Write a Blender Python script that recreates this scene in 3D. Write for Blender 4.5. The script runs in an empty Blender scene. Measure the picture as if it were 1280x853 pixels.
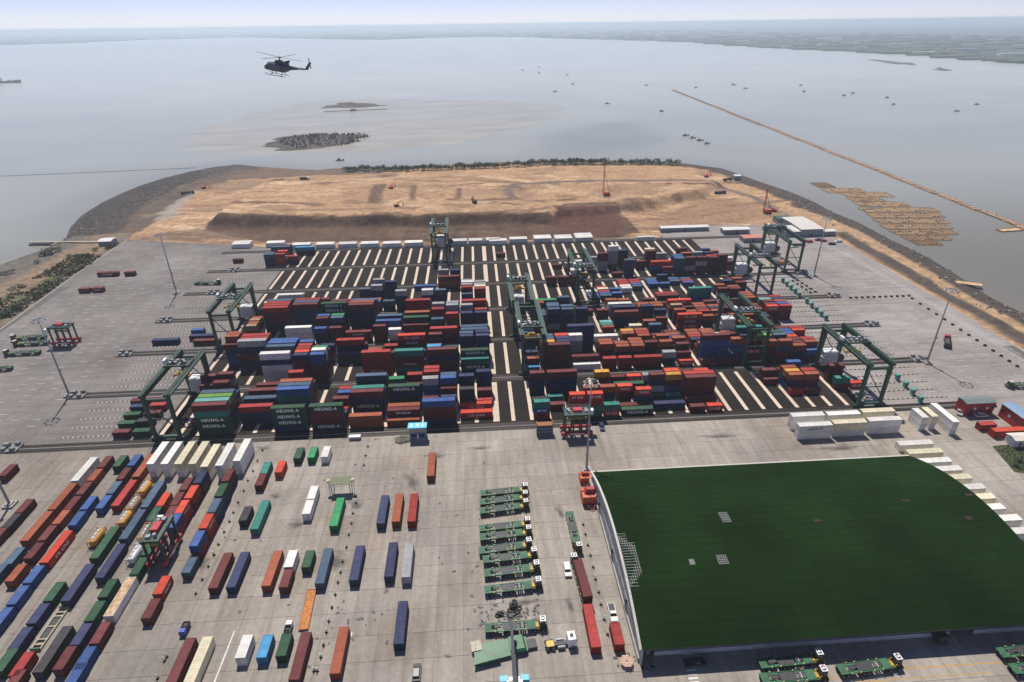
import bpy, math, random
import numpy as np
from mathutils import Vector, Matrix

SC = bpy.context.scene
COL = SC.collection
rng = random.Random(7)

# ------------------------------------------------------------------ camera
F_PX, PITCH, ROLL, YAW, CAM_H = 757.29, 0.482249, -0.012608, 0.059234, 133.474
fw = np.array([math.sin(YAW)*math.cos(PITCH), math.cos(YAW)*math.cos(PITCH), -math.sin(PITCH)])
rt0 = np.array([math.cos(YAW), -math.sin(YAW), 0.0])
up0 = np.cross(rt0, fw)
rt = rt0*math.cos(ROLL)+up0*math.sin(ROLL)
up = -rt0*math.sin(ROLL)+up0*math.cos(ROLL)
cam_d = bpy.data.cameras.new('camera')
cam = bpy.data.objects.new('camera', cam_d)
COL.objects.link(cam)
cam.matrix_world = Matrix(((rt[0], up[0], -fw[0], 0), (rt[1], up[1], -fw[1], 0), (rt[2], up[2], -fw[2], CAM_H), (0, 0, 0, 1)))
cam_d.sensor_width = 36.0
cam_d.sensor_fit = 'HORIZONTAL'
cam_d.lens = F_PX/1280*36
cam_d.clip_start = 1.0
cam_d.clip_end = 120000.0
SC.camera = cam

# ------------------------------------------------------------------ sky, sun, exposure
SUN_EL, SUN_AZ = 61.0, -12.0          # azimuth from +Y, positive to +X
w = bpy.data.worlds.new('World')
SC.world = w
w.use_nodes = True
nt = w.node_tree
sky = nt.nodes.new('ShaderNodeTexSky')
sky.sky_type = 'NISHITA'
sky.sun_disc = False
sky.sun_elevation = math.radians(SUN_EL)
sky.sun_rotation = math.radians(SUN_AZ)
sky.air_density = 0.55
sky.dust_density = 0.03
sky.ozone_density = 1.0
bg = nt.nodes['Background']
bg.inputs[1].default_value = 0.098
tint = nt.nodes.new('ShaderNodeMix')          # whole sky a little bluer, as the hazy day shows it
tint.data_type = 'RGBA'
tint.blend_type = 'MULTIPLY'
tint.inputs['Factor'].default_value = 1.0
tint.inputs['B'].default_value = (1.10, 0.97, 1.13, 1)
nt.links.new(sky.outputs[0], tint.inputs['A'])
nt.links.new(tint.outputs['Result'], bg.inputs[0])
sl = bpy.data.lights.new('sun', 'SUN')
sl.energy = 5.0
sl.angle = math.radians(0.5)
sl.color = (1.0, 0.945, 0.87)
so = bpy.data.objects.new('sun', sl)
COL.objects.link(so)
e, a = math.radians(SUN_EL), math.radians(SUN_AZ)
to_sun = Vector((math.sin(a)*math.cos(e), math.cos(a)*math.cos(e), math.sin(e)))
so.rotation_euler = to_sun.to_track_quat('Z', 'Y').to_euler()
so.location = (0, 0, 400)
SC.view_settings.view_transform = 'Standard'
SC.view_settings.look = 'None'
SC.view_settings.exposure = 0.0
SC.view_settings.gamma = 1.0
SC.view_settings.use_curve_mapping = False
SC.cycles.volume_bounces = 3
SC.cycles.max_bounces = 6

WATER_Z = -2.0


def at(px, py, z=0.0):
    """World point at height z that the photograph shows at pixel px, py."""
    d = fw+(px-640.0)/F_PX*rt-(py-426.5)/F_PX*up
    t = (z-CAM_H)/d[2]
    return np.array([0, 0, CAM_H])+t*d


# ------------------------------------------------------------------ materials
MATS = {}


def nodes_mat(name):
    m = bpy.data.materials.new(name)
    m.use_nodes = True
    n = m.node_tree
    return m, n, n.nodes['Principled BSDF']


def noise_col(n, col, scale, amt, detail=4.0, coord='Object', rand=0.0, col2=None):
    """Base colour varied by noise (grain, wear) and, when rand, per object."""
    tc = n.nodes.new('ShaderNodeTexCoord')
    no = n.nodes.new('ShaderNodeTexNoise')
    no.inputs['Scale'].default_value = scale
    no.inputs['Detail'].default_value = detail
    if coord == 'World':
        g = n.nodes.new('ShaderNodeNewGeometry')
        n.links.new(g.outputs['Position'], no.inputs['Vector'])
    else:
        n.links.new(tc.outputs[coord], no.inputs['Vector'])
    mix = n.nodes.new('ShaderNodeMix')
    mix.data_type = 'RGBA'
    c = np.array(col)
    dark = list(np.clip(c*(1-amt), 0, 1))+[1]
    lite = list(np.clip((c*(1+amt)) if col2 is None else np.array(col2), 0, 1))+[1]
    mix.inputs['A'].default_value = dark
    mix.inputs['B'].default_value = lite
    ramp = n.nodes.new('ShaderNodeMapRange')
    ramp.inputs['From Min'].default_value = 0.3
    ramp.inputs['From Max'].default_value = 0.7
    n.links.new(no.outputs[0], ramp.inputs['Value'])
    n.links.new(ramp.outputs[0], mix.inputs['Factor'])
    out = mix.outputs['Result']
    if rand:
        oi = n.nodes.new('ShaderNodeObjectInfo')
        mr = n.nodes.new('ShaderNodeMapRange')
        mr.inputs['To Min'].default_value = 1-rand
        mr.inputs['To Max'].default_value = 1+rand
        n.links.new(oi.outputs['Random'], mr.inputs['Value'])
        h = n.nodes.new('ShaderNodeHueSaturation')
        n.links.new(mr.outputs[0], h.inputs['Value'])
        n.links.new(out, h.inputs['Color'])
        out = h.outputs['Color']
    return out


def mat(name, col, rough=0.7, metal=0.0, scale=1.5, amt=0.15, rand=0.0, coord='Object', bump=0.0, col2=None, detail=4.0):
    if name in MATS:
        return MATS[name]
    m, n, b = nodes_mat(name)
    o = noise_col(n, col, scale, amt, detail, coord, rand, col2)
    n.links.new(o, b.inputs['Base Color'])
    b.inputs['Roughness'].default_value = rough
    b.inputs['Metallic'].default_value = metal
    if bump:
        no = n.nodes.new('ShaderNodeTexNoise')
        no.inputs['Scale'].default_value = scale*4
        no.inputs['Detail'].default_value = 6
        g = n.nodes.new('ShaderNodeNewGeometry')
        n.links.new(g.outputs['Position'], no.inputs['Vector'])
        bp = n.nodes.new('ShaderNodeBump')
        bp.inputs['Strength'].default_value = bump
        bp.inputs['Distance'].default_value = 0.3
        n.links.new(no.outputs[0], bp.inputs['Height'])
        n.links.new(bp.outputs[0], b.inputs['Normal'])
    MATS[name] = m
    return m


# colour code -> (word, linear rgb)
PAINT = {
    'M': ('maroon', (.135, .022, .024)), 'R': ('red', (.36, .028, .024)), 'O': ('orange red', (.62, .065, .025)),
    'r': ('brick red', (.33, .080, .034)), 'B': ('navy', (.022, .034, .105)), 'b': ('blue', (.035, .10, .30)),
    'c': ('sky blue', (.06, .30, .55)), 'S': ('steel blue', (.06, .11, .18)), 'D': ('charcoal', (.03, .03, .038)),
    'G': ('dark green', (.018, .085, .040)), 'g': ('bright green', (.02, .26, .09)), 'l': ('lime green', (.16, .34, .07)),
    'T': ('teal', (.03, .22, .185)), 't': ('pale teal', (.16, .42, .38)), 'W': ('white', (.72, .70, .65)),
    'w': ('cream', (.70, .63, .44)), 'Y': ('grey', (.30, .30, .31)), 'A': ('amber', (.62, .30, .045)), 'K': ('tan', (.36, .24, .15)),
    'H': ('dark green', (.016, .075, .036)), 'C': ('orange red', (.60, .05, .022)), 'U': ('maroon', (.16, .02, .022)),
    'N': ('blue', (.03, .10, .33)), 'X': ('orange red', (.60, .06, .028)), 'Q': ('red', (.34, .022, .022)),
}
LETTERS = {'H': 'HEUNG-A', 'C': 'CK LINE', 'U': 'HYUNDAI', 'N': 'MITC', 'X': 'TANTO', 'Q': 'H G M K'}


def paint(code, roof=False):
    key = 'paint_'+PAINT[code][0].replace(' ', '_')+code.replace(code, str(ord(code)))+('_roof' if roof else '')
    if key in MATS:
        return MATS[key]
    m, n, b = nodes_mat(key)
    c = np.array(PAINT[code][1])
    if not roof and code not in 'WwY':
        c = c*.62                                # shade put into the wall colour, darker than the roofs
    if roof:                                     # dust lies on roofs, their paint skips the wall darkening
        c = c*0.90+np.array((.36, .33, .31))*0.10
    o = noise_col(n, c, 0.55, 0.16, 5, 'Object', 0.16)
    # streaky wear and rust
    tc = n.nodes.new('ShaderNodeTexCoord')
    mp = n.nodes.new('ShaderNodeMapping')
    mp.inputs['Scale'].default_value = (2.2, 2.2, 0.25) if not roof else (0.7, 0.7, 1)
    oi = n.nodes.new('ShaderNodeObjectInfo')
    n.links.new(tc.outputs['Object'], mp.inputs['Vector'])
    no = n.nodes.new('ShaderNodeTexNoise')
    no.noise_dimensions = '4D'
    no.inputs['Scale'].default_value = 1.3
    no.inputs['Detail'].default_value = 6
    mu = n.nodes.new('ShaderNodeMath')
    mu.operation = 'MULTIPLY'
    mu.inputs[1].default_value = 50
    n.links.new(oi.outputs['Random'], mu.inputs[0])
    n.links.new(mu.outputs[0], no.inputs['W'])
    n.links.new(mp.outputs[0], no.inputs['Vector'])
    rp = n.nodes.new('ShaderNodeMapRange')
    rp.inputs['From Min'].default_value = 0.60
    rp.inputs['From Max'].default_value = 0.74
    rp.inputs['To Max'].default_value = 0.55
    n.links.new(no.outputs[0], rp.inputs['Value'])
    mx = n.nodes.new('ShaderNodeMix')
    mx.data_type = 'RGBA'
    n.links.new(rp.outputs[0], mx.inputs['Factor'])
    n.links.new(o, mx.inputs['A'])
    mx.inputs['B'].default_value = (.20, .11, .07, 1) if code not in 'Ww' else (.42, .33, .25, 1)
    n.links.new(mx.outputs['Result'], b.inputs['Base Color'])
    b.inputs['Roughness'].default_value = 0.6 if not roof else 0.8
    b.inputs['Specular IOR Level'].default_value = .15 if not roof else .08
    MATS[key] = m
    return m


GREEN = mat('crane_green_paint', (.014, .056, .034), .5, 0, .6, .25, .08)
GREEN_L = mat('pale_green_paint', (.10, .24, .18), .55, 0, .6, .2)
STEEL = mat('galvanised_steel', (.30, .32, .34), .5, .3, 2, .2, .05)
DARKST = mat('dark_steel', (.045, .047, .05), .6, .2, 2, .3)
RUBBER = mat('tyre_rubber', (.018, .018, .019), .85, 0, 5, .3)
YELLOW = mat('yellow_paint', (.60, .36, .03), .5, 0, 2, .2)
WHITE = mat('white_paint', (.78, .78, .77), .45, 0, 1, .06)
GREYP = mat('grey_paint', (.28, .29, .30), .55, 0, 1, .12)
REDP = mat('machine_red_paint', (.42, .02, .03), .5, 0, 1, .2)
ORANGEP = mat('machine_orange_paint', (.55, .10, .03), .55, 0, 2, .3)
GLASS = mat('dark_window_glass', (.02, .025, .03), .08, 0, 1, .1)
CONC = mat('grey_concrete', (.34, .325, .30), .85, 0, .8, .15, .06)
TGREEN = mat('trailer_green_paint', (.025, .15, .07), .5, 0, 1.2, .25, .08)
BLACKP = mat('black_paint', (.015, .015, .017), .4, 0, 1, .2)
NAVYP = mat('navy_car_paint', (.02, .03, .09), .3, 0, 1, .1)
RUST = mat('rusty_steel', (.30, .12, .05), .8, .1, 2, .35)
BLUEP = mat('cabin_blue_paint', (.06, .22, .42), .5, 0, 1, .15)


# ------------------------------------------------------------------ mesh builder
class MB:
    def __init__(self):
        self.v, self.f, self.m = [], [], []

    def poly(self, pts, mi=0):
        b = len(self.v)
        self.v += [tuple(p) for p in pts]
        self.f.append(tuple(range(b, b+len(pts))))
        self.m.append(mi)
        return self

    def hexa(self, p, mi=0, skip=()):
        b = len(self.v)
        self.v += [tuple(q) for q in p]
        F = [(0, 3, 2, 1), (4, 5, 6, 7), (0, 1, 5, 4), (1, 2, 6, 5), (2, 3, 7, 6), (3, 0, 4, 7)]
        for i, q in enumerate(F):
            if i in skip:
                continue
            self.f.append(tuple(b+k for k in q))
            self.m.append(mi)
        return self

    def box(self, x0, x1, y0, y1, z0, z1, mi=0):
        return self.hexa([(x0, y0, z0), (x1, y0, z0), (x1, y1, z0), (x0, y1, z0), (x0, y0, z1), (x1, y0, z1), (x1, y1, z1), (x0, y1, z1)], mi)

    def cbox(self, c, s, mi=0):
        return self.box(c[0]-s[0]/2, c[0]+s[0]/2, c[1]-s[1]/2, c[1]+s[1]/2, c[2]-s[2]/2, c[2]+s[2]/2, mi)

    def taper(self, c0, s0, c1, s1, mi=0):
        """Box from rectangle c0/s0 (x, y size) at the bottom to c1/s1 at the top."""
        p = []
        for c, s in ((c0, s0), (c1, s1)):
            for dx, dy in ((-1, -1), (1, -1), (1, 1), (-1, 1)):
                p.append((c[0]+dx*s[0]/2, c[1]+dy*s[1]/2, c[2]))
        return self.hexa(p, mi)

    def beam(self, p0, p1, wd, h, mi=0):
        p0, p1 = Vector(p0), Vector(p1)
        d = (p1-p0).normalized()
        ref = Vector((0, 0, 1)) if abs(d.z) < 0.95 else Vector((0, 1, 0))
        s = d.cross(ref).normalized()
        u = s.cross(d).normalized()
        P = []
        for p in (p0, p1):
            P += [p-s*wd/2-u*h/2, p+s*wd/2-u*h/2, p+s*wd/2+u*h/2, p-s*wd/2+u*h/2]
        return self.hexa([tuple(q) for q in P], mi)

    def cyl(self, p0, p1, r0, r1=None, n=10, mi=0, cap=True):
        r1 = r0 if r1 is None else r1
        p0, p1 = Vector(p0), Vector(p1)
        d = (p1-p0).normalized()
        ref = Vector((0, 0, 1)) if abs(d.z) < 0.95 else Vector((0, 1, 0))
        s = d.cross(ref).normalized()
        u = s.cross(d).normalized()
        b = len(self.v)
        for p, r in ((p0, r0), (p1, r1)):
            for i in range(n):
                t = 2*math.pi*i/n
                self.v.append(tuple(p+s*math.cos(t)*r+u*math.sin(t)*r))
        for i in range(n):
            j = (i+1) % n
            self.f.append((b+i, b+j, b+n+j, b+n+i))
            self.m.append(mi)
        if cap:
            self.f.append(tuple(b+n-1-i for i in range(n)))
            self.m.append(mi)
            self.f.append(tuple(b+n+i for i in range(n)))
            self.m.append(mi)
        return self

    def loft(self, rings, mi=0, cap=True):
        b = len(self.v)
        n = len(rings[0])
        for r in rings:
            self.v += [tuple(p) for p in r]
        for k in range(len(rings)-1):
            for i in range(n):
                j = (i+1) % n
                self.f.append((b+k*n+i, b+k*n+j, b+(k+1)*n+j, b+(k+1)*n+i))
                self.m.append(mi)
        if cap:
            self.f.append(tuple(b+n-1-i for i in range(n)))
            self.m.append(mi)
            self.f.append(tuple(b+(len(rings)-1)*n+i for i in range(n)))
            self.m.append(mi)
        return self

    def mesh(self, name, mats, smooth=False):
        me = bpy.data.meshes.new(name)
        me.from_pydata(self.v, [], self.f)
        for m in (mats if isinstance(mats, (list, tuple)) else [mats]):
            me.materials.append(m)
        if len(me.materials) > 1:
            me.polygons.foreach_set('material_index', self.m)
        if smooth:
            me.polygons.foreach_set('use_smooth', [True]*len(me.polygons))
        me.update()
        return me


def link(name, data, parent=None, loc=(0, 0, 0), rz=0.0):
    o = bpy.data.objects.new(name, data)
    COL.objects.link(o)
    o.location = loc
    if rz:
        o.rotation_euler = (0, 0, rz)
    if parent is not None:
        o.parent = parent
    return o


def part(name, mb, mats, parent=None, smooth=False, loc=(0, 0, 0)):
    return link(name, mb.mesh(name, mats, smooth), parent, loc)


def tag(o, label, cat, group=None):
    o['label'] = label
    o['category'] = cat
    if group:
        o['group'] = group
    return o


def struct(o, kind='structure', label=None):
    o['kind'] = kind
    if label:
        o['label'] = label
    return o


def thing(name, label, cat, loc=(0, 0, 0), rz=0.0, group=None):
    return tag(link(name, None, None, loc, rz), label, cat, group)


KIDS = {}


def copy_tree(o, parent=None):
    c = o.copy()
    COL.objects.link(c)
    if parent is not None:
        c.parent = parent
    for ch in o.children:
        copy_tree(ch, c)
    return c


def place(proto, loc, rz, label, first):
    """First use moves the prototype itself, then copies of it."""
    o = proto if first else copy_tree(proto)
    o.location = loc
    o.rotation_euler = (0, 0, rz)
    o['label'] = label
    return o


ORD = ['first', 'second', 'third', 'fourth', 'fifth', 'sixth', 'seventh', 'eighth', 'ninth', 'tenth', 'eleventh', 'twelfth', 'thirteenth', 'fourteenth', 'fifteenth',
       'sixteenth', 'seventeenth', 'eighteenth', 'nineteenth', 'twentieth', 'twenty-first', 'twenty-second', 'twenty-third', 'twenty-fourth']

#@@ setting
# ------------------------------------------------------------------ noise on arrays
def vnoise(x, y, s, seed=0):
    X, Y = x/s, y/s
    xi, yi = np.floor(X).astype(np.int64), np.floor(Y).astype(np.int64)
    fx, fy = X-xi, Y-yi
    fx, fy = fx*fx*(3-2*fx), fy*fy*(3-2*fy)

    def h(a, b):
        n = (a*374761393+b*668265263+seed*974711) & 0x7fffffff
        n = ((n ^ (n >> 13))*1274126177) & 0x7fffffff
        return ((n ^ (n >> 16)) & 0xffff)/65535.0
    return (h(xi, yi)*(1-fx)+h(xi+1, yi)*fx)*(1-fy)+(h(xi, yi+1)*(1-fx)+h(xi+1, yi+1)*fx)*fy


def fbm(x, y, s, seed=0):
    return (vnoise(x, y, s, seed)+.5*vnoise(x, y, s/2.1, seed+1)+.25*vnoise(x, y, s/4.3, seed+2))/1.75


def sdist(x, y, poly):
    """Signed distance (inside positive) of points to a polygon."""
    P = np.array(poly)[:, :2]
    d2 = np.full(x.shape, 1e18)
    ins = np.zeros(x.shape, bool)
    for i in range(len(P)):
        ax, ay = P[i]
        bx, by = P[(i+1) % len(P)]
        ex, ey = bx-ax, by-ay
        t = np.clip(((x-ax)*ex+(y-ay)*ey)/(ex*ex+ey*ey+1e-9), 0, 1)
        d2 = np.minimum(d2, (x-ax-t*ex)**2+(y-ay-t*ey)**2)
        c = ((ay > y) != (by > y)) & (x < (bx-ax)*(y-ay)/((by-ay) if by != ay else 1e-9)+ax)
        ins ^= c
    d = np.sqrt(d2)
    return np.where(ins, d, -d)


def ldist(x, y, line):
    P = np.array(line)[:, :2]
    d2 = np.full(x.shape, 1e18)
    for i in range(len(P)-1):
        ax, ay = P[i]
        bx, by = P[i+1]
        ex, ey = bx-ax, by-ay
        t = np.clip(((x-ax)*ex+(y-ay)*ey)/(ex*ex+ey*ey+1e-9), 0, 1)
        d2 = np.minimum(d2, (x-ax-t*ex)**2+(y-ay-t*ey)**2)
    return np.sqrt(d2)


def sm(v):
    v = np.clip(v, 0, 1)
    return v*v*(3-2*v)


def pxs(pts, z=0.0):
    return [at(p[0], p[1], z) for p in pts]


def grid_mesh(name, xs, ys, zf, colf, m, keep=None):
    X, Y = np.meshgrid(xs, ys)
    x, y = X.ravel(), Y.ravel()
    z = zf(x, y)
    nx, ny = len(xs), len(ys)
    idx = np.arange(nx*ny).reshape(ny, nx)
    q = np.stack([idx[:-1, :-1], idx[:-1, 1:], idx[1:, 1:], idx[1:, :-1]], -1).reshape(-1, 4)
    if keep is not None:
        k = keep(x, y, z)
        q = q[k[q].any(1)]
    used = np.unique(q)
    mp = np.full(nx*ny, -1)
    mp[used] = np.arange(len(used))
    q = mp[q]
    co = np.stack([x[used], y[used], z[used]], -1)
    me = bpy.data.meshes.new(name)
    me.vertices.add(len(co))
    me.vertices.foreach_set('co', co.ravel())
    me.loops.add(q.size)
    me.loops.foreach_set('vertex_index', q.ravel().astype(np.int32))
    me.polygons.add(len(q))
    me.polygons.foreach_set('loop_start', np.arange(0, q.size, 4, dtype=np.int32))
    me.polygons.foreach_set('loop_total', np.full(len(q), 4, np.int32))
    me.polygons.foreach_set('use_smooth', [True]*len(q))
    me.update()
    me.validate()
    if colf is not None:
        c = colf(x[used], y[used], z[used])
        at_ = me.attributes.new('soil', 'FLOAT_COLOR', 'POINT')
        at_.data.foreach_set('color', np.concatenate([c, np.ones((len(c), 1))], 1).ravel().astype(np.float32))
    me.materials.append(m)
    return me


# ------------------------------------------------------------------ land
SHORE = pxs([(-260, 400), (0, 331), (60, 309), (80, 299), (86, 285), (100, 270), (125, 254), (150, 242), (175, 232), (200, 224), (235, 215), (270, 209), (300, 206), (330, 209), (400, 213), (430, 209), (480, 209), (560, 206),
             (640, 203), (720, 200), (800, 202), (850, 204), (905, 211), (950, 227), (989, 240), (1020, 253), (1043, 266), (1074, 278), (1119, 302), (1164, 323), (1198, 344), (1222, 360), (1242, 373), (1290, 396),
             (1400, 440), (1600, 545)], WATER_Z)
SHORE += [np.array([560., 60., 0]), np.array([560., -60., 0]), np.array([-420., -60., 0])]
YARD = [tuple(at(*p)[:2]) for p in ((-330, 650), (-60, 455), (0, 413), (100, 340), (160, 300))]+[(-122, 402), (128, 402), (150, 430)]+[tuple(at(*p)[:2]) for p in ((1020, 283), (1050, 302), (1150, 361), (1280, 440), (1500, 590))]+[(320, 40), (-320, 40)]
PLAT = pxs([(258, 274), (330, 274), (400, 275), (560, 272), (690, 270), (705, 262), (790, 256), (880, 240), (905, 226), (860, 214), (760, 210), (600, 214), (430, 220), (330, 222), (296, 240)], 6)
PIT = pxs([(640, 236), (700, 231), (790, 240), (780, 256), (800, 284), (770, 296), (690, 296), (690, 262), (645, 252)], 3)


def land_z(x, y):
    d = sdist(x, y, SHORE)
    z = -3.4+3.4*sm((d+7)/18)
    dy = sdist(x, y, YARD)
    dp = sdist(x, y, PLAT)
    z += 7.0*sm((dp+3+5*(fbm(x, y, 18, 15)-.5))/11)*(1-.6*sm((y-470)/220))
    z -= 3.0*sm((sdist(x, y, PIT)+2)/14)*sm((dp+3)/11)
    n = fbm(x, y, 26, 3)-.5
    z += n*2.4*sm(d/20)*sm(-dy/6)
    z += (fbm(x, y, 7, 11)-.5)*.7*sm(d/8)*sm(-dy/5)
    dike = ldist(x, y, pxs([(985, 262), (1030, 276), (1062, 290), (1147, 341), (1231, 391), (1290, 428), (1420, 500)]))
    z += 1.5*sm(1.3-dike/11)*sm((d-4)/10)
    z = np.where(dy > 0, -0.35, z)
    z = np.where((dy <= 0) & (dy > -3) & (z < .1), z-.15, z)
    return z


def land_c(x, y, z):
    d = sdist(x, y, SHORE)
    n1, n2, n3 = fbm(x, y, 40, 5), fbm(x, y, 9, 6), fbm(x, y, 3.5+0*x, 8)
    sand = np.array([.435, .270, .150])
    c = np.outer(.72+.50*n1, sand)
    c *= (.82+.36*n2)[:, None]

    def lay(wt, col):
        nonlocal c
        wt = np.clip(wt, 0, 1)[:, None]
        c = c*(1-wt)+np.array(col)*wt*(.75+.5*n3)[:, None]
    L = lambda pts, z=0: sdist(x, y, pxs(pts, z))
    lay(sm((n2-.58)*7)*.5, (.26, .15, .085))
    # scattered darker scrapes on the fill
    lay(sm((n1-.60)*9)*.55, (.20, .125, .08))
    # tracks and scrapes left by the machines
    rr = np.random.default_rng(12)
    for k in range(120):
        px_, py_ = rr.uniform(170, 930), rr.uniform(212, 292)
        ln, sl_ = rr.uniform(30, 150), rr.uniform(-.12, .12)
        q = pxs([(px_, py_), (px_+ln*.5, py_+ln*.5*sl_+rr.uniform(-3, 3)), (px_+ln, py_+ln*sl_)], 4)
        wd = rr.uniform(1.0, 4.2)
        dd = ldist(x, y, q)
        lay(sm((wd-dd)/1.5+.4)*(dd < wd+2)*rr.uniform(.35, .95)*sm((n2-.2)*4), ((.155, .095, .06) if rr.random() < .7 else (.56, .40, .26)))
    for k in range(46):
        px_, py_ = rr.uniform(200, 900), rr.uniform(212, 292)
        a_, b_ = rr.uniform(6, 34), rr.uniform(1.2, 4)
        q = pxs([(px_-a_, py_), (px_-a_*.4, py_-b_), (px_+a_*.6, py_-b_*.7), (px_+a_, py_), (px_+a_*.3, py_+b_), (px_-a_*.7, py_+b_*.6)], 4)
        lay(sm((sdist(x, y, q)+1+3*(n2-.5))/2.5)*rr.uniform(.3, .8), ((.17, .105, .066) if rr.random() < .65 else (.54, .37, .22)))
    # dozer strips in the far field
    st = np.sin((x+.25*(y-500))*1.1)*sm((L([(440, 230), (700, 230), (700, 256), (430, 258)], 5)+3)/6)
    lay(np.clip(st, 0, 1)*.35, (.30, .19, .11))
    # embankment face, tall dark fill seen from the yard
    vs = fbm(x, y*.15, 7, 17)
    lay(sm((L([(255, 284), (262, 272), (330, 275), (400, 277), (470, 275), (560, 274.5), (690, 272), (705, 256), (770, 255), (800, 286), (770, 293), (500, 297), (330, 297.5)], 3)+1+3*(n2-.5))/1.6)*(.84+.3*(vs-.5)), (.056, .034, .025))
    lay(sm((L([(335, 277), (460, 276), (465, 296), (335, 297)], 3)+1)/4)*sm((vs-.35)*5)*.5, (.13, .085, .06))
    lay(sm((L([(165, 296), (255, 286), (330, 292), (325, 297), (180, 300)], 1)+1+3*(n2-.5))/3)*.7, (.15, .10, .068))
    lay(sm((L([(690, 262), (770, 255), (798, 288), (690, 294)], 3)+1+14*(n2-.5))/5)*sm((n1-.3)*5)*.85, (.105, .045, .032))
    for q in ([(466, 231), (485, 231), (474, 257), (458, 257)], [(513, 232), (522, 232), (520, 253), (511, 253)], [(570, 236), (578, 236), (577, 252), (568, 252)]):
        lay(sm((L(q, 5)+1)/3), (.15, .09, .06))
    lay(sm((6-ldist(x, y, pxs([(640, 252), (634, 240), (645, 233), (700, 229), (780, 228), (860, 228), (905, 230), (940, 240), (985, 262)], 4)))/4), (.17, .125, .10))
    lay(sm((3.5-ldist(x, y, pxs([(640, 252), (690, 257), (760, 254), (830, 262), (870, 250)], 5)))/3)*.8, (.19, .12, .08))
    lay(sm((4-ldist(x, y, pxs([(835, 231), (905, 232)], 5)))/3)*sm((n2-.35)*6), (.10, .055, .04))
    lay(sm((L([(880, 240), (950, 250), (985, 268), (890, 285), (800, 285), (830, 262)], 2)+2)/12)*.55, (.25, .15, .09))
    # left: grey work road and mud flat shore
    lay(sm((L([(183, 275), (205, 258), (240, 236), (250, 236), (225, 262), (215, 275)])+1)/3)*.85, (.30, .265, .225))
    lay(sm((L([(70, 304), (80, 280), (100, 264), (150, 236), (215, 216), (300, 203), (340, 208), (320, 214), (262, 220), (225, 235), (190, 253), (165, 275), (140, 300)], -1)+2+9*(n2-.5))/6)*.97, (.050, .046, .043))
    lay(sm((L([(80, 299), (150, 258), (215, 228), (290, 208), (330, 212), (300, 224), (262, 232), (235, 243), (215, 260), (195, 278), (165, 298), (120, 304)], -.5)+1+16*(n2-.5))/5)*sm((n1-.15)*5)*.85, (.075, .062, .052))
    lay(sm((L([(250, 212), (300, 207), (430, 210), (500, 209), (480, 217), (400, 219), (330, 224), (265, 226)], 0)+2+6*(n2-.5))/6)*.8, (.11, .085, .068))
    lay(sm((L([(232, 238), (262, 222), (330, 214), (430, 214), (500, 214), (500, 221), (400, 226), (330, 234), (270, 241)], 1)+1+10*(n2-.5))/6)*sm((n1-.3)*4)*.6, (.16, .115, .082))
    lay(sm((L([(-200, 480), (-200, 385), (0, 330), (90, 297), (165, 290), (166, 300), (140, 306), (0, 416)], -.5)+1)/5)*.9, (.215, .155, .10))
    lay(sm((L([(-200, 440), (-200, 385), (0, 328), (92, 294), (120, 297), (60, 330), (0, 362)], -1)+1+8*(n2-.5))/7)*.85, (.125, .115, .10))
    lay(sm((L([(-200, 510), (-200, 470), (0, 372), (60, 345), (110, 312), (150, 300), (150, 306), (0, 408)])+1)/4)*sm((n2-.30)*4)*.85, (.085, .098, .040))
    lay(sm((3-np.abs(ldist(x, y, pxs([(-60, 448), (0, 408), (100, 335), (158, 297)]))-1.2))/2)*.9, (.16, .13, .105))
    # right: road strip, dike, dark shore
    lay(sm((27+12*(n2-.5)-d)/5)*sm((x-150)/30)*.95, (.066, .054, .046))
    lay(sm((9.5-ldist(x, y, pxs([(985, 262), (1030, 276), (1062, 290), (1147, 341), (1231, 391), (1290, 428), (1420, 500)], 1.2))+3*(n2-.5))/3)*.92, (.40, .265, .15))
    lay(sm((4.6-ldist(x, y, pxs([(1052, 294), (1062, 300), (1168, 362.5), (1295, 438), (1420, 513)]))+2*(n2-.5))/1.5)*.95, (.066, .056, .048))
    lay(sm((8+8*(n2-.5)-d)/4)*.9, (.075, .064, .055))
    # green fringe at the far water's edge
    lay(sm((L([(430, 206), (560, 204), (720, 198), (850, 202), (850, 208), (720, 206), (560, 210), (470, 214), (420, 216)], 0)+2)/5)*sm((n2-.25)*4)*.9, (.062, .075, .040))
    return np.clip(c, .012, .9)


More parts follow.
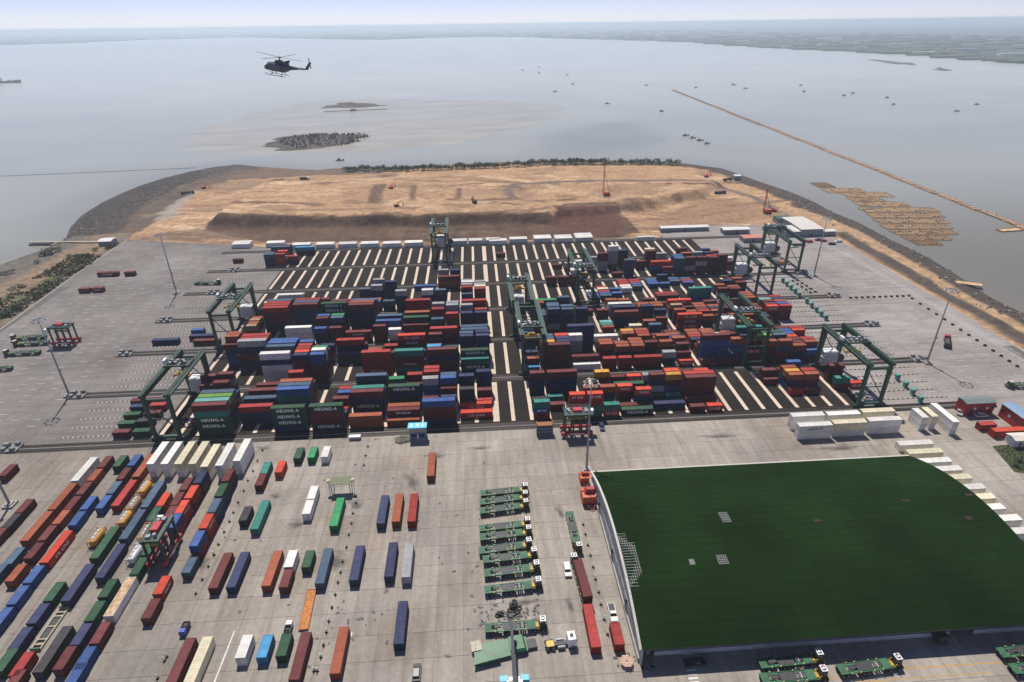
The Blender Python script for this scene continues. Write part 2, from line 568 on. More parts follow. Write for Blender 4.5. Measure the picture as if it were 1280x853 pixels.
def attr_mat(name, rough=.95, amt=.25, scale=.35, bump=.5):
    m, n, b = nodes_mat(name)
    at_ = n.nodes.new('ShaderNodeAttribute')
    at_.attribute_name = 'soil'
    g = n.nodes.new('ShaderNodeNewGeometry')
    no = n.nodes.new('ShaderNodeTexNoise')
    no.inputs['Scale'].default_value = scale
    no.inputs['Detail'].default_value = 9
    no.inputs['Roughness'].default_value = .65
    n.links.new(g.outputs['Position'], no.inputs['Vector'])
    mr = n.nodes.new('ShaderNodeMapRange')
    mr.inputs['From Min'].default_value = .3
    mr.inputs['From Max'].default_value = .7
    mr.inputs['To Min'].default_value = 1-amt
    mr.inputs['To Max'].default_value = 1+amt
    n.links.new(no.outputs[0], mr.inputs['Value'])
    hs = n.nodes.new('ShaderNodeHueSaturation')
    n.links.new(at_.outputs['Color'], hs.inputs['Color'])
    n.links.new(mr.outputs[0], hs.inputs['Value'])
    n.links.new(hs.outputs['Color'], b.inputs['Base Color'])
    b.inputs['Roughness'].default_value = rough
    b.inputs['Specular IOR Level'].default_value = .2
    bp = n.nodes.new('ShaderNodeBump')
    bp.inputs['Strength'].default_value = bump
    bp.inputs['Distance'].default_value = .8
    n.links.new(no.outputs[0], bp.inputs['Height'])
    n.links.new(bp.outputs[0], b.inputs['Normal'])
    return m


LAND_M = attr_mat('bare_earth', amt=.34, scale=.28, bump=.9)
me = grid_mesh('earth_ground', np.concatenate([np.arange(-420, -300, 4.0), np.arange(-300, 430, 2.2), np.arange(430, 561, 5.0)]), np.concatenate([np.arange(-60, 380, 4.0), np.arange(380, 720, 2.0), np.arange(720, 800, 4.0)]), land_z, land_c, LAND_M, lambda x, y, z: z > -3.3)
struct(link('earth_ground', me), label='bare reclaimed land around the container yard')

# ------------------------------------------------------------------ water with silt
wm, wn, wb = nodes_mat('turbid_sea_water')
wa = wn.nodes.new('ShaderNodeAttribute')
wa.attribute_name = 'soil'
wn.links.new(wa.outputs['Color'], wb.inputs['Base Color'])
wb.inputs['Roughness'].default_value = .22
wb.inputs['IOR'].default_value = 1.33
wb.inputs['Specular IOR Level'].default_value = .36
wg = wn.nodes.new('ShaderNodeNewGeometry')
wno = wn.nodes.new('ShaderNodeTexNoise')
wno.inputs['Scale'].default_value = .35
wno.inputs['Detail'].default_value = 5
wn.links.new(wg.outputs['Position'], wno.inputs['Vector'])
wbp = wn.nodes.new('ShaderNodeBump')
wbp.inputs['Strength'].default_value = .18
wbp.inputs['Distance'].default_value = .35
wn.links.new(wno.outputs[0], wbp.inputs['Height'])
wn.links.new(wbp.outputs[0], wb.inputs['Normal'])
SILT = pxs([(238, 172), (262, 158), (320, 142), (385, 128), (470, 124), (560, 126), (650, 128), (700, 134), (700, 146), (660, 158), (600, 172), (520, 184), (440, 190), (370, 192), (300, 190), (250, 184)], WATER_Z)
SILT2 = pxs([(660, 170), (740, 152), (800, 150), (850, 175), (820, 190), (740, 196), (660, 195)], WATER_Z)


def water_c(x, y, z):
    n = fbm(x, y, 160, 21)
    n2 = fbm(x, y*.5, 35, 23)
    n4 = fbm(x*.12+y*.03, y, 26, 33)
    c = np.outer(.86+.18*n+.10*n4, np.array([.305, .305, .255]))
    wt = sm((x-130)/190)*sm((620-y)/330)*.9
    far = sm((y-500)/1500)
    c = c*(1-far[:, None])+c*1.5*far[:, None]  # haze painted in: farther water made paler in its own colour
    c = c*(1-wt[:, None])+np.array([.150, .132, .092])*wt[:, None]
    n3 = fbm(x*.35, y, 14, 27)
    wt = sm((sdist(x, y, SILT)+8+30*(n2-.5))/7)*(.72+.28*sm((60-sdist(x, y, SILT))/60))
    east = 1-.55*sm((x-60)/160)
    wt = wt*east
    c = c*(1-1.0*wt[:, None])+np.array([.375, .325, .220])*(wt*(.70+.56*n3))[:, None]
    wt = sm((sdist(x, y, SILT2)+20)/70)
    c = c*(1-.5*wt[:, None])+np.array([.17, .17, .145])*(.5*wt)[:, None]
    d = sdist(x, y, SHORE)
    wt = sm((60+d)/60)
    c = c*(1-.4*wt[:, None])+np.array([.17, .16, .13])*(.4*wt)[:, None]
    return c


ax = np.concatenate([[-60000, -30000, -15000, -8000, -4000, -2000], np.arange(-1200, 1801, 25.0), [2500, 4000, 8000, 15000, 30000, 60000]])
ay = np.concatenate([[-3000, -800], np.arange(-200, 2401, 20.0), [2800, 3500, 4500, 6000, 9000, 14000, 25000, 60000]])
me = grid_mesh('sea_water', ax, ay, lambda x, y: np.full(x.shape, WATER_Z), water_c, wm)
struct(link('sea_water', me))

# mud banks standing out of the silt
def bank(name, pts, hgt, label, seed):
    P = pxs(pts, WATER_Z)
    A = np.array(P)
    xs = np.arange(A[:, 0].min()-10, A[:, 0].max()+10, 5.0)
    ys = np.arange(A[:, 1].min()-10, A[:, 1].max()+10, 5.0)

    def zf(x, y):
        return WATER_Z-.25+(hgt)*sm((sdist(x, y, P)-4+64*(fbm(x*.5, y, 26, seed)-.5))/26)+.3*(fbm(x, y, 12, seed+3)-.5)

    def cf(x, y, z):
        n = fbm(x, y, 14, seed+5)
        return np.clip(np.outer(.45+1.1*n, np.array([.095, .083, .07])), .02, .9)
    m_ = grid_mesh(name, xs, ys, zf, cf, LAND_M, lambda x, y, z: z > WATER_Z-.05)
    return struct(link(name, m_), label=label)


bank('mud_bank', [(322, 184), (345, 171), (400, 165), (455, 166), (472, 172), (450, 182), (400, 189), (345, 193)], 1.6, 'dark mud bank rising from the pale silt offshore', 31)
bank('mud_bank', [(385, 137), (410, 129), (445, 126), (485, 131), (460, 137)], 1.0, 'low thin mud bank beyond the larger one', 37)
bank('mud_bank', [(1076, 74), (1100, 75), (1150, 80), (1152, 83), (1110, 80)], 1.6, 'long low mud islet far off at upper right', 41)
bank('mud_bank', [(1162, 87), (1172, 84), (1192, 88), (1185, 90)], 2.5, 'small dark islet far off at upper right', 43)

# ------------------------------------------------------------------ far shore and its town
FAR = pxs([(-700, 72), (-200, 60), (0, 57), (90, 54), (160, 51), (300, 47), (400, 49), (470, 50), (560, 47), (640, 46.5), (760, 50), (860, 53), (960, 60), (1050, 64), (1130, 68), (1230, 75), (1290, 80), (1500, 100)], WATER_Z)
fm = MB()
for i in range(len(FAR)-1):
    p, q = FAR[i], FAR[i+1]
    k0, k1 = 60000/p[1], 60000/q[1]
    fm.poly([(p[0], p[1], WATER_Z+.3), (q[0], q[1], WATER_Z+.3), (q[0]*k1, q[1]*k1, 6), (p[0]*k0, p[1]*k0, 6)])
    fm.poly([(p[0], p[1], WATER_Z-2), (q[0], q[1], WATER_Z-2), (q[0], q[1], WATER_Z+.3), (p[0], p[1], WATER_Z+.3)])
struct(part('far_shore', fm, mat('far_shore_scrub', (.085, .095, .075), .95, 0, .004, .45, 0, 'World')), label='low far shore across the bay')
tb = MB()
for i in range(1500):
    k = rng.random()*(len(FAR)-3)+1
    j = int(k)
    p = FAR[j]*(1-(k-j))+FAR[j+1]*(k-j)
    g = 1+.03*rng.random()+rng.random()**2*1.3
    x, y = p[0]*g, p[1]*g
    tree = rng.random() < .80
    s = (30+60*rng.random())*(1 if tree else .8)*(1+.12*g)
    h = (5+6*rng.random()) if tree else (4+rng.random()**4*12)
    if tree:
        mi = 0
        n = 7
        R = [[(x+s*r_*math.cos(t*2*math.pi/n), y+s*.4*r_*math.sin(t*2*math.pi/n), z_) for t in range(n)] for r_, z_ in ((1, -2), (1.05, h*.6), (.6, h))]
        tb.loft(R, 0)
    else:
        tb.box(x-s*.7, x+s*.7, y-s*.15, y+s*.15, -2, h, rng.choice([1, 2, 2, 3]))
struct(part('distant_town', tb, [mat('far_trees', (.05, .07, .035), .95, 0, .02, .3, 0, 'World'), mat('far_white_roofs', (.72, .70, .68)), mat('far_grey_roofs', (.40, .40, .42)), mat('far_red_roofs', (.42, .22, .15))]), 'stuff', 'hazy town and trees along the far shore')

# ------------------------------------------------------------------ pavement
BASE_M = mat('joint_filler', (.12, .115, .105), .95, 0, .3, .2, 0, 'World')
pm = MB()
pm.poly([(p[0], p[1], -.06) for p in YARD])
struct(part('yard_base', pm, BASE_M), label='sand bed under the yard slabs')


def slab_mat(name, col, stain, tyre=True, wear=False):
    m, n, b = nodes_mat(name)
    g = n.nodes.new('ShaderNodeNewGeometry')
    big = n.nodes.new('ShaderNodeTexNoise')
    big.inputs['Scale'].default_value = .022
    big.inputs['Detail'].default_value = 7
    big.inputs['Roughness'].default_value = .6
    n.links.new(g.outputs['Position'], big.inputs['Vector'])
    mp = n.nodes.new('ShaderNodeMapping')
    mp.inputs['Scale'].default_value = (1.0, .09, 1) if tyre else (.09, 1, 1)
    mp.inputs['Rotation'].default_value = (0, 0, .05)
    n.links.new(g.outputs['Position'], mp.inputs['Vector'])
    sk = n.nodes.new('ShaderNodeTexNoise')
    sk.inputs['Scale'].default_value = .55
    sk.inputs['Detail'].default_value = 6
    n.links.new(mp.outputs[0], sk.inputs['Vector'])
    fine = n.nodes.new('ShaderNodeTexNoise')
    fine.inputs['Scale'].default_value = .8
    fine.inputs['Detail'].default_value = 8
    n.links.new(g.outputs['Position'], fine.inputs['Vector'])
    v = None
    for nd, lo, hi, fr in ((big, .70, 1.14, (.3, .7)), (sk, (.80 if tyre else .88), 1.06, (.28, .62)), (fine, .9, 1.1, (.3, .7))):
        mr = n.nodes.new('ShaderNodeMapRange')
        mr.inputs['From Min'].default_value, mr.inputs['From Max'].default_value = fr
        mr.inputs['To Min'].default_value, mr.inputs['To Max'].default_value = lo, hi
        n.links.new(nd.outputs[0], mr.inputs['Value'])
        if v is None:
            v = mr.outputs[0]
        else:
            mu = n.nodes.new('ShaderNodeMath')
            mu.operation = 'MULTIPLY'
            n.links.new(v, mu.inputs[0])
            n.links.new(mr.outputs[0], mu.inputs[1])
            v = mu.outputs[0]
    # every slab is its own cast
    isl = n.nodes.new('ShaderNodeMapRange')
    isl.inputs['To Min'].default_value, isl.inputs['To Max'].default_value = .93, 1.07
    oi = n.nodes.new('ShaderNodeObjectInfo')
    ad = n.nodes.new('ShaderNodeMath')
    ad.operation = 'ADD'
    fr_ = n.nodes.new('ShaderNodeMath')
    fr_.operation = 'FRACT'
    n.links.new(g.outputs['Random Per Island'], ad.inputs[0])
    n.links.new(oi.outputs['Random'], ad.inputs[1])
    n.links.new(ad.outputs[0], fr_.inputs[0])
    n.links.new(fr_.outputs[0], isl.inputs['Value'])
    mu = n.nodes.new('ShaderNodeMath')
    mu.operation = 'MULTIPLY'
    n.links.new(v, mu.inputs[0])
    n.links.new(isl.outputs[0], mu.inputs[1])
    if wear:                                     # paving blackened by tyres where the traffic runs
        sx = n.nodes.new('ShaderNodeSeparateXYZ')
        n.links.new(g.outputs['Position'], sx.inputs[0])
        a1 = n.nodes.new('ShaderNodeMath')
        a1.operation = 'MULTIPLY_ADD'
        n.links.new(big.outputs[0], a1.inputs[0])
        a1.inputs[1].default_value = 90
        n.links.new(sx.outputs['X'], a1.inputs[2])
        mr = n.nodes.new('ShaderNodeMapRange')
        mr.inputs['From Min'].default_value, mr.inputs['From Max'].default_value = -60, 60
        mr.inputs['To Min'].default_value, mr.inputs['To Max'].default_value = .84, 1.02
        n.links.new(a1.outputs[0], mr.inputs['Value'])
        m2 = n.nodes.new('ShaderNodeMath')
        m2.operation = 'MULTIPLY'
        n.links.new(mu.outputs[0], m2.inputs[0])
        n.links.new(mr.outputs[0], m2.inputs[1])
        mu = m2
    hs = n.nodes.new('ShaderNodeHueSaturation')
    mx = n.nodes.new('ShaderNodeMix')
    mx.data_type = 'RGBA'
    mx.inputs['A'].default_value = (*col, 1)
    mx.inputs['B'].default_value = (*stain, 1)
    st = n.nodes.new('ShaderNodeTexNoise')
    st.inputs['Scale'].default_value = .05
    st.inputs['Detail'].default_value = 8
    mp2 = n.nodes.new('ShaderNodeMapping')
    mp2.inputs['Location'].default_value = (310, 77, 5)
    n.links.new(g.outputs['Position'], mp2.inputs['Vector'])
    n.links.new(mp2.outputs[0], st.inputs['Vector'])
    mr = n.nodes.new('ShaderNodeMapRange')
    mr.inputs['From Min'].default_value, mr.inputs['From Max'].default_value = .48, .72
    mr.inputs['To Max'].default_value = .8
    n.links.new(st.outputs[0], mr.inputs['Value'])
    n.links.new(mr.outputs[0], mx.inputs['Factor'])
    n.links.new(mx.outputs['Result'], hs.inputs['Color'])
    n.links.new(mu.outputs[0], hs.inputs['Value'])
    n.links.new(hs.outputs['Color'], b.inputs['Base Color'])
    b.inputs['Roughness'].default_value = .95
    b.inputs['Specular IOR Level'].default_value = .06
    return m


SLAB = slab_mat('apron_concrete', (.348, .311, .270), (.325, .27, .215), True, True)
SLAB2 = slab_mat('lane_concrete', (.315, .285, .268), (.29, .25, .225), False)
SLAB3 = slab_mat('grey_lane_concrete', (.225, .205, .192), (.235, .20, .18), False)
apron = link('concrete_apron', None)
# broad sheet of slabs as stuff, the nearest apron as single slabs
ys0, ys1 = 40, 182
SX, SY = 7.0, 7.0
yx = np.array(YARD)
near_mesh = MB().box(-SX/2+.035, SX/2-.035, -SY/2+.035, SY/2-.035, -.05, 0).mesh('concrete_slab', SLAB)
rest = MB()
cells = []
for i in range(-48, 52):
    for j in range(5, 27):
        x, y = i*SX+3.5, j*SY-.5
        cells.append((x, y))
cx_ = np.array(cells)
inside = sdist(cx_[:, 0], cx_[:, 1], YARD) > 0
cand = []
for (x, y), ok in zip(cells, inside):
    if not ok or y > 185:
        continue
    d = np.array([x, y, -CAM_H])
    zc = d@fw
    if zc < 5:
        continue
    px, py = 640+F_PX*(d@rt)/zc, 426.5-F_PX*(d@up)/zc
    vis = -40 < px < 1320 and py < 900
    if vis and not (37 < x < 140 and 92 < y < 150):
        cand.append((zc+(0 if -75 < x < 40 else 60), x, y))
    else:
        rest.box(x-SX/2+.035, x+SX/2-.035, y-SY/2+.035, y+SY/2-.035, -.05, 0)
cand.sort()
for k, (_, x, y) in enumerate(cand):
    if k < 300:
        link('concrete_slab', near_mesh, apron, (x, y, 0))
    else:
        rest.box(x-SX/2+.035, x+SX/2-.035, y-SY/2+.035, y+SY/2-.035, -.05, 0)
struct(apron, label='concrete apron in front of the stacking blocks')
o = part('far_slabs', rest, SLAB, apron)
o['kind'] = 'stuff'
# lanes around the stacking blocks (left and right of them)
lane, lane3 = MB(), MB()
LW, LH = 9.0, 5.0
ly = np.array([(i*LW, 187.5+j*LH) for i in range(-50, 62) for j in range(0, 60)])
ok = (sdist(ly[:, 0], ly[:, 1], YARD) > 1.5) & ~((ly[:, 0] > -121) & (ly[:, 0] < 149) & (ly[:, 1] < 400))
for x, y in ly[ok]:
    (lane if x > 0 else lane3).box(x-LW/2+.03, x+LW/2-.03, y-LH/2+.03, y+LH/2-.03, -.05, 0)
lanes = struct(link('side_lanes', None), label='concrete lanes at both ends of the blocks')
for q_, m_ in ((lane, SLAB2), (lane3, SLAB3)):
    o = part('lane_slabs', q_, m_, lanes)
    o['kind'] = 'stuff'

# ------------------------------------------------------------------ stacking blocks
R0, PB = 186.0, 35.3
ASPH = slab_mat('dark_asphalt', (.030, .025, .022), (.042, .033, .027), False)
CORR = slab_mat('rail_bed', (.070, .060, .053), (.055, .044, .036), False)
PADM = mat('pale_concrete_beam', (.58, .475, .37), .85, 0, .5, .14, .08)
RAILM = mat('crane_rail_steel', (.05, .045, .042), .45, .6, 1, .2)
blocks = struct(link('stacking_yard', None), label='asphalt stacking blocks crossed by pale beams')
XL0, XR1 = 4.4-6.875*18, 151.0


def kx(k):
    return 18.9+6.7*k+(3.2 if k >= 11 else 0)


pad_l = 28.6
pad = MB().box(-.75, .75, -pad_l/2, pad_l/2, -.02, .012).mesh('concrete_beam', PADM)
padw = MB().box(-1.25, 1.25, -pad_l/2, pad_l/2, -.02, .012).mesh('concrete_beam', PADM)
for b in range(6):
    R = R0+PB*b
    sb = MB().box(-121, 149, R+2.6, R+PB-2.6, -.055, .004)
    part('asphalt_bed', sb, ASPH, blocks)
    yc = R+PB/2
    for k in range(0, 19):
        x = 4.4-6.875*k
        if k == 0:
            link('concrete_beam', padw, blocks, (x+.6, yc, 0))
        else:
            link('concrete_beam', pad, blocks, (x, yc, 0))
    link('concrete_beam', pad, blocks, (11.5, yc, 0))
    for k in range(0, 19):
        link('concrete_beam', pad, blocks, (kx(k)-.3, yc, 0))
        if k == 11:
            link('concrete_beam', pad, blocks, (kx(k)-3.4, yc, 0))
for b in range(7):
    R = R0+PB*b
    co = struct(link('rail_corridor', None), label='dark rail strip between two stacking blocks')
    x0, x1 = (-166, 196) if 0 < b < 6 else (-170, 192)
    part('rail_bed', MB().box(x0, x1, R-2.45, R+2.45, -.055, .006), CORR, co)
    for dy in (-1.6, 1.6):
        part('crane_rail', MB().box(x0, x1, R+dy-.09, R+dy+.09, .0, .16).box(x0, x1, R+dy-.5, R+dy+.5, -.02, .02), RAILM, co)
    part('cable_trough', MB().box(x0, x1, R-.3, R+.3, .0, .10), mat('trough_concrete', (.17, .155, .14), .9), co)
# truck lanes and their dividers at the block ends
div = MB()
div.box(-17, 17, -.28, .28, -.02, .14)
for i in range(17):
    div.box(-16.5+i*2, -15.6+i*2, -.29, .29, .14, .15, 1)
dm = div.mesh('lane_divider', [DARKST, mat('pale_kerb_paint', (.45, .42, .33), .8)])
for b in range(6):
    R = R0+PB*b
    for q in range(1, 6):
        y = R+PB*q/6
        if b < 4:
            link('lane_divider', dm, lanes, (167.5+b*1.0, y, 0))
        o = link('lane_divider', dm, lanes, (-140.5, y, 0))
        o.scale = (.9, 1, .4)

# ground markings: faded dashes on the right and left lanes, hatch lines by the right kerb
MARK = mat('worn_road_paint', (.52, .49, .45), .9, 0, 1.2, .3)
mk = MB()
pts = []
for i in range(34):
    for j in range(44):
        x, y = 158+i*7.5, 196+j*4.6
        if x-172 < (y-190)*.02:
            continue
        pts.append((x+rng.uniform(-1, 1), y))
for i in range(15):
    for j in range(44):
        pts.append((-172-i*7.5+rng.uniform(-1, 1), 196+j*4.6))
P = np.array(pts)
ok = sdist(P[:, 0], P[:, 1], YARD) > 7
for x, y in P[ok]:
    if rng.random() < .55:
        mk.box(x-1.5, x+1.5, y-.10, y+.10, .001, .004)
o = part('lane_markings', mk, MARK)
struct(o, label='worn dashes painted on the outer lanes')
hl = MB()
E0, E1 = at(1055, 312), at(1290, 449)
for i in range(34):
    t = i/33
    p = E0*(1-t)+E1*t
    hl.beam((p[0]-1, p[1]-9, .003), (p[0]-5.5, p[1]+1.0, .003), .35, .004)
struct(part('kerb_hatching', hl, MARK), label='slanted painted lines along the right hand kerb')
kb = MB()
for i in range(len(YARD)-1):
    p, q = YARD[i], YARD[i+1]
    if p[1] < 405 and not (-130 < p[0] < 135):
        kb.beam((p[0], p[1], .02), (q[0], q[1], .02), .7, .35)
struct(part('yard_kerb', kb, CONC), label='concrete kerb round the yard')
yl = MB()
p, q = at(1130, 836), at(1262, 828)
yl.beam((p[0], p[1], .004), (q[0]+20, q[1], .004), .3, .004)
p, q = at(375, 848), at(307, 793)
for a_, b_ in (((1130, 836), (1254, 828)), ((1010, 853), (1065, 845)), ((1000, 858), (1240, 841))):
    p, q = at(*a_), at(*b_)
    yl.beam((p[0], p[1], .005), (q[0], q[1], .005), .22, .004)
struct(part('lane_line', yl, mat('worn_yellow_line', (.45, .26, .07), .9, 0, 1, .3)), label='worn yellow line in front of the green warehouse')
zl = MB()
for i in range(9):
    p = at(860.5+i*1.0, 818+i*5.0)
    zl.box(p[0]-1.1, p[0]+1.1, p[1]-.22, p[1]+.22, .001, .005)
p, q = at(440, 790), at(424, 853)
zl.beam((p[0], p[1], .003), (q[0], q[1], .003), .35, .004)
p, q = at(293, 789), at(268, 853)
zl.beam((p[0], p[1], .003), (q[0], q[1], .003), .35, .004)
struct(part('painted_lines', zl, mat('white_road_paint', (.62, .60, .56), .9, 0, 1, .25)), label='white painted bars and lines on the apron')

#@@ containers
# ------------------------------------------------------------------ container meshes
CW = 2.44


def corr_side(mb, x0, x1, y, out, z0, z1, n, dep=.045, axis='x', mi=0):
    """Corrugated wall along x (or y) with trapezoid ribs; out = +1/-1 outward direction."""
    step = (x1-x0)/n
    prof = []
    for i in range(n):
        a_ = x0+i*step
        prof += [(a_, 0), (a_+.28*step, 0), (a_+.5*step, -dep), (a_+.78*step, -dep)]
    prof.append((x1, 0))
    for (a0, d0), (a1, d1) in zip(prof[:-1], prof[1:]):
        p = [(a0, y+out*d0), (a1, y+out*d1)]
        if axis == 'y':
            p = [(q[1], q[0]) for q in p]
        quad = [(*p[0], z0), (*p[1], z0), (*p[1], z1), (*p[0], z1)]
        flip = (out > 0) != (axis == 'y')
        mb.poly(quad[::-1] if flip else quad, mi)


CACHE = {}


def cmeshes(L, H, code):
    """Part meshes of one container: x along its length, base at z 0, doors at +x."""
    key = (L, H, code)
    if key in CACHE:
        return CACHE[key]
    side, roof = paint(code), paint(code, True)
    h, wd = L/2, CW/2
    n = 22 if L > 8 else 11
    fr = MB()
    for sx in (-1, 1):
        for sy in (-1, 1):
            fr.cbox((sx*(h-.08), sy*(wd-.08), H/2), (.16, .16, H))
            for z in (.06, H-.06):
                fr.cbox((sx*(h-.085), sy*(wd-.075), z), (.185, .165, .125))
        fr.cbox((sx*(h-.07), 0, H-.09), (.13, CW-.3, .16))
        fr.cbox((sx*(h-.07), 0, .09), (.13, CW-.3, .16))
    for sy in (-1, 1):
        fr.cbox((0, sy*(wd-.05), H-.06), (L-.35, .09, .11))
        fr.cbox((0, sy*(wd-.05), .09), (L-.35, .09, .16))
    wl = MB()
    for sy in (-1, 1):
        corr_side(wl, -h+.16, h-.16, sy*(wd-.02), sy, .16, H-.11, n)
    corr_side(wl, -wd+.16, wd-.16, -(h-.03), -1, .16, H-.16, 6, axis='y')
    wl.box(-h+.16, h-.16, -wd+.15, wd-.15, .1, .16)
    rf = MB()
    nr = 16 if L > 8 else 8
    st = (L-.5)/nr
    for i in range(nr):
        a_ = -h+.25+i*st
        for q0, q1, z0, z1 in ((0, .4, 0, 0), (.4, .5, 0, -.02), (.5, .9, -.02, -.02), (.9, 1, -.02, 0)):
            rf.poly([(a_+q0*st, -wd+.09, H-.01+z0), (a_+q1*st, -wd+.09, H-.01+z1), (a_+q1*st, wd-.09, H-.01+z1), (a_+q0*st, wd-.09, H-.01+z0)])
    for sx in (-1, 1):
        rf.box(min(sx*(h-.15), sx*(h-.27)), max(sx*(h-.15), sx*(h-.27)), -wd+.09, wd-.09, H-.03, H-.004)
    dr = MB()
    dr.box(h-.10, h-.045, .015, wd-.17, .18, H-.18)
    for z in (.35, H*.35, H*.65, H-.35):
        dr.box(h-.045, h-.03, .04, wd-.2, z-.03, z+.03)
    br = MB()
    for y in (.32, .78):
        br.cyl((h-.02, y, .2), (h-.02, y, H-.2), .025, n=6)
    dr2 = MB()
    dr2.v = [(x, -y, z) for x, y, z in dr.v]
    dr2.f = [f[::-1] for f in dr.f]
    dr2.m = dr.m
    br2 = MB()
    br2.v = [(x, -y, z) for x, y, z in br.v]
    br2.f = [f[::-1] for f in br.f]
    br2.m = br.m
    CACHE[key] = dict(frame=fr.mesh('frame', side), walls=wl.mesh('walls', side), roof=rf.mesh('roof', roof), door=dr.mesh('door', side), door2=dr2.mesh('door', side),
                      bars=br.mesh('locking_bars', STEEL), bars2=br2.mesh('locking_bars', STEEL))
    return CACHE[key]


def cparts(root, L, H, code, letters=None, lside=-1):
    m = cmeshes(L, H, code)
    link('frame', m['frame'], root)
    link('walls', m['walls'], root)
    link('roof', m['roof'], root)
    d = link('door', m['door'], root)
    link('locking_bars', m['bars'], d)
    d = link('door', m['door2'], root)
    link('locking_bars', m['bars2'], d)
    if letters:
        o = link('lettering', letter_mesh(letters, L, H), root, (0, lside*(CW/2+.008), H/2))
        o.rotation_euler = (math.pi/2, 0, 0 if lside < 0 else math.pi)


LM = {}
LETM = mat('white_lettering', (.80, .80, .78), .6, 0, 2, .08)
LETD = mat('dark_lettering', (.03, .03, .04), .6, 0, 2, .08)


def letter_mesh(txt, L, H):
    key = (txt, L)
    if key in LM:
        return LM[key]
    cu = bpy.data.curves.new('lettering', 'FONT')
    cu.body = txt
    cu.align_x = 'CENTER'
    cu.align_y = 'CENTER'
    cu.extrude = .004
    cu.offset = .03
    cu.space_character = 1.25
    cu.size = 1.0
    o = bpy.data.objects.new('lettering', cu)
    COL.objects.link(o)
    dg = bpy.context.evaluated_depsgraph_get()
    me = bpy.data.meshes.new_from_object(o.evaluated_get(dg))
    bpy.data.objects.remove(o)
    wd = max(v.co.x for v in me.vertices)-min(v.co.x for v in me.vertices)
    hh = max(v.co.y for v in me.vertices)-min(v.co.y for v in me.vertices)
    target = (.66 if txt == 'HEUNG-A' else .50 if txt == 'CK LINE' else .44)*L*(1 if L > 8 else 1.35)
    kx_ = target/wd
    ky_ = min((1.35 if txt == 'HEUNG-A' else 1.0)/hh, kx_*1.4)
    for v in me.vertices:
        v.co.x *= kx_
        v.co.y *= ky_
    me.materials.clear()
    me.materials.append(LETD if txt.startswith('HAMBURG') else LETM)
    LM[key] = me
    return me


def simple_mesh(L, H, code):
    """One mesh container for those too small in the photograph to show parts."""
    key = ('s', L, H, code)
    if key in CACHE:
        return CACHE[key]
    h, wd = L/2, CW/2
    mb = MB()
    n = 12 if L > 8 else 6
    for sy in (-1, 1):
        corr_side(mb, -h+.14, h-.14, sy*(wd-.02), sy, .14, H-.1, n)
    for sx in (-1, 1):
        mb.cbox((sx*(h-.07), 0, H/2), (.06, CW-.2, H-.2))
        for sy in (-1, 1):
            mb.cbox((sx*(h-.08), sy*(wd-.08), H/2), (.16, .16, H))
    for sy in (-1, 1):
        mb.cbox((0, sy*(wd-.05), H-.06), (L-.32, .1, .11))
        mb.cbox((0, sy*(wd-.05), .08), (L-.32, .1, .15))
    mb.box(-h+.16, h-.16, -wd+.1, wd-.1, H-.06, H-.015, 1)
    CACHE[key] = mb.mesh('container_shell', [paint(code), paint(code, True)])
    return CACHE[key]


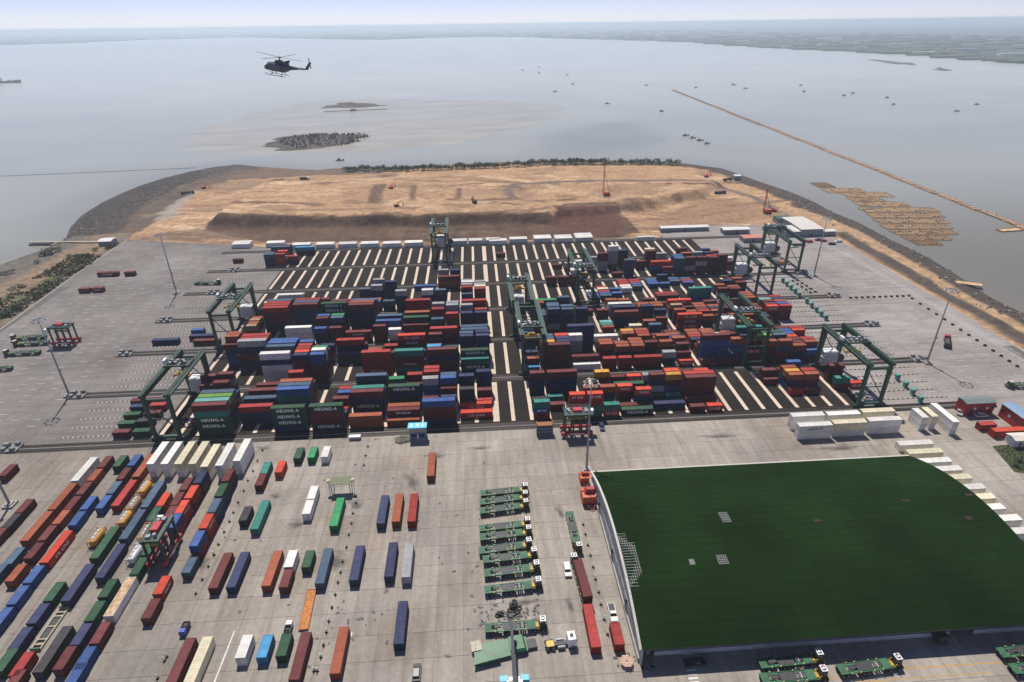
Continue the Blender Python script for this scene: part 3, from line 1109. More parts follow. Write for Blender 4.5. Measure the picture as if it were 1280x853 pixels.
# ------------------------------------------------------------------ what stands in the blocks
# bay: L1..L9 (left of the aisle, 40 ft), L1a/L1b (20 ft halves); k (20 ft) or k+ (40 ft) right of the aisle.
# row:stack from the nearest row; stack = colours bottom to top, or <tiers><top colour>
YARD_TXT = {
 1: """L2 0:GHHTM 1:5t 2:5l 3:5S 4:4B
L2a 7:4M 9:4M
L1b 8:3M 9:4M
L3 2:BBR 4:3S 6:3M 7:2B 9:2M
L4 0:BHHH 3:5b 4:5S 5:5r 6:4M
L5 0:HMMH
L4a 9:4R
L5b 1:2B 2:2R 3:3M 6:2b 7:2R
L6 0:rr 3:BHBM 4:4T 5:3B 7:4S 8:3M
L7 0:r 1:BU 2:2r 4:GGBH
L7a 6:4g 5:3M
L7b 6:3M 7:4R
L8 0:BMMb
L8a 4:5Y 6:5R 7:5R 2:3M 3:3B
L8b 4:5b 5:5S 2:3B 3:4M
L9 1:C 3:C
L9b 4:R 5:MM 7:BBBB
L9a 4:BBD 6:BBBB
0 0:RNT 2:2D 6:BBBM
1 2:M 4:T
1+ 6:BBBM
2 0:TTRC
3 0:TTRC 3:BBr
4 0:CT 3:TBr 7:3A
2.6+ 6:3r
5+ 0:H 1:M 5:2G
5 3:MMX 7:2M
6 2:BBX 7:2C
7+ 1:B
7 3:G 4:4M 7:2Y
8 3:T 4:BbMA 7:2A 5:4O
9 0:M 6:3M
10 0:C 6:3O
9+ 2:M 3:MMMM 4:4R
14 6:M 7:MM
15 3:R 4:3r 5:3A 6:3r 7:2M
16 3:M 4:3r 5:3R 9:2b
18 4:MT 6:MMM
19 4:C""",
 2: """L2 4:BBM 5:BBBBY 6:5R 7:5R
L1b 7:5r 8:5r 6:4M
L3 0:WWWBW 3:5S 4:5b 5:5b 6:4B
L4a 0:MMMMB 1:5O 2:5R 3:5R 4:5b 6:3M
L4b 0:MMMbb 1:5W 2:5g 3:4M 6:3B
L5 6:BBBR 5:2B 8:2M
L6 0:RQRRR 3:3M
L6a 6:2r
L6b 7:2R
L7 0:MTUMT 5:MMMUC 2:2M 3:3B
L8 0:MMMBM 7:5R
L8a 1:5c 5:MMUBM 3:4M
L8b 2:4G 4:3B
L9 0:GHT 1:BBGH 6:5S 7:5S 3:3M
L9a 4:BBBBB 5:5S
L9b 4:MBBBB 5:5B
0 0:c 1:2r 6:SSM 3:2B 8:3S
3+ 0:W 1:MM 6:BBBBB
1+ 0:MMMMM 4:2M
1 1:5A 2:5S 3:5S
2 1:5B 3:5O 2:5B
3 4:BYYW
5 0:MR 3:3r 4:3r 5:2M
5+ 9:W
6 0:2R 2:3r 3:3r 5:2M
7+ 0:MR
7 2:BBr 3:3r 4:3r 8:2r 9:2A
8 7:2r 8:2R 9:2r 4:2B 3:3M
9 1:2Y 3:3r 6:2r 9:3S
10 0:C 1:2M 4:3r 7:2r 8:2M
11 0:r 6:2R 8:2r
11+ 1:bbbbM
12 7:2r 8:2r 5:2M 3:2B
13 1:RYbr 3:4M 5:3r
13+ 8:W
14 0:MM 2:3M 4:3B 6:2r
15 0:MMMr 2:BBBl
16 0:MRSr 2:4S
15+ 3:4G
14+ 5:4T
17 0:BBr 1:3M 2:3M 3:3O 4:3b 5:3b 6:3M
18 0:2b 1:3r 2:3R 3:2S 4:2R 5:3O 6:3R
9 5:3r 7:2M
10 2:3M 3:2B 5:2r 6:2b
11 2:3r 3:2M 5:2B 7:2r
12 3:3M 4:2r
13 6:2M
14 2:3M
12+ 0:MB""",
 3: """L2 5:BBMMR 6:5R 7:5R 8:5S
L1b 2:3K 3:3r 4:3K 5:3r
L3 0:WWW 6:BBBBM 7:5S 8:5R
L4a 0:BBb 2:BMUM 3:4b
L4b 0:MUM 2:BBBS 3:4g
L4 6:BBBHH 8:4M
L5 0:MU 5:BBBBM 6:5r 9:4S
L6a 0:MMM
L6b 0:WW
L6 2:BBb 4:3S
L7 0:MMM 1:BBBG 3:4r 6:MMMRR 7:4Y
L8a 0:BBBS 2:5R 4:BBBBY
L8b 0:MMMMR 3:5Y 4:5Y 2:4M
L9a 0:BBBBB 3:BBBBY
L9b 0:MMMMB 3:4R 1:4M
L9 5:5R 7:3M
2 0:MYBBS 1:5S 2:5S
3 0:MBBBS 1:5S 5:BBBBS
4 0:BBBBB
1 0:4S 1:4S 2:4S 3:5R
1+ 4:5g 6:4S
6 0:r 1:T 2:t
7 9:2r
8 9:2r 0:w
7+ 7:YW 2:BBM 4:3B
9 0:2r 4:MMr 5:3r 2:4B
10 4:3r 5:3r 9:2M 2:3B
11 4:bBK 9:M
11+ 6:3C 0:CUC
12 2:2M 9:M
13+ 9:BbTT
13 1:2r 3:2R 5:2r
14 1:2M 3:2r 6:M
15 1:2r 4:2M 7:2S
17 3:2r 6:MMr 7:3r 8:3r 1:2B
18 2:RMC 3:3M 4:3M 5:3t 6:3M
19 2:MUR 3:3b 4:3r 5:3B 6:3R
10 1:2r 2:2M
11 2:3r 5:2R
12 3:2r 5:2M 6:2B
13 4:2M 6:2r
14 4:2B 5:2r 7:2M
15 1:3M 5:2B 6:2r
16 1:2r 2:2S 3:2M 5:3r 6:2M
17 0:2B 4:2M 5:2r
5 7:M
6 5:2M""",
 4: """L6a 0:BS 5:BBBB
L6b 0:BBBY
L5b 3:BBBY 6:BBBY
L5a 4:BBS
L5 0:2S 1:2r
L4 1:2M 2:1M
L3 2:2M
L2 0:2S 2:3W
L1b 1:2W
L8a 0:BBBS
L7b 0:BBBW 3:3B
L7 9:b
L9a 0:BBS 1:BMMR 2:4Y 3:4W 4:4Y
L9b 0:MMMR 1:4w 2:4Y 3:4Y
L8 9:3M
3 9:MM
4+ 9:MM
6 0:B 1:S 2:S 3:W
7 1:S 2:b 3:R 4:w 5:R
8 2:b 4:b
9 4:W 5:W 6:R 7:R 8:R
10 5:S 6:b 7:R 8:R
11 6:b 7:b 8:b
12 6:b 8:2B
13 7:S 8:b
14 6:b 7:R 8:S
11+ 0:M 1:R
16 0:2M 2:2r
17 0:2M 1:2r 4:2B
18 3:2M 5:2r 7:M""",
 5: """L8b 0:BBB
L8a 0:MMY
4 6:M
5 4:2Y
6 5:2W
7 4:YYY
8 4:YYMM 6:3B
9 5:MYYYW 6:4B 0:M
10 0:SSSS 6:4B
11 4:2M
12 5:MMMM 6:4w
12+ 1:BbO
13 5:YYY 0:SR 2:2M
14 0:SSSS 1:4b 2:4S
15 0:MYMM 6:4M 3:4r
16 0:MMYM 3:4Y 5:3M
17 0:MMMM 1:4R 3:4B 5:4B
18 1:MMMM 2:3r 4:3B 6:3r
19 2:2M 4:2W""",
 6: """L0a 1:BBS 2:3S
L0b 1:ROR 2:2w 3:3O
L0 6:3S 7:3D
L1 8:2c
L1a 2:2R
-1 2:M""",
}
PALETTE = 'MMMMBBBBRrrSGTbY'


def bay(spec):
    """-> centre x, length"""
    if spec.startswith('L'):
        s = int(spec[1])
        c = 4.4-13.75*(9-s+.5)
        if spec.endswith('a'):
            return c-3.44, 6.06
        if spec.endswith('b'):
            return c+3.44, 6.06
        return c, 12.19
    forty = spec.endswith('+')
    k = float(spec.rstrip('+'))
    x0 = kx(k)
    return (x0+6.55, 12.19) if forty else (x0+3.3, 6.06)


def hgt(code):
    return 2.90 if code in 'WYw' else 2.60


STK = []     # x, y, z, L, H, code, top?, names
stacks = []  # x0 x1 y0 y1 top
r2 = random.Random(21)
for b, txt in YARD_TXT.items():
    R = R0+PB*(b-1)
    for line in txt.split('\n'):
        w_ = line.split()
        x, L = bay(w_[0])
        for tok in w_[1:]:
            i, s = tok.split(':')
            i = int(i)
            if s[0].isdigit():
                n = int(s[0])
                s = ''.join(r2.choice(PALETTE) for _ in range(n-1))+s[1]
            y = R+3.3+1.22+2.85*i+r2.uniform(-.06, .06)
            z = 0.02
            jx = r2.uniform(-.08, .08)
            for t, c in enumerate(s):
                h = hgt(c)
                STK.append(dict(x=x+jx+r2.uniform(-.03, .03), y=y, z=z, L=L, H=h, c=c, top=t == len(s)-1, b=b, i=i, t=t, spec=w_[0], n=len(s)))
                z += h
            stacks.append((x-L/2, x+L/2, y-CW/2, y+CW/2, z))
keep_s, keep_d, used = [], [], []
k = 0
for st in stacks:
    n = 0
    while k+n < len(STK) and abs(STK[k+n]['y']-(st[2]+CW/2)) < .01 and (n == 0 or STK[k+n]['t'] == n):
        n += 1
    if any(st[0] < u[1]-.3 and st[1] > u[0]+.3 and st[2] < u[3]-.3 and st[3] > u[2]+.3 for u in used):
        k += n
        continue
    used.append(st)
    keep_s.append(st)
    keep_d += STK[k:k+n]
    k += n
stacks, STK = keep_s, keep_d
SA = np.array(stacks)


def seen(x, y, z):
    """Is the point free of other stacks on its way to the camera?"""
    m = (SA[:, 3] < y-.3) & (SA[:, 3] > y-40)
    t = SA[m, 3]/y
    xr = x*t
    zr = CAM_H+(z-CAM_H)*t
    hit = (xr > SA[m, 0]) & (xr < SA[m, 1]) & (zr < SA[m, 4])
    return not hit.any()


for d in STK:
    yf = d['y']-CW/2
    v = 0
    for fx in (-.4, 0, .4):
        X = d['x']+fx*d['L']
        v += sum(seen(X, yf, d['z']+q*d['H']) for q in (.95, .5, .1))
        if d['top']:
            v += 2*seen(X, d['y'], d['z']+d['H'])
    dist = (np.array([d['x'], d['y'], d['z']-CAM_H])@fw)
    d['vis'] = v*d['L']/dist**2*1e3
BW = ['front', 'second', 'third', 'fourth', 'fifth', 'rear']


def bay_words(d):
    s = d['spec']
    if s.startswith('L'):
        c = ORD[9-int(s[1])]
        half = ' left half' if s.endswith('a') else ' right half' if s.endswith('b') else ''
        return f"{c} left-hand bay{half}" if half else f"{c} bay left of aisle"
    k = float(s.rstrip('+'))
    if k < 0:
        return 'bay inside the aisle'
    return f"{ORD[int(k+.5)]} bay right of aisle"


def code_word(c):
    return PAINT[c][0]


counts = {'long': 0, 'short': 0}
leftover = []
DETAIL_BLOCKS = (1,)
LIM = {'long': 232, 'short': 196}
STK.sort(key=lambda d: -d['vis'])
for d in STK:
    kind = 'long' if d['L'] > 8 else 'short'
    if d['vis'] <= 0 or counts[kind] >= LIM[kind]:
        leftover.append(d)
        continue
    counts[kind] += 1
    pos = 'single' if d['n'] == 1 else 'topmost' if d['top'] else ORD[d['t']]+' tier'
    let = LETTERS.get(d['c'])
    rs = ORD[d['i']]+' row'
    label = f"{code_word(d['c'])} {kind} container, {pos}, {rs}, {bay_words(d)}, {BW[d['b']-1]} block"
    white = d['c'] in 'WYw' and False
    nm = f'{kind}_container'
    grp = f'{kind} containers stacked in the crane blocks'
    loc = (d['x'], d['y'], d['z'])
    if d['b'] in DETAIL_BLOCKS or let:
        o = thing(nm, label, 'container', loc, 0, grp)
        if d['b'] in DETAIL_BLOCKS:
            cparts(o, d['L'], d['H'], d['c'], let)
        else:
            link('shell', simple_mesh(d['L'], d['H'], d['c']), o)
            lo = link('lettering', letter_mesh(let, d['L'], d['H']), o, (0, -(CW/2+.008), d['H']/2))
            lo.rotation_euler = (math.pi/2, 0, 0)
        if r2.random() < .5:
            pass
    else:
        tag(link(nm, simple_mesh(d['L'], d['H'], d['c']), None, loc), label, 'container', grp)
# the smallest and hidden ones as one object
codes = sorted({d['c'] for d in leftover})
ci = {c: k for k, c in enumerate(codes)}
mb = MB()
for d in leftover:
    mi = ci[d['c']]*2
    h, wd = d['L']/2, CW/2
    x, y, z, H = d['x'], d['y'], d['z'], d['H']
    mb.box(x-h, x+h, y-wd, y+wd, z+.01, z+H-.02, mi)
    mb.f[-5:-4], mb.m[-5] = mb.f[-5:-4], mi+1
    if d['vis'] > 0:
        for sx in (-1, 1):
            mb.cbox((x+sx*(h-.07), y-wd, z+H/2), (.16, .06, H-.04), mi)
        for j in range(8 if d['L'] > 8 else 4):
            xx = x-h+.5+j*(d['L']-1)/(7 if d['L'] > 8 else 3)
            mb.cbox((xx, y-wd, z+H/2), (.3, .05, H-.3), mi)
ms = []
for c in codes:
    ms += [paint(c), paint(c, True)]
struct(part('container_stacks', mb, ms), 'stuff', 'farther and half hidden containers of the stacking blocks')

# ------------------------------------------------------------------ containers of the lower yard: (px of the near roof edge's middle, tiers, 40/20, colour)
LONG, SHORT = 12.19, 6.06


def yard_box(px, py, tiers, L, code, label, group, rz=None, under=None, z0=0.0, H=None, name=None, letters=None, lside=-1, along='y'):
    h = H or hgt(code)
    ztop = z0+tiers*h
    p = at(px, py, ztop)
    objs = []
    for t in range(tiers):
        c = code if t == tiers-1 else (under or code)
        lab = label if t == tiers-1 else label.replace(PAINT[code][0], PAINT[c][0], 1)+', under it'
        nm = name or ('reefer_container' if code in 'Ww' else 'long_container' if L > 8 else 'short_container')
        r = (math.pi/2 if along == 'y' else 0) if rz is None else rz
        if along == 'y':
            loc = (p[0], p[1]+L/2, z0+t*h+.01)
            if (int(px*7+py*3)+t) % 2 and nm != 'reefer_container':
                r -= math.pi
            elif nm == 'reefer_container':
                r -= math.pi
        else:
            loc = (p[0], p[1]+CW/2, z0+t*h+.01)
        o = thing(nm, lab, 'container', loc, r, group)
        cparts(o, L, h, c, letters if t == tiers-1 else None, lside if abs(r-math.pi/2) < .1 or along == 'x' else -lside)
        objs.append(o)
    return objs


LG = 'containers standing in lines at the lower left'
LINES = [
 ('outermost line', [(22.5, 641, 'M', 20), (5.6, 660, 'D', 20), (-12, 678, 'M', 20)]),
 ('second line', [(92.6, 601, 'W', 40), (63.8, 637, 'r', 40), (29.6, 676.3, 'r', 40), (8.6, 705.3, 'S', 20), (-14, 727, 'S', 20)]),
 ('third line', [(125.3, 584.4, 'M', 20), (112.2, 601, 'r', 20), (98.5, 618.2, 'M', 20), (83.5, 637, 'M', 20), (68.8, 655.3, 'r', 20), (51, 675.8, 'M', 20), (33.8, 698.5, 'M', 20), (10.5, 726.9, 'r', 20)]),
 ('fourth line', [(144.4, 583.3, 'G', 20), (103.7, 637.1, 'b', 20), (89, 657, 'b', 20), (53.9, 703.8, 'C', 40), (32.9, 729.2, 'b', 20), (12.8, 756, 'b', 20), (-9, 785, 'b', 20)]),
 ('fifth line', [(162.8, 582.2, 'b', 20), (149, 599.3, 'M', 20), (136.5, 617.3, 'S', 20), (123.2, 635.8, 'b', 20), (58.9, 751.5, 'G', 20), (38.2, 779.8, 'B', 20), (15.3, 811.6, 'B', 20), (-4, 840, 'G', 20)]),
 ('sixth line', [(168.8, 596.3, 'r', 40), (143, 632.6, 'R', 40), (116.5, 698.3, 'G', 40), (80.7, 751.5, 'B', 40), (16.2, 845.2, 'R', 20), (5, 869, 'M', 20)]),
 ('seventh line', [(179.5, 634.3, 'S', 40), (152.9, 674, 'S', 40), (123.7, 722.5, 'B', 40), (46.3, 841, 'D', 40)]),
 ('eighth line', [(198.8, 632.6, 'O', 20), (186.6, 651, 'G', 20), (127.3, 747, 'G', 20), (110.5, 776.6, 'G', 20), (92.3, 806.6, 'B', 20), (71.3, 837.5, 'M', 20)]),
 ('ninth line', [(228, 612.8, 'M', 20), (216.6, 631.5, 'M', 20), (207, 650, 'M', 20), (180.6, 694.2, 'G', 20), (166.9, 718.3, 'G', 20), (116.6, 805, 'M', 20), (96.5, 837.7, 'b', 20), (84, 860, 'b', 20)]),
]
for li, (nm, items) in enumerate(LINES):
    for k, (px, py, c, L) in enumerate(items):
        kind = 'long' if L == 40 else 'short'
        white = 'reefer container' if c in 'Ww' else f'{kind} container'
        yard_box(px, py, 1, LONG if L == 40 else SHORT, c, f"{code_word(c)} {white}, {ORD[k]} from the far end of the {nm} at lower left", LG, letters=LETTERS.get(c), lside=-1)
UP = {'M': 'B', 'G': 'B', 'c': 'b', 'X': 'R', 'b': 'R', 'B': 'M', 'O': 'M', 'S': 'B'}
for nm, items in (('tenth line', [(245.6, 604, 'B'), (234.4, 622.9, 'O'), (221.8, 642.6, 'X'), (212, 660, 'b')]), ('eleventh line', [(280.5, 601.7, 'M'), (272.3, 620.5, 'G'), (263.5, 640.5, 'S'), (252.8, 660.6, 'X'), (241.1, 683.1, 'b')])):
    for k, (px, py, c) in enumerate(items):
        yard_box(px, py, 2, SHORT, c, f"{code_word(c)} short container, {ORD[k]} from far end of the two-high {nm}", LG, under=UP.get(c, 'M'), letters=LETTERS.get(c))
WG = 'white reefer containers in a two-high row below the rail'
for k, (px, py, c) in enumerate([(187.1, 580.1, 'W'), (204.8, 580.1, 'W'), (222, 580, 'w'), (239.8, 579.8, 'w'), (254.6, 583.5, 'w'), (273.2, 582, 'W'), (295.3, 576.2, 'W')]):
    yard_box(px, py, 2, LONG, c, f"{code_word(c)} reefer container, {ORD[k]} from left in the two-high row", WG, under='W')
SG = 'containers standing singly on the apron'
SINGLE = [
 (2, 595, 'M', 20, 'at the left edge beside a light mast'), (195.8, 743, 'X', 20, 'right behind a maroon one, lower left apron'), (181.6, 773.5, 'M', 20, 'touching an orange red one, lower left apron'),
 (231.6, 716.4, 'S', 20, 'alone at near end of the two-high line'), (328.7, 592, 'T', 20, 'touching a maroon one near the rail'), (322.5, 607, 'M', 20, 'touching a teal one near the rail'),
 (347.3, 590.8, 'O', 20, 'right of the teal and maroon pair'), (370.7, 573.2, 'G', 20, 'left of a bright green one by the rail'), (388.2, 572.4, 'g', 20, 'between dark green and white ones by the rail'),
 (404.9, 571.3, 'W', 20, 'right of two green ones by the rail'), (302.8, 651, 'D', 20, 'left of a long pale teal one'), (317.3, 661.5, 'T', 40, 'right of a short charcoal one'),
 (382.2, 642.6, 'W', 20, 'nearer of two white ones end to end'), (388.2, 623.8, 'W', 20, 'farther of two white ones end to end'), (416.5, 657.8, 'g', 40, 'under the olive checkpoint canopy'),
 (475.4, 654.6, 'B', 40, 'left of two red ones in mid apron'), (494.5, 652.3, 'r', 40, 'between a blue and a red one'), (514, 652, 'R', 40, 'rightmost of three in mid apron'),
 (537.9, 595, 'r', 40, 'alone beside the stacking block front'), (265.4, 735.5, 'M', 40, 'left of a long blue one in row of six'), (287.8, 734.5, 'B', 40, 'right of a long maroon one in row of six'),
 (332, 732.8, 'r', 40, 'left of the short white and maroon pair'), (359.9, 709, 'W', 20, 'behind a short maroon one'), (353.7, 734.5, 'M', 20, 'in front of a short white one'),
 (381.8, 709.5, 'G', 20, 'between white and steel blue ones'), (398.9, 729.6, 'S', 40, 'just beyond the rusty flat rack'), (441.5, 725.5, 'B', 40, 'alone right of the second post line'),
 (485.5, 721, 'B', 40, 'left of a grey one in mid apron'), (506.9, 721.6, 'Y', 40, 'beside a long blue one in mid apron'), (497.8, 805.2, 'B', 40, 'alone in front of the grey one'),
 (418.2, 842.3, 'r', 40, 'at the bottom beside a painted line'), (299.8, 822.5, 'W', 20, 'left of a sky blue one at the bottom'), (326.2, 822.3, 'c', 20, 'between white and dark green ones'),
 (350.5, 820.3, 'G', 20, 'right of the sky blue one'), (367, 850, 'M', 40, 'nearest at the bottom right of dark green'),
 (745.4, 809.4, 'R', 40, 'standing left of the short red one by warehouse'), (774.9, 806, 'R', 20, 'behind the white pickup by warehouse'),
]
for px, py, c, L, where in SINGLE:
    kind = 'long' if L == 40 else 'short'
    if c in 'Ww':
        kind += ' reefer'
    yard_box(px, py, 1, LONG if L == 40 else SHORT, c, f"{code_word(c)} {kind} container {where}", SG, letters=LETTERS.get(c))
for px, py, c, wh in ((238.7, 797.4, 'M', 'dark maroon long container at the bottom edge, left of cream one'), (260.3, 797, 'w', 'cream reefer container at the bottom edge beside dark maroon one')):
    p = at(px, py, 2.6)
    o = thing('long_container' if c == 'M' else 'reefer_container', wh, 'container', (p[0], p[1]-LONG/2, .01), math.pi/2, SG)
    cparts(o, LONG, hgt(c), c)
# right of the blocks: two-high white reefers
RG = 'white reefer containers stacked two high near the warehouse'
for k, (px, py, c, lab) in enumerate([(1020.8, 532.5, 'W', 'left end of the front rank'), (1064, 529, 'w', 'middle of the front rank'), (1108, 525.7, 'W', 'right end of the front rank'),
                                      (1011.5, 520.2, 'W', 'left end of the back rank'), (1056, 518.5, 'W', 'middle of the back rank'), (1099.5, 514.8, 'w', 'right end of the back rank')]):
    yard_box(px, py, 2, LONG, c, f"{code_word(c)} reefer container, upper, {lab} right of the rail", RG, under='W', along='x', letters='HAMBURG SÜD' if k == 0 else None)
for px, py, L, c, lab in ((1157.5, 522, SHORT, 'W', 'white reefer container, upper short, left of cream one'), (1169.5, 520.8, SHORT, 'w', 'cream reefer container, upper short, beside a long white one'), (1195.8, 527.5, LONG, 'W', 'white reefer container, upper long, facing the red compound')):
    yard_box(px, py, 2, L, c, lab, RG, under='W')
for k, (px, py) in enumerate([(1168, 554.8), (1180.4, 565.4), (1191, 577), (1204, 587.6), (1216, 598), (1233, 610.6), (1246, 622.9), (1258, 636), (1279, 650), (1297, 666)]):
    c = 'WwWWwWwWWW'[k]
    p = at(px, py, 2.9)
    o = thing('reefer_container', f"{code_word(c)} reefer container, {ORD[k]} from the far end beside the green warehouse", 'container', (p[0]-LONG/2, p[1]+CW/2, .01), 0, 'white reefer containers beside the warehouse')
    cparts(o, LONG, 2.9, c)
# white cabins along the earth bank
cg = [(300+a/4, 280+b/4, n) for a, b, n in ((303, 103, 2), (422, 101, 2), (535, 99, 2), (645, 97, 2), (757, 96, 2), (867, 92, 2), (1090, 84, 2), (1187, 81, 2), (1290, 82, 2))]
cg += [(620+a/4, 270+b/4, n) for a, b, n in ((112, 114, 2), (234, 111, 3), (339, 110, 3), (443, 107, 4), (748, 104, 1), (-25, 118, 2))]
cg += [(238+62, 305, 3), (343, 303.5, 2)]
cg.sort()
for g, (px, py, n) in enumerate(cg):
    p = at(px, py+.5, 2.9)
    for k in range(n):
        tag(link('reefer_container', simple_mesh(LONG, 2.9, 'W'), None, (p[0], p[1]+CW/2+k*2.75, .05)), f"white container in the {ORD[g]} cluster from left along earth bank, {ORD[k]} from yard", 'container', 'white containers lined up under the earth bank')
# left and outer strays
for px, py, L, c, lab in ((133.5, 341, LONG, 'U', 'maroon long container lying far left, beside a short one'), (161, 340.5, SHORT, 'M', 'maroon short container lying far left, beside a long one'), (104, 361.5, SHORT, 'M', 'maroon short container far left, left of touching pair'),
                          (121, 360.5, SHORT, 'U', 'maroon short container far left, right of touching pair'), (205.5, 425.5, LONG, 'B', 'navy long container left of the second block beyond crane'), (246, 413, SHORT, 'b', 'blue short container on the left lanes, third block'),
                          (252, 420, LONG, 'B', 'navy long container on left lanes behind maroon one'), (257, 426, LONG, 'M', 'maroon long container on the left lanes by the crane leg'), (296.5, 324.5, SHORT, 'M', 'maroon short container far left of the rear block'),
                          (150, 541, SHORT, 'M', 'maroon short container nearest in the lanes beside left crane'), (175, 540, SHORT, 'G', 'dark green short container nearest, under the left crane'), (157, 530, SHORT, 'G', 'dark green short container second in lanes by left crane'),
                          (180, 527, SHORT, 'D', 'charcoal short container second, under the left crane'), (163.5, 519, SHORT, 'G', 'dark green short container third in lanes by left crane'), (189, 517, SHORT, 'M', 'maroon short container third, under the left crane'),
                          (171.5, 509, SHORT, 'B', 'navy short container fourth in lanes by left crane'), (196, 507, SHORT, 'R', 'red short container fourth, under the left crane'), (182, 501, LONG, 'M', 'maroon long container farthest in lanes by left crane')):
    yard_box(px, py, 1, L, c, lab, 'containers set down in the left lanes', along='x', z0=.0, letters=LETTERS.get(c))

#@@ cranes
# ------------------------------------------------------------------ stacking cranes
def make_crane():
    r = thing('stacking_crane', '', 'crane', group='green gantry cranes spanning the stacking blocks')
    G, S, HT = 32.1, 8.6, 20.0
    for sx in (-1, 1):
        x = sx*S/2
        l = MB().taper((x, -G/2, 1.6), (.95, 1.2), (x, -G/2, HT-1.9), (1.0, 1.5))
        part('leg', l, GREEN, r)
        l = MB().taper((x, G/2, 1.6), (1.1, 1.5), (x, G/2-.6, HT-1.9), (1.1, 3.2))
        part('leg', l, GREEN, r)
        g = MB()
        g.hexa([(x-.65, -G/2-1.4, HT-1.1), (x+.65, -G/2-1.4, HT-1.1), (x+.65, -G/2-.2, HT-1.95), (x-.65, -G/2-.2, HT-1.95), (x-.65, -G/2-1.4, HT), (x+.65, -G/2-1.4, HT), (x+.65, -G/2-.2, HT), (x-.65, -G/2-.2, HT)])
        g.box(x-.65, x+.65, -G/2-.2, G/2+1.2, HT-1.95, HT)
        for k in range(11):
            g.box(x-.69, x+.69, -G/2+k*3.2, -G/2+k*3.2+.12, HT-1.97, HT+.02)
        go = part('girder', g, GREEN, r)
        part('trolley_rail', MB().box(x-.08, x+.08, -G/2-1, G/2+1, HT+.02, HT+.2), DARKST, go)
        wk = MB().box(x+sx*.68-.4*(sx < 0)*2+.0, x+sx*.68+.8*(sx > 0), -G/2-.5, G/2+.5, HT-.5, HT-.42)
        for k in range(23):
            y = -G/2-.4+k*1.5
            wk.box(x+sx*1.46-.025, x+sx*1.46+.025, y-.025, y+.025, HT-.42, HT+.65)
        for z in (HT+.1, HT+.62):
            wk.box(x+sx*1.46-.025, x+sx*1.46+.025, -G/2-.5, G/2+.5, z, z+.05)
        part('walkway', wk, mat('walkway_green', (.045, .085, .07), .6), go)
    for sy in (-1, 1):
        y = sy*G/2
        sb = MB().box(-S/2-.6, S/2+.6, y-.55, y+.55, 1.2, 2.0)
        s = part('sill_beam', sb, GREEN, r)
        for sx in (-1, 1):
            bg_ = MB().box(sx*S/2-1.9, sx*S/2+1.9, y-.4, y+.4, .75, 1.25)
            for q in (-1.3, -.45, .45, 1.3):
                bg_.cyl((sx*S/2+q, y-.3, .55), (sx*S/2+q, y+.3, .55), .38, n=12, mi=1)
            part('bogie', bg_, [GREEN, DARKST], s)
        part('end_tie', MB().box(-S/2+.4, S/2-.4, y-.4-(.6 if sy > 0 else 0), y+.4-(.6 if sy > 0 else 0), HT-3.2, HT-2.2), GREEN, r)
        part('brace', MB().beam((S/2, y, 4.5), (-S/2+.4, y-(.4 if sy > 0 else 0), HT-4), .3, .3), GREEN, r)
        part('brace', MB().box(-S/2+.4, S/2-.4, y-.16, y+.16, 9.0, 9.35), GREEN, r)
    # ladder on a rear leg
    ld = MB()
    for dx in (-.3, .3):
        ld.box(-S/2+dx-.03, -S/2+dx+.03, G/2-1.35, G/2-1.28, 2, HT-2)
    for k in range(44):
        ld.box(-S/2-.3, -S/2+.3, G/2-1.34, G/2-1.30, 2.2+k*.36, 2.24+k*.36)
    part('ladder', ld, STEEL, r)
    # electrical house between the rear legs
    eh = MB().box(-3.2, 3.2, G/2-2.6, G/2+1.2, 2.3, 5.2).box(-3.0, 3.0, G/2-2.5, G/2+1.1, 5.5, 8.0)
    e_ = part('electrical_house', eh, mat('equipment_house_paint', (.50, .51, .53), .5), r)
    part('roof', MB().taper((0, G/2-.7, 8.0), (6.2, 3.8), (0, G/2-.7, 8.4), (5.0, 3.0)).box(-3.3, 3.3, G/2-2.7, G/2+1.3, 5.2, 5.35), WHITE, e_)
    rl = MB().cyl((S/2+1.6, G/2-.2, 3.6), (S/2+1.6, G/2+.25, 3.6), 1.75, n=20, mi=0)
    rl.cyl((S/2+1.6, G/2-.3, 3.6), (S/2+1.6, G/2-.15, 3.6), 1.9, n=20, mi=1).cyl((S/2+1.6, G/2+.2, 3.6), (S/2+1.6, G/2+.35, 3.6), 1.9, n=20, mi=1)
    rl.beam((S/2+.3, G/2, 1.6), (S/2+1.6, G/2, 3.6), .25, .25, 1)
    part('cable_reel', rl, [RUBBER, DARKST], r)
    tr = MB().box(-S/2+.1, S/2-.1, -2.7, -2.1, HT+.15, HT+.75).box(-S/2+.1, S/2-.1, 2.1, 2.7, HT+.15, HT+.75)
    for x in (-3, -1, 1, 3):
        tr.box(x-.15, x+.15, -2.1, 2.1, HT+.3, HT+.6)
    for sx in (-1, 1):
        tr.box(sx*S/2-.35, sx*S/2+.35, -3.0, 3.0, HT+.2, HT+.7)
    t = part('trolley', tr, mat('trolley_dark_green', (.02, .05, .036), .5), r)
    mh = MB()
    for x, y, s in ((-2.6, .9, (1.2, 1.0, 1.5)), (-2.6, -.9, (1.2, 1.0, 1.2)), (-.5, 1.1, (1.5, .9, 1.1)), (-.5, -1.0, (1.3, 1.1, 1.5)), (1.6, .9, (1.3, .9, 1.2)), (2.8, -.9, (1.0, 1.0, 1.6)), (1.2, -1.2, (.8, .8, .9))):
        mh.cbox((x, y, HT+.62+s[2]*.35), (s[0]*.8, s[1]*.8, s[2]*.7))
    part('hoist_motor', mh, mat('machinery_grey', (.34, .36, .37), .5, 0, 1, .3), t)
    dr = MB()
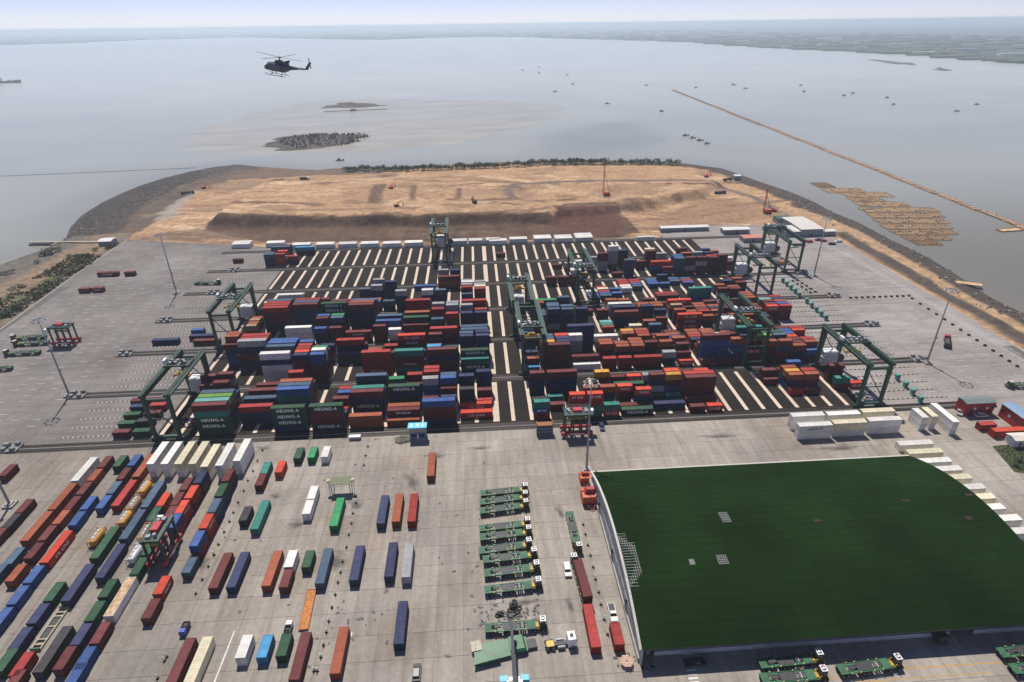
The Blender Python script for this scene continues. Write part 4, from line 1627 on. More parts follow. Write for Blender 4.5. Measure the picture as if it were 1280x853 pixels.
    for x in (-1.6, .6, 2.2):
        dr.cyl((x-.5, 0, HT+1.0), (x+.5, 0, HT+1.0), .5, n=12)
    part('rope_drum', dr, DARKST, t)
    part('control_box', MB().cbox((-S/2-1.0, 1.0, HT+1.0), (.9, 2.4, 1.5)), WHITE, t)
    sp = MB().box(-3.0, 3.0, -.35, .35, HT-5.2, HT-4.6)
    for sx in (-1, 1):
        sp.box(sx*3.0-.25, sx*3.0+.25, -1.2, 1.2, HT-5.2, HT-4.7)
    sp.box(-1.6, 1.6, -1.2, 1.2, HT-4.6, HT-4.1).box(-1.2, 1.2, -.8, .8, HT-4.1, HT-3.3)
    s = part('spreader', sp, YELLOW, t)
    rp = MB()
    for x in (-1.4, 1.4):
        for y in (-1, 1):
            rp.cyl((x, y, HT-4.2), (x*1.5, y*1.5, HT+.4), .04, n=5)
    part('hoist_rope', rp, DARKST, s)
    return r


crane = make_crane()
CR = [  # x, block, trolley y, label
 (-115.0, 1, 5, 'green gantry crane at the left end of the front block'), (149.4, 1, 1, 'green gantry crane at the right end of the front block'),
 (22.0, 2, -9, 'green gantry crane over second block, standing beside the aisle'), (118.5, 2, -3, 'green gantry crane over right part of the second block'),
 (-118.0, 3, -2, 'green gantry crane at the left end of the third block'), (20.5, 3, 8, 'green gantry crane over third block, beside the aisle'),
 (56.5, 4, -12, 'green gantry crane over fourth block, right of the aisle'), (154.0, 4, -6, 'green gantry crane at the right end of fourth block'),
 (187.0, 5, 10, 'green gantry crane at far right end of fifth block'), (-23.2, 6, -2, 'green gantry crane standing far off on the empty rear block'),
]
for k, (x, b, ty, lab) in enumerate(CR):
    c = place(crane, (x, R0+PB*(b-.5), 0), 0, lab, k == 0)
    for ch in c.children:
        if ch.name.split('.')[0] == 'trolley':
            ch.location = (0, ty, 0)

# ------------------------------------------------------------------ light masts
def make_mast():
    r = thing('light_mast', '', 'light mast', group='tall floodlight masts round the yard')
    part('base', MB().box(-1.6, 1.6, -1.6, 1.6, 0, .7).box(-1.0, 1.0, -1.0, 1.0, .7, 1.1), CONC, r)
    part('pole', MB().cyl((0, 0, 1.1), (0, 0, 35.2), .42, .17, n=12), STEEL, r, True)
    hd = MB()
    n = 12
    for k in range(n):
        a_, b_ = 2*math.pi*k/n, 2*math.pi*(k+1)/n
        hd.beam((2.1*math.cos(a_), 2.1*math.sin(a_), 34.6), (2.1*math.cos(b_), 2.1*math.sin(b_), 34.6), .14, .14)
        if k % 3 == 0:
            hd.beam((0, 0, 35.0), (2.1*math.cos(a_), 2.1*math.sin(a_), 34.6), .1, .1)
    h = part('head_ring', hd, STEEL, r)
    for k in range(8):
        a_ = 2*math.pi*(k+.5)/8
        f = MB().box(-.35, .35, -.22, .22, -.3, .3).box(-.3, .3, -.28, -.22, -.25, .25, 1)
        o = part('floodlight', f, [GREYP, mat('lamp_glass', (.7, .72, .75), .1)], h)
        o.location = (2.35*math.cos(a_), 2.35*math.sin(a_), 34.3)
        o.rotation_euler = (-.6, 0, a_+math.pi/2)
    part('junction_box', MB().box(.35, .75, -.3, .3, 12, 12.8), GREYP, r)
    return r


mast = make_mast()
for k, (px, py, lab) in enumerate([(87, 495, 'grey floodlight mast at left end of the front rail strip'), (221, 367, 'grey floodlight mast at the far left of the third rail strip'), (733, 588, 'grey floodlight mast at the corner of the green warehouse'),
                                   (1158.3, 454, 'grey floodlight mast on right lanes near the red truck'), (1017.2, 345, 'grey floodlight mast at far right by the white sheds'), (13, 632, 'grey floodlight mast at left edge beside maroon container')]):
    p = at(px, py)
    place(mast, (p[0], p[1], 0), 0, lab, k == 0)


# buffer stops and switch gear at rail ends
def make_buffer():
    r = thing('rail_end_stop', '', 'buffer stop', group='concrete and steel stops at the ends of the rail strips')
    part('plinth', MB().box(-3.2, 3.2, -2.4, 2.4, 0, .6), mat('dull_concrete', (.22, .21, .195), .9), r)
    for y in (-1.6, 1.6):
        b = MB().box(-2.6, -.9, y-.4, y+.4, .6, 1.7)
        b.beam((-.9, y, .6), (-2.2, y, 1.6), .3, .3)
        part('buffer', b, mat('buffer_steel', (.20, .21, .22), .6), r)
    for q_ in (MB().box(.4, 2.6, -1.5, -.2, .6, 2.0), MB().box(.8, 2.2, .4, 1.8, .6, 1.5)):
        part('cabinet', q_, mat('dull_cabinet_grey', (.20, .21, .21), .6), r)
    g = MB()
    for k in range(7):
        g.box(-3.1+k*1.03-.03, -3.1+k*1.03+.03, -2.35, -2.29, .6, 1.6)
    g.box(-3.1, 3.1, -2.35, -2.29, 1.55, 1.62)
    part('railing', g, STEEL, r)
    return r


bf = make_buffer()
first = True
for b in range(1, 6):
    for side, x in (('left', -162), ('right', 193)):
        if b == 5 and side == 'right':
            continue
        y = R0+PB*b
        if side == 'left':
            x = [-164, -166, -164, -161, -150, -150][b]
        o = place(bf, (x, y, 0), math.pi if side == 'left' else 0, f"grey rail end stop at the {side} end of the {ORD[b]} rail strip", first)
        first = False
place(bf, (-170, R0+.5, 0), math.pi, 'grey rail end stop at the left end of the front rail strip', False)

# ------------------------------------------------------------------ lane kiosks right of the blocks
def make_kiosk():
    r = thing('lane_kiosk', '', 'kiosk', group='green kiosks between the truck lanes')
    part('cabinet', MB().box(-.75, .75, -.6, .6, .25, 2.5), mat('kiosk_green_paint', (.05, .33, .24), .5, 0, 1, .15), r)
    part('roof', MB().taper((0, 0, 2.5), (2.0, 1.6), (0, 0, 2.75), (1.6, 1.3)), mat('kiosk_roof_paint', (.09, .33, .27), .5, 0, 1, .15), r)
    part('plinth', MB().box(-1.1, 1.1, -.9, .9, 0, .25), CONC, r)
    part('window', MB().box(-.5, .5, -.63, -.6, 1.3, 2.1), GLASS, r)
    return r


ki = make_kiosk()
KI = [('front', [(1110, 465), (1121, 475), (1131, 484.5), (1140, 493.5), (1149.5, 503)]), ('second', [(1008, 379), (1014, 384.5), (1020, 389.7), (1026, 395), (1032, 400)]), ('third', [(978, 353), (983, 357.5), (988.3, 362), (993.5, 366.5), (998.6, 371.5)])]
first = True
for nm, pts in KI:
    for k, p in enumerate(pts):
        q = at(*p)
        place(ki, (q[0], q[1], 0), 0, f"green lane kiosk, {ORD[k]} from the far end, right of the {nm} block", first)
        first = False

#@@ vehicles
# ------------------------------------------------------------------ trailer trucks
def wheel(name, parent, x, y, z, r=.52, wd=.5):
    o = part(name, MB().cyl((0, -wd/2, 0), (0, wd/2, 0), r, n=14).cyl((0, -wd/2-.02, 0), (0, wd/2+.02, 0), r*.5, n=10, mi=1), [RUBBER, GREYP], parent)
    o.location = (x, y, z)
    return o


def make_trailer():
    """Terminal tractor with its green skeletal trailer; x along its length, cab at +x."""
    r = thing('terminal_truck', '', 'truck', group='green terminal trucks parked with empty trailers')
    ch = MB()
    for sy in (-1, 1):
        ch.box(-7.4, 4.6, sy*.85-.18, sy*.85+.18, .95, 1.35)
        ch.box(-7.4, 5.2, sy*1.2-.06, sy*1.2+.06, 1.2, 1.42)
    for x in (-6.6, -4.6, -2.2, 0, 1.6, 3.2, 4.4):
        ch.box(x-.12, x+.12, -1.14, 1.14, 1.0, 1.33)
    part('chassis', ch, TGREEN, r)
    for dk in (MB().box(-7.4, -5.6, -1.13, 1.13, 1.36, 1.44), MB().box(3.0, 5.2, -1.13, 1.13, 1.36, 1.5)):
        part('deck_plate', dk, mat('faded_trailer_green', (.035, .115, .058), .7, 0, 1.2, .25, .12), r)
    part('tread_plate', MB().box(-3.0, .9, -1.02, 1.02, 1.34, 1.40), DARKST, r)
    part('equipment_box', MB().box(-2.9, .4, -1.1, 1.1, .45, 1.15), BLACKP, r)
    for x in (-5.0, -4.4, 1.4, 2.0, 2.5):
        part('air_tank', MB().cyl((x, -.7, 1.42), (x, .7, 1.42), .2, n=8), DARKST if x != 2.0 else GREYP, r)
    part('hose_tray', MB().box(-4.9, -3.3, -.35, .35, 1.33, 1.65), DARKST, r)
    gd = MB()
    for x in (-4.9, -2.8, .6, 2.7):
        for sy in (-1, 1):
            gd.box(x-.15, x+.15, sy*1.28-.10, sy*1.28+.10, 1.15, 1.62)
    part('corner_guide', gd, mat('pale_yellow_guide', (.52, .46, .16), .6), r)
    for x in (-6.7, -5.5, -1.6, -.4, 5.0, 7.1):
        for sy in (-1, 1):
            if x == 7.1:
                wheel('wheel', r, x, sy*1.05, .52, .52, .38)
            else:
                wheel('wheel', r, x, sy*.9, .52, .52, .62)
    part('tractor_frame', MB().box(4.4, 8.0, -.95, .95, .6, 1.15).box(7.7, 8.15, -1.15, 1.15, .45, 1.1), mat('tractor_olive', (.10, .11, .02), .6), r)
    part('fifth_wheel', MB().box(5.3, 6.0, -.6, .6, 1.15, 1.5).beam((5.6, -.9, 1.3), (6.3, -.9, 2.2), .16, .16).beam((5.6, .9, 1.3), (6.3, .9, 2.2), .16, .16), mat('dull_yellow_paint', (.46, .29, .03), .55, 0, 2, .3), r)
    cb = MB().taper((6.95, .2, .9), (1.7, 2.0), (6.9, .2, 2.9), (1.4, 1.6))
    c = part('cab', cb, BLACKP, r)
    part('roof', MB().box(6.4, 7.8, -.45, -.2, 3.0, 3.12).box(6.4, 7.8, .9, 1.15, 3.0, 3.12).box(6.4, 6.65, -.2, .9, 3.0, 3.12).box(7.55, 7.8, -.2, .9, 3.0, 3.12).box(6.8, 7.3, .1, .6, 3.0, 3.2), WHITE, c)
    part('window', MB().box(7.88, 7.92, -.3, 1.0, 1.9, 2.8).box(6.5, 7.7, -.52, -.48, 1.9, 2.8), GLASS, c)
    part('exhaust', MB().cyl((6.5, -1.0, 1.1), (6.5, -1.0, 3.2), .1, n=8), DARKST, r)
    part('beacon', MB().cyl((7.1, .9, 3.14), (7.1, .9, 3.34), .1, n=8), ORANGEP, c)
    return r


tt = make_trailer()
for ch in tt.children:
    if ch.name.split('.')[0] in ('chassis', 'deck_plate', 'tread_plate', 'air_tank', 'hose_tray', 'corner_guide'):
        ch.location.z += .22
TT = [((598.4, 619), (663.5, 612), 'green terminal truck, farthest of the upper group of three'), ((597.3, 630), (664, 621.5), 'green terminal truck, middle of the upper group of three'), ((597, 641), (665, 632), 'green terminal truck, nearest of the upper group of three'),
      ((596.8, 663), (667, 655), 'green terminal truck, farthest of the middle group'), ((597.3, 674), (668.5, 665.5), 'green terminal truck, second of the middle group'), ((595.6, 691), (669.5, 681), 'green terminal truck, third of the middle group'),
      ((600.5, 702), (676, 693.5), 'green terminal truck, fourth of middle group, set forward'), ((602.4, 719), (678.8, 710), 'green terminal truck, second nearest of the middle group'), ((602.4, 740), (681.7, 731), 'green terminal truck, nearest of middle group, behind tyre pile'),
      ((603, 787.5), (687.4, 781.5), 'green terminal truck between tyre pile and mobile crane'),
      ((946, 832), (1031, 823), 'green terminal truck in the warehouse shadow'), ((948, 851), (1037, 844), 'green terminal truck nearest the bottom edge by warehouse'), ((1045, 840), (1129, 829), 'green terminal truck parked right of the shadowed pair'),
      ((1243, 819), (1330, 810), 'green terminal truck at the right edge in shadow'), ((1258, 839), (1350, 832), 'green terminal truck at lower right corner, partly out of view'),
      ((60, 421), (12, 424), 'green terminal truck beside left carrier, farthest of three'), ((64, 428), (14, 431), 'green terminal truck beside left carrier, middle of three'), ((54, 440), (2, 443), 'green terminal truck beside left carrier, nearest of three'),
      ((15, 460), (-35, 466), 'green terminal truck at left edge, partly out of view'), ((242, 354), (278, 354), 'green terminal truck in far lanes left of the fourth block'), ((1300, 482), (1264, 482), 'green terminal truck at the right edge of the outer lanes')]
for k, (a_, b_, lab) in enumerate(TT):
    p, q = at(*a_, .9), at(*b_, .9)
    m = (p+q)/2
    th = math.atan2(q[1]-p[1], q[0]-p[0])
    dx = 0.45
    place(tt, (m[0]-dx*math.cos(th), m[1]-dx*math.sin(th), 0), th, lab, k == 0)
# one more waits in the lane with a maroon box behind it
for p0, p1, lab in (((711, 640), (723, 690), 'green terminal truck parked lengthwise left of the warehouse corner'), ((718, 697), (733, 750), 'green terminal truck carrying a maroon container along the warehouse')):
    p, q = at(*p0, .9), at(*p1, .9)
    m = (p+q)/2
    th = math.atan2(q[1]-p[1], q[0]-p[0])
    if 'carrying' in lab:
        th += math.pi
        m = m+np.array([0, -1.0, 0])
    o = place(tt, (m[0], m[1], 0), th, lab, False)
    if 'carrying' in lab:
        c = thing('long_container', 'maroon long container riding on the terminal truck by warehouse', 'container', (m[0]-math.cos(th)*1.6, m[1]-math.sin(th)*1.6, 1.5), th, 'containers standing singly on the apron')
        cparts(c, LONG, 2.6, 'M')


# ------------------------------------------------------------------ straddle carriers
def make_straddle():
    r = thing('straddle_carrier', '', 'straddle carrier', group='red and green straddle carriers')
    for sy in (-1, 1):
        y = sy*2.15
        b = part('wheel_beam', MB().box(-5.2, 5.2, y-.35, y+.35, 1.1, 2.1).taper((5.2, y, 1.0), (1.2, .9), (5.2, y, 2.3), (1.0, .8)).taper((-5.2, y, 1.0), (1.2, .9), (-5.2, y, 2.3), (1.0, .8)), REDP, r)
        part('side_plate', MB().box(-2.6, 2.6, y+sy*.36-.02, y+sy*.36+.02, 1.35, 1.85), WHITE, b)
        for x in (-4.6, -2.0, 2.0, 4.6):
            o = wheel('wheel', b, x, y, .72, .72, .5)
        for x in (-4.3, -1.45, 1.45, 4.3):
            part('leg', MB().taper((x, y, 2.1), (.55, .6), (x, y, 9.0), (.5, .55)), mat('carrier_leg_paint', (.016, .04, .028), .5), r)
        part('top_beam', MB().box(-4.9, 4.9, y-.4, y+.4, 9.0, 9.9), GREEN, r)
    for x in (-4.3, 4.3):
        part('cross_beam', MB().box(x-.4, x+.4, -1.75, 1.75, 9.1, 9.8), GREEN, r)
    part('deck', MB().box(-3.9, 3.9, -1.75, 1.75, 9.35, 9.6), GREEN, r)
    part('engine_house', MB().taper((.2, 0, 9.6), (3.6, 2.2), (.2, 0, 10.9), (3.3, 2.0)), REDP, r)
    mm = MB()
    for x, y, s in ((-3.2, .8, (1.1, 1.2, .9)), (3.2, -.8, (1.2, 1.0, 1.1)), (3.2, .9, (.9, .8, .7)), (-3.0, -.9, (.8, .8, 1.3))):
        mm.cbox((x, y, 9.6+s[2]/2), s)
    part('machinery', mm, GREYP, r)
    c = part('cab', MB().taper((5.3, 1.9, 7.0), (1.5, 1.6), (5.4, 1.9, 9.1), (1.8, 1.7)), WHITE, r)
    part('window', MB().box(6.1, 6.33, 1.2, 2.6, 7.4, 8.8), GLASS, c)
    rl = MB()
    for sy in (-1, 1):
        for k in range(9):
            rl.box(-4.8+k*1.2-.025, -4.8+k*1.2+.025, sy*2.5-.025, sy*2.5+.025, 9.9, 11)
        rl.box(-4.8, 4.8, sy*2.5-.025, sy*2.5+.025, 10.95, 11.0)
        rl.box(-4.8, 4.8, sy*2.5-.025, sy*2.5+.025, 10.4, 10.45)
    part('railing', rl, STEEL, r)
    s = part('spreader', MB().box(-3.0, 3.0, -.6, .6, 6.7, 7.2).box(-3.1, -2.7, -1.2, 1.2, 6.6, 7.0).box(2.7, 3.1, -1.2, 1.2, 6.6, 7.0), YELLOW, r)
    ch = MB()
    for x in (-2, 2):
        for sy in (-1, 1):
            ch.cyl((x, sy*.5, 7.2), (x, sy*.9, 9.2), .05, n=5)
    part('hoist_chain', ch, DARKST, s)
    return r


sc_ = make_straddle()
for k, (px, py, rz, lab) in enumerate([(720, 542, 0, 'red and green straddle carrier at the front block, beside grey racks'), (208, 693, math.pi/2, 'red and green straddle carrier over the container lines at lower left'), (84, 430, math.pi, 'red and green straddle carrier on the open pavement far left')]):
    p = at(px, py)
    place(sc_, (p[0], p[1], 0), rz, lab, k == 0)


# ------------------------------------------------------------------ cars and lorries
def car_body(r, paint_m, L=4.5, Wd=1.8, pickup=False, roof_m=None):
    h = L/2
    prof_lo = [(-h, .45), (-h, .95), (-h+.25, 1.0), (h-1.2, 1.0), (h-.1, .85), (h, .7), (h, .4)]
    b = MB()
    for sy in (-1,):
        b.loft([[(x, -Wd/2, z) for x, z in prof_lo], [(x, Wd/2, z) for x, z in prof_lo]])
    part('body', b, paint_m, r)
    x0, x1 = ((-.2, h-1.2) if pickup else (-h+.3, h-1.1))
    cabn = MB().taper(((x0+x1)/2, 0, 1.0), (x1-x0, Wd-.1), ((x0+x1)/2-.1, 0, 1.5), (x1-x0-.9, Wd-.35))
    c = part('cabin_glass', cabn, GLASS, r)
    part('roof', MB().taper(((x0+x1)/2-.1, 0, 1.5), (x1-x0-.85, Wd-.32), ((x0+x1)/2-.1, 0, 1.56), (x1-x0-1.1, Wd-.5)), roof_m or paint_m, r)
    if pickup:
        part('cargo_bed', MB().box(-h+.15, -.3, -Wd/2+.12, Wd/2-.12, 1.005, 1.02), DARKST, r)
    for x in (-h+.85, h-.85):
        for sy in (-1, 1):
            wheel('wheel', r, x, sy*(Wd/2-.1), .34, .34, .24)
    for sy in (-1, 1):
        part('headlight', MB().box(h-.02, h+.02, sy*.6-.2, sy*.6+.2, .68, .82), mat('lamp_glass', (.7, .72, .75), .1), r)


def car(name, px, py, rz, pm_, label, cat='car', **kw):
    p = at(px, py)
    r = thing(name, label, cat, (p[0], p[1], 0), rz)
    car_body(r, pm_, **kw)
    return r


car('parked_car', 521, 843, math.pi/2, BLACKP, 'black car parked alone at the bottom of the apron')
car('pickup_truck', 765.5, 768, -math.pi/2, WHITE, 'white pickup parked behind the short red container', 'pickup', L=5.3, pickup=True)
car('parked_car', 709, 714, -math.pi/2, WHITE, 'white car beside the maroon container on its truck', L=4.8)
car('pickup_truck', 868, 830, 0.05, BLACKP, 'black pickup parked by the white painted bars', 'pickup', L=5.2, pickup=True)
car('parked_car', 752, 535, -math.pi/2, NAVYP, 'navy car parked right of the straddle carrier')
car('parked_car', 1226, 521, 0, WHITE, 'white car inside the red container compound', L=4.7)
car('parked_car', 1199, 517, -2.2, mat('silver_car_paint', (.45, .46, .48), .3, .3), 'silver car parked outside the red compound')
for k, (px, py, m_, lab) in enumerate([(1012, 303, REDP, 'dark red car by the far sheds'), (1023, 301, BLACKP, 'black car by the far sheds'), (1029, 302, REDP, 'red car right of a black one by the far sheds'), (1040, 306, NAVYP, 'navy car by the far white sheds'), (1048, 303, WHITE, 'white car near the right kerb by far sheds'), (993, 309, WHITE, 'white car between crane legs at the far sheds'), (1002, 307.5, WHITE, 'white car nearest the crane leg at far sheds')]):
    car('parked_car', px, py, rng.choice([0, .3, math.pi]), m_, lab, L=5.0)


def lorry(px, py, rz, cabm, bodym, label, L=8.5, name='lorry'):
    p = at(px, py)
    r = thing(name, label, 'lorry', (p[0], p[1], 0), rz)
    h = L/2
    part('chassis', MB().box(-h, h-.2, -.5, .5, .7, 1.0), DARKST, r)
    c = part('cab', MB().taper((h-1.0, 0, .6), (2.0, 2.4), (h-1.05, 0, 2.9), (1.8, 2.3)), cabm, r)
    part('windscreen', MB().box(h-.10, h-.04, -1.0, 1.0, 1.75, 2.5), GLASS, c)
    bd = MB().box(-h, h-2.3, -1.2, 1.2, 1.0, 1.25)
    for sy in (-1, 1):
        bd.box(-h, h-2.3, sy*1.2-.06, sy*1.2+.06, 1.25, 2.5)
    bd.box(h-2.4, h-2.3, -1.14, 1.14, 1.25, 2.9).box(-h, -h+.1, -1.14, 1.14, 1.25, 2.3)
    part('tipper_body', bd, bodym, r)
    part('load', MB().taper(((-h+h-2.3)/2, 0, 1.25), (L-2.6, 2.2), ((-h+h-2.3)/2, 0, 2.35), (L-4.0, 1.4)), mat('dark_rubble_load', (.07, .065, .06), .95, 0, 3, .4), r)
    for x in (-h+.9, -h+2.1, h-1.1):
        for sy in (-1, 1):
            wheel('wheel', r, x, sy*1.0, .5, .5, .4)
    return r


lorry(1183, 430.5, .95, REDP, DARKST, 'red cabbed lorry with dark tipper body on the right lanes', 10)
lorry(235, 243, .3, DARKST, DARKST, 'dark barge-like lorry by the left mud shore', 11)
lorry(900, 243, .1, DARKST, DARKST, 'dark tipper lorry on the far sand, right of centre', 10)
lorry(909, 226.5, .2, DARKST, DARKST, 'dark tipper lorry near a white hut at the far right tip', 8)
lorry(232, 789, -math.pi/2, mat('blue_cab_paint', (.04, .08, .42), .4), DARKST, 'small blue lorry alone on the lower left apron', 5.6).scale = (.62, .62, .62)
lorry(361.5, 788, math.pi/2, WHITE, BLACKP, 'small white cabbed lorry beside the rusty flat rack', 5.0).scale = (.62, .62, .62)
lorry(348, 228, 0, DARKST, DARKST, 'dark tipper lorry on the far left sand', 10)
lorry(381, 225, 0, WHITE, DARKST, 'white cabbed lorry on the far left sand', 9)


def dozer(px, py, rz, m_, label):
    p = at(px, py)
    z = float(land_z(np.array([p[0]]), np.array([p[1]]))[0])
    q = at(px, py, max(z, 0))
    z = float(land_z(np.array([q[0]]), np.array([q[1]]))[0])
    r = thing('excavator', label, 'excavator', (q[0], q[1], z), rz)
    for sy in (-1, 1):
        part('track', MB().loft([[(x, sy*1.2-.3, zz) for x, zz in ((-1.9, .15), (-2.1, .5), (-1.8, .95), (1.8, .95), (2.1, .5), (1.9, .15))], [(x, sy*1.2+.3, zz) for x, zz in ((-1.9, .15), (-2.1, .5), (-1.8, .95), (1.8, .95), (2.1, .5), (1.9, .15))]]), RUBBER, r)
    part('body', MB().taper((-.4, 0, 1.0), (3.4, 2.6), (-.5, 0, 2.3), (3.0, 2.4)), m_, r)
    c = part('cab', MB().taper((.9, .7, 1.6), (1.3, 1.1), (.9, .7, 3.0), (1.1, 1.0)), m_, r)
    part('window', MB().box(1.5, 1.56, .3, 1.1, 2.0, 2.8), GLASS, c)
    part('boom', MB().beam((.8, -.3, 1.9), (3.6, -.3, 4.4), .4, .5).beam((3.6, -.3, 4.4), (5.4, -.3, 1.6), .35, .4), m_, r)
    part('bucket', MB().taper((5.5, -.3, .8), (.9, 1.1), (5.3, -.3, 1.7), (.7, 1.1)), DARKST, r)
    return r


for px, py, rz, m_, lab in ((496, 259, .4, YELLOW, 'yellow excavator on the sand in front of a dark strip'), (489, 236.5, 1.0, ORANGEP, 'orange excavator beside the large dark strip on sand'), (593, 253.5, 2.0, DARKST, 'dark excavator at the edge of the sand plateau'),
                            (255, 236, .2, ORANGEP, 'orange excavator at the left mud shore'), (883, 221.5, .5, ORANGEP, 'orange excavator near the far right tip of the land'), (967, 265, 2.6, REDP, 'red excavator below the right hand drilling rig')):
    dozer(px, py, rz, m_, lab)


def drill_rig(px, py, hgt_, label):
    p = at(px, py)
    z = float(land_z(np.array([p[0]]), np.array([p[1]]))[0])
    q = at(px, py, z)
    z = float(land_z(np.array([q[0]]), np.array([q[1]]))[0])
    r = thing('drilling_rig', label, 'drilling rig', (q[0], q[1], z))
    for sy in (-1, 1):
        part('track', MB().box(-2.6, 2.6, sy*1.5-.4, sy*1.5+.4, 0, 1.0), RUBBER, r)
    part('body', MB().taper((0, 0, 1.0), (5.2, 3.2), (-.2, 0, 3.2), (4.6, 3.0)), ORANGEP, r)
    ms_ = MB()
    for sx in (-.5, .5):
        for sy in (-.5, .5):
            ms_.beam((-3.2+sx, sy, 1), (-3.2+sx*.7, sy*.7, hgt_), .16, .16)
    k = 0
    zz = 1.5
    while zz < hgt_-1.6:
        s = 1 if k % 2 else -1
        ms_.beam((-3.2-.5*s, -.45, zz), (-3.2+.5*s, -.45, zz+1.5), .1, .1)
        ms_.beam((-3.2-.5*s, .45, zz), (-3.2+.5*s, .45, zz+1.5), .1, .1)
        zz += 1.5
        k += 1
    part('mast', ms_, REDP, r)
    part('stay', MB().beam((1.8, -.8, 3.2), (-3.0, -.3, hgt_*.75), .14, .14).beam((1.8, .8, 3.2), (-3.0, .3, hgt_*.75), .14, .14), DARKST, r)
    return r


drill_rig(758.5, 245, 26, 'drilling rig with tall lattice mast on the sand plateau')
drill_rig(959, 267, 20, 'drilling rig with lattice mast near the right shore')

#@@ buildings
# ------------------------------------------------------------------ green warehouse
def warehouse():
    X0, X1, Y0, Y1, ZE, RISE = 33.8, 140.0, 88.4, 151.0, 5.6, 7.0
    r = thing('green_warehouse', 'large warehouse with a green arched roof at lower right', 'warehouse')
    n = 26
    half = (Y1-Y0)/2
    yc = (Y0+Y1)/2
    Rr = (half*half+RISE*RISE)/(2*RISE)

    def zt(y):
        return ZE+RISE-Rr+math.sqrt(Rr*Rr-(y-yc)**2)
    ys = [Y0+(Y1-Y0)*i/n for i in range(n+1)]
    m, nd, b = nodes_mat('green_roof_sheet')
    o = noise_col(nd, (.0066, .0215, .0036), .045, .22, 8, 'World', .05, (.0105, .031, .0058))
    nd.links.new(o, b.inputs['Base Color'])
    b.inputs['Roughness'].default_value = .8
    b.inputs['Specular IOR Level'].default_value = .03
    # profiled sheets: narrow strips running up and over the arch, each strip a raised pan
    sheets = 11
    wsh = (X1-X0)/sheets
    roof = link('roof', None, r)
    for j in range(n):
        pan = MB()
        y0, y1 = ys[j], ys[j+1]
        z0, z1 = zt(y0), zt(y1)
        yr = y0+(y1-y0)*.12
        zr = zt(yr)
        pan.poly([(0.02, yr, zr), (wsh, yr, zr), (wsh, y1, z1), (0.02, y1, z1)])
        pan.poly([(0.02, y0, z0+.045), (wsh, y0, z0+.045), (wsh, yr, zr+.045), (0.02, yr, zr+.045)])
        pan.poly([(0.02, yr, zr), (0.02, yr, zr+.045), (wsh, yr, zr+.045), (wsh, yr, zr)])
        pan.poly([(0.02, y0, z0-.02), (wsh, y0, z0-.02), (wsh, y0, z0+.045), (0.02, y0, z0+.045)])
        pan.poly([(0.02, y0, z0-.04), (0.02, y1, z1-.04), (0.02, y1, z1), (0.02, yr, zr+.045), (0.02, y0, z0+.045)])
        pm2 = pan.mesh('roof_sheet', m)
        for k in range(sheets):
            link('roof_sheet', pm2, roof, (X0+k*wsh, 0, 0))
    # skylights and repair patches
    lat = mat('skylight_lattice', (.25, .25, .24), .6)
    gap = mat('rust_hole', (.035, .018, .014), .9)
    for px, py, sx, sy, kind in ((906, 647, 2.2, 3.6, 1), (903, 700, 2.4, 2.4, 1), (865, 703, 1.2, 1.4, 1), (1132, 626, 2.4, .8, 0), (1211, 619, 2, .9, 0), (1211, 648, 1.6, 1.2, 0), (1022, 651, 2, .9, 0)):
        z = 10.0
        for _ in range(5):
            p = at(px, py, z)
            z = zt(min(max(p[1], Y0), Y1))
        q = MB()
        if kind:
            k = 4
            for i in range(k+1):
                xx = p[0]-sx/2+i*sx/k
                q.beam((xx, p[1]-sy/2, zt(p[1]-sy/2)+.12), (xx, p[1]+sy/2, zt(p[1]+sy/2)+.12), .14, .06)
            for i in range(5):
                yy = p[1]-sy/2+i*sy/4
                q.box(p[0]-sx/2, p[0]+sx/2, yy-.07, yy+.07, zt(yy)+.10, zt(yy)+.17)
            part('skylight', q, lat, r)
        else:
            q.hexa([(p[0]-sx/2, p[1]-sy/2, zt(p[1]-sy/2)+.06), (p[0]+sx/2, p[1]-sy/2, zt(p[1]-sy/2)+.06), (p[0]+sx/2, p[1]+sy/2, zt(p[1]+sy/2)+.06), (p[0]-sx/2, p[1]+sy/2, zt(p[1]+sy/2)+.06),
                    (p[0]-sx/2, p[1]-sy/2, zt(p[1]-sy/2)+.11), (p[0]+sx/2, p[1]-sy/2, zt(p[1]-sy/2)+.11), (p[0]+sx/2, p[1]+sy/2, zt(p[1]+sy/2)+.11), (p[0]-sx/2, p[1]+sy/2, zt(p[1]+sy/2)+.11)])
            part('roof_patch', q, gap, r)
    # open lattice where sheets are missing at the left edge
    q = MB()
    z = 12
    for i in range(8):
        xx = X0+.3+i*.55
        for (ya, yb) in ((101.5+i*.5, 117-i*.55),):
            q.beam((xx, ya, zt(ya)+.14), (xx, yb, zt(yb)+.14), .12, .05)
    for j in range(20):
        yy = 102+j*.8
        q.box(X0+.2, X0+.2+(2.6 if j < 5 or j > 15 else 4.2), yy-.06, yy+.06, zt(yy)+.11, zt(yy)+.16)
    part('bare_battens', q, lat, r)
    # left gable: blockwork wall with recessed panel, trim and fans
    wallm = mat('gable_render', (.42, .41, .385), .85, 0, .25, .16)
    gw = MB()
    for i in range(n):
        y0, y1 = ys[i], ys[i+1]
        if y1 > Y0+1.0 and y0 < Y1-1.0:
            gw.hexa([(X0+.5, y0, 0), (X0+.9, y0, 0), (X0+.9, y1, 0), (X0+.5, y1, 0), (X0+.5, y0, zt(y0)-.2), (X0+.9, y0, zt(y0)-.2), (X0+.9, y1, zt(y1)-.2), (X0+.5, y1, zt(y1)-.2)])
    g = part('gable_wall', gw, wallm, r)
    gt = MB()
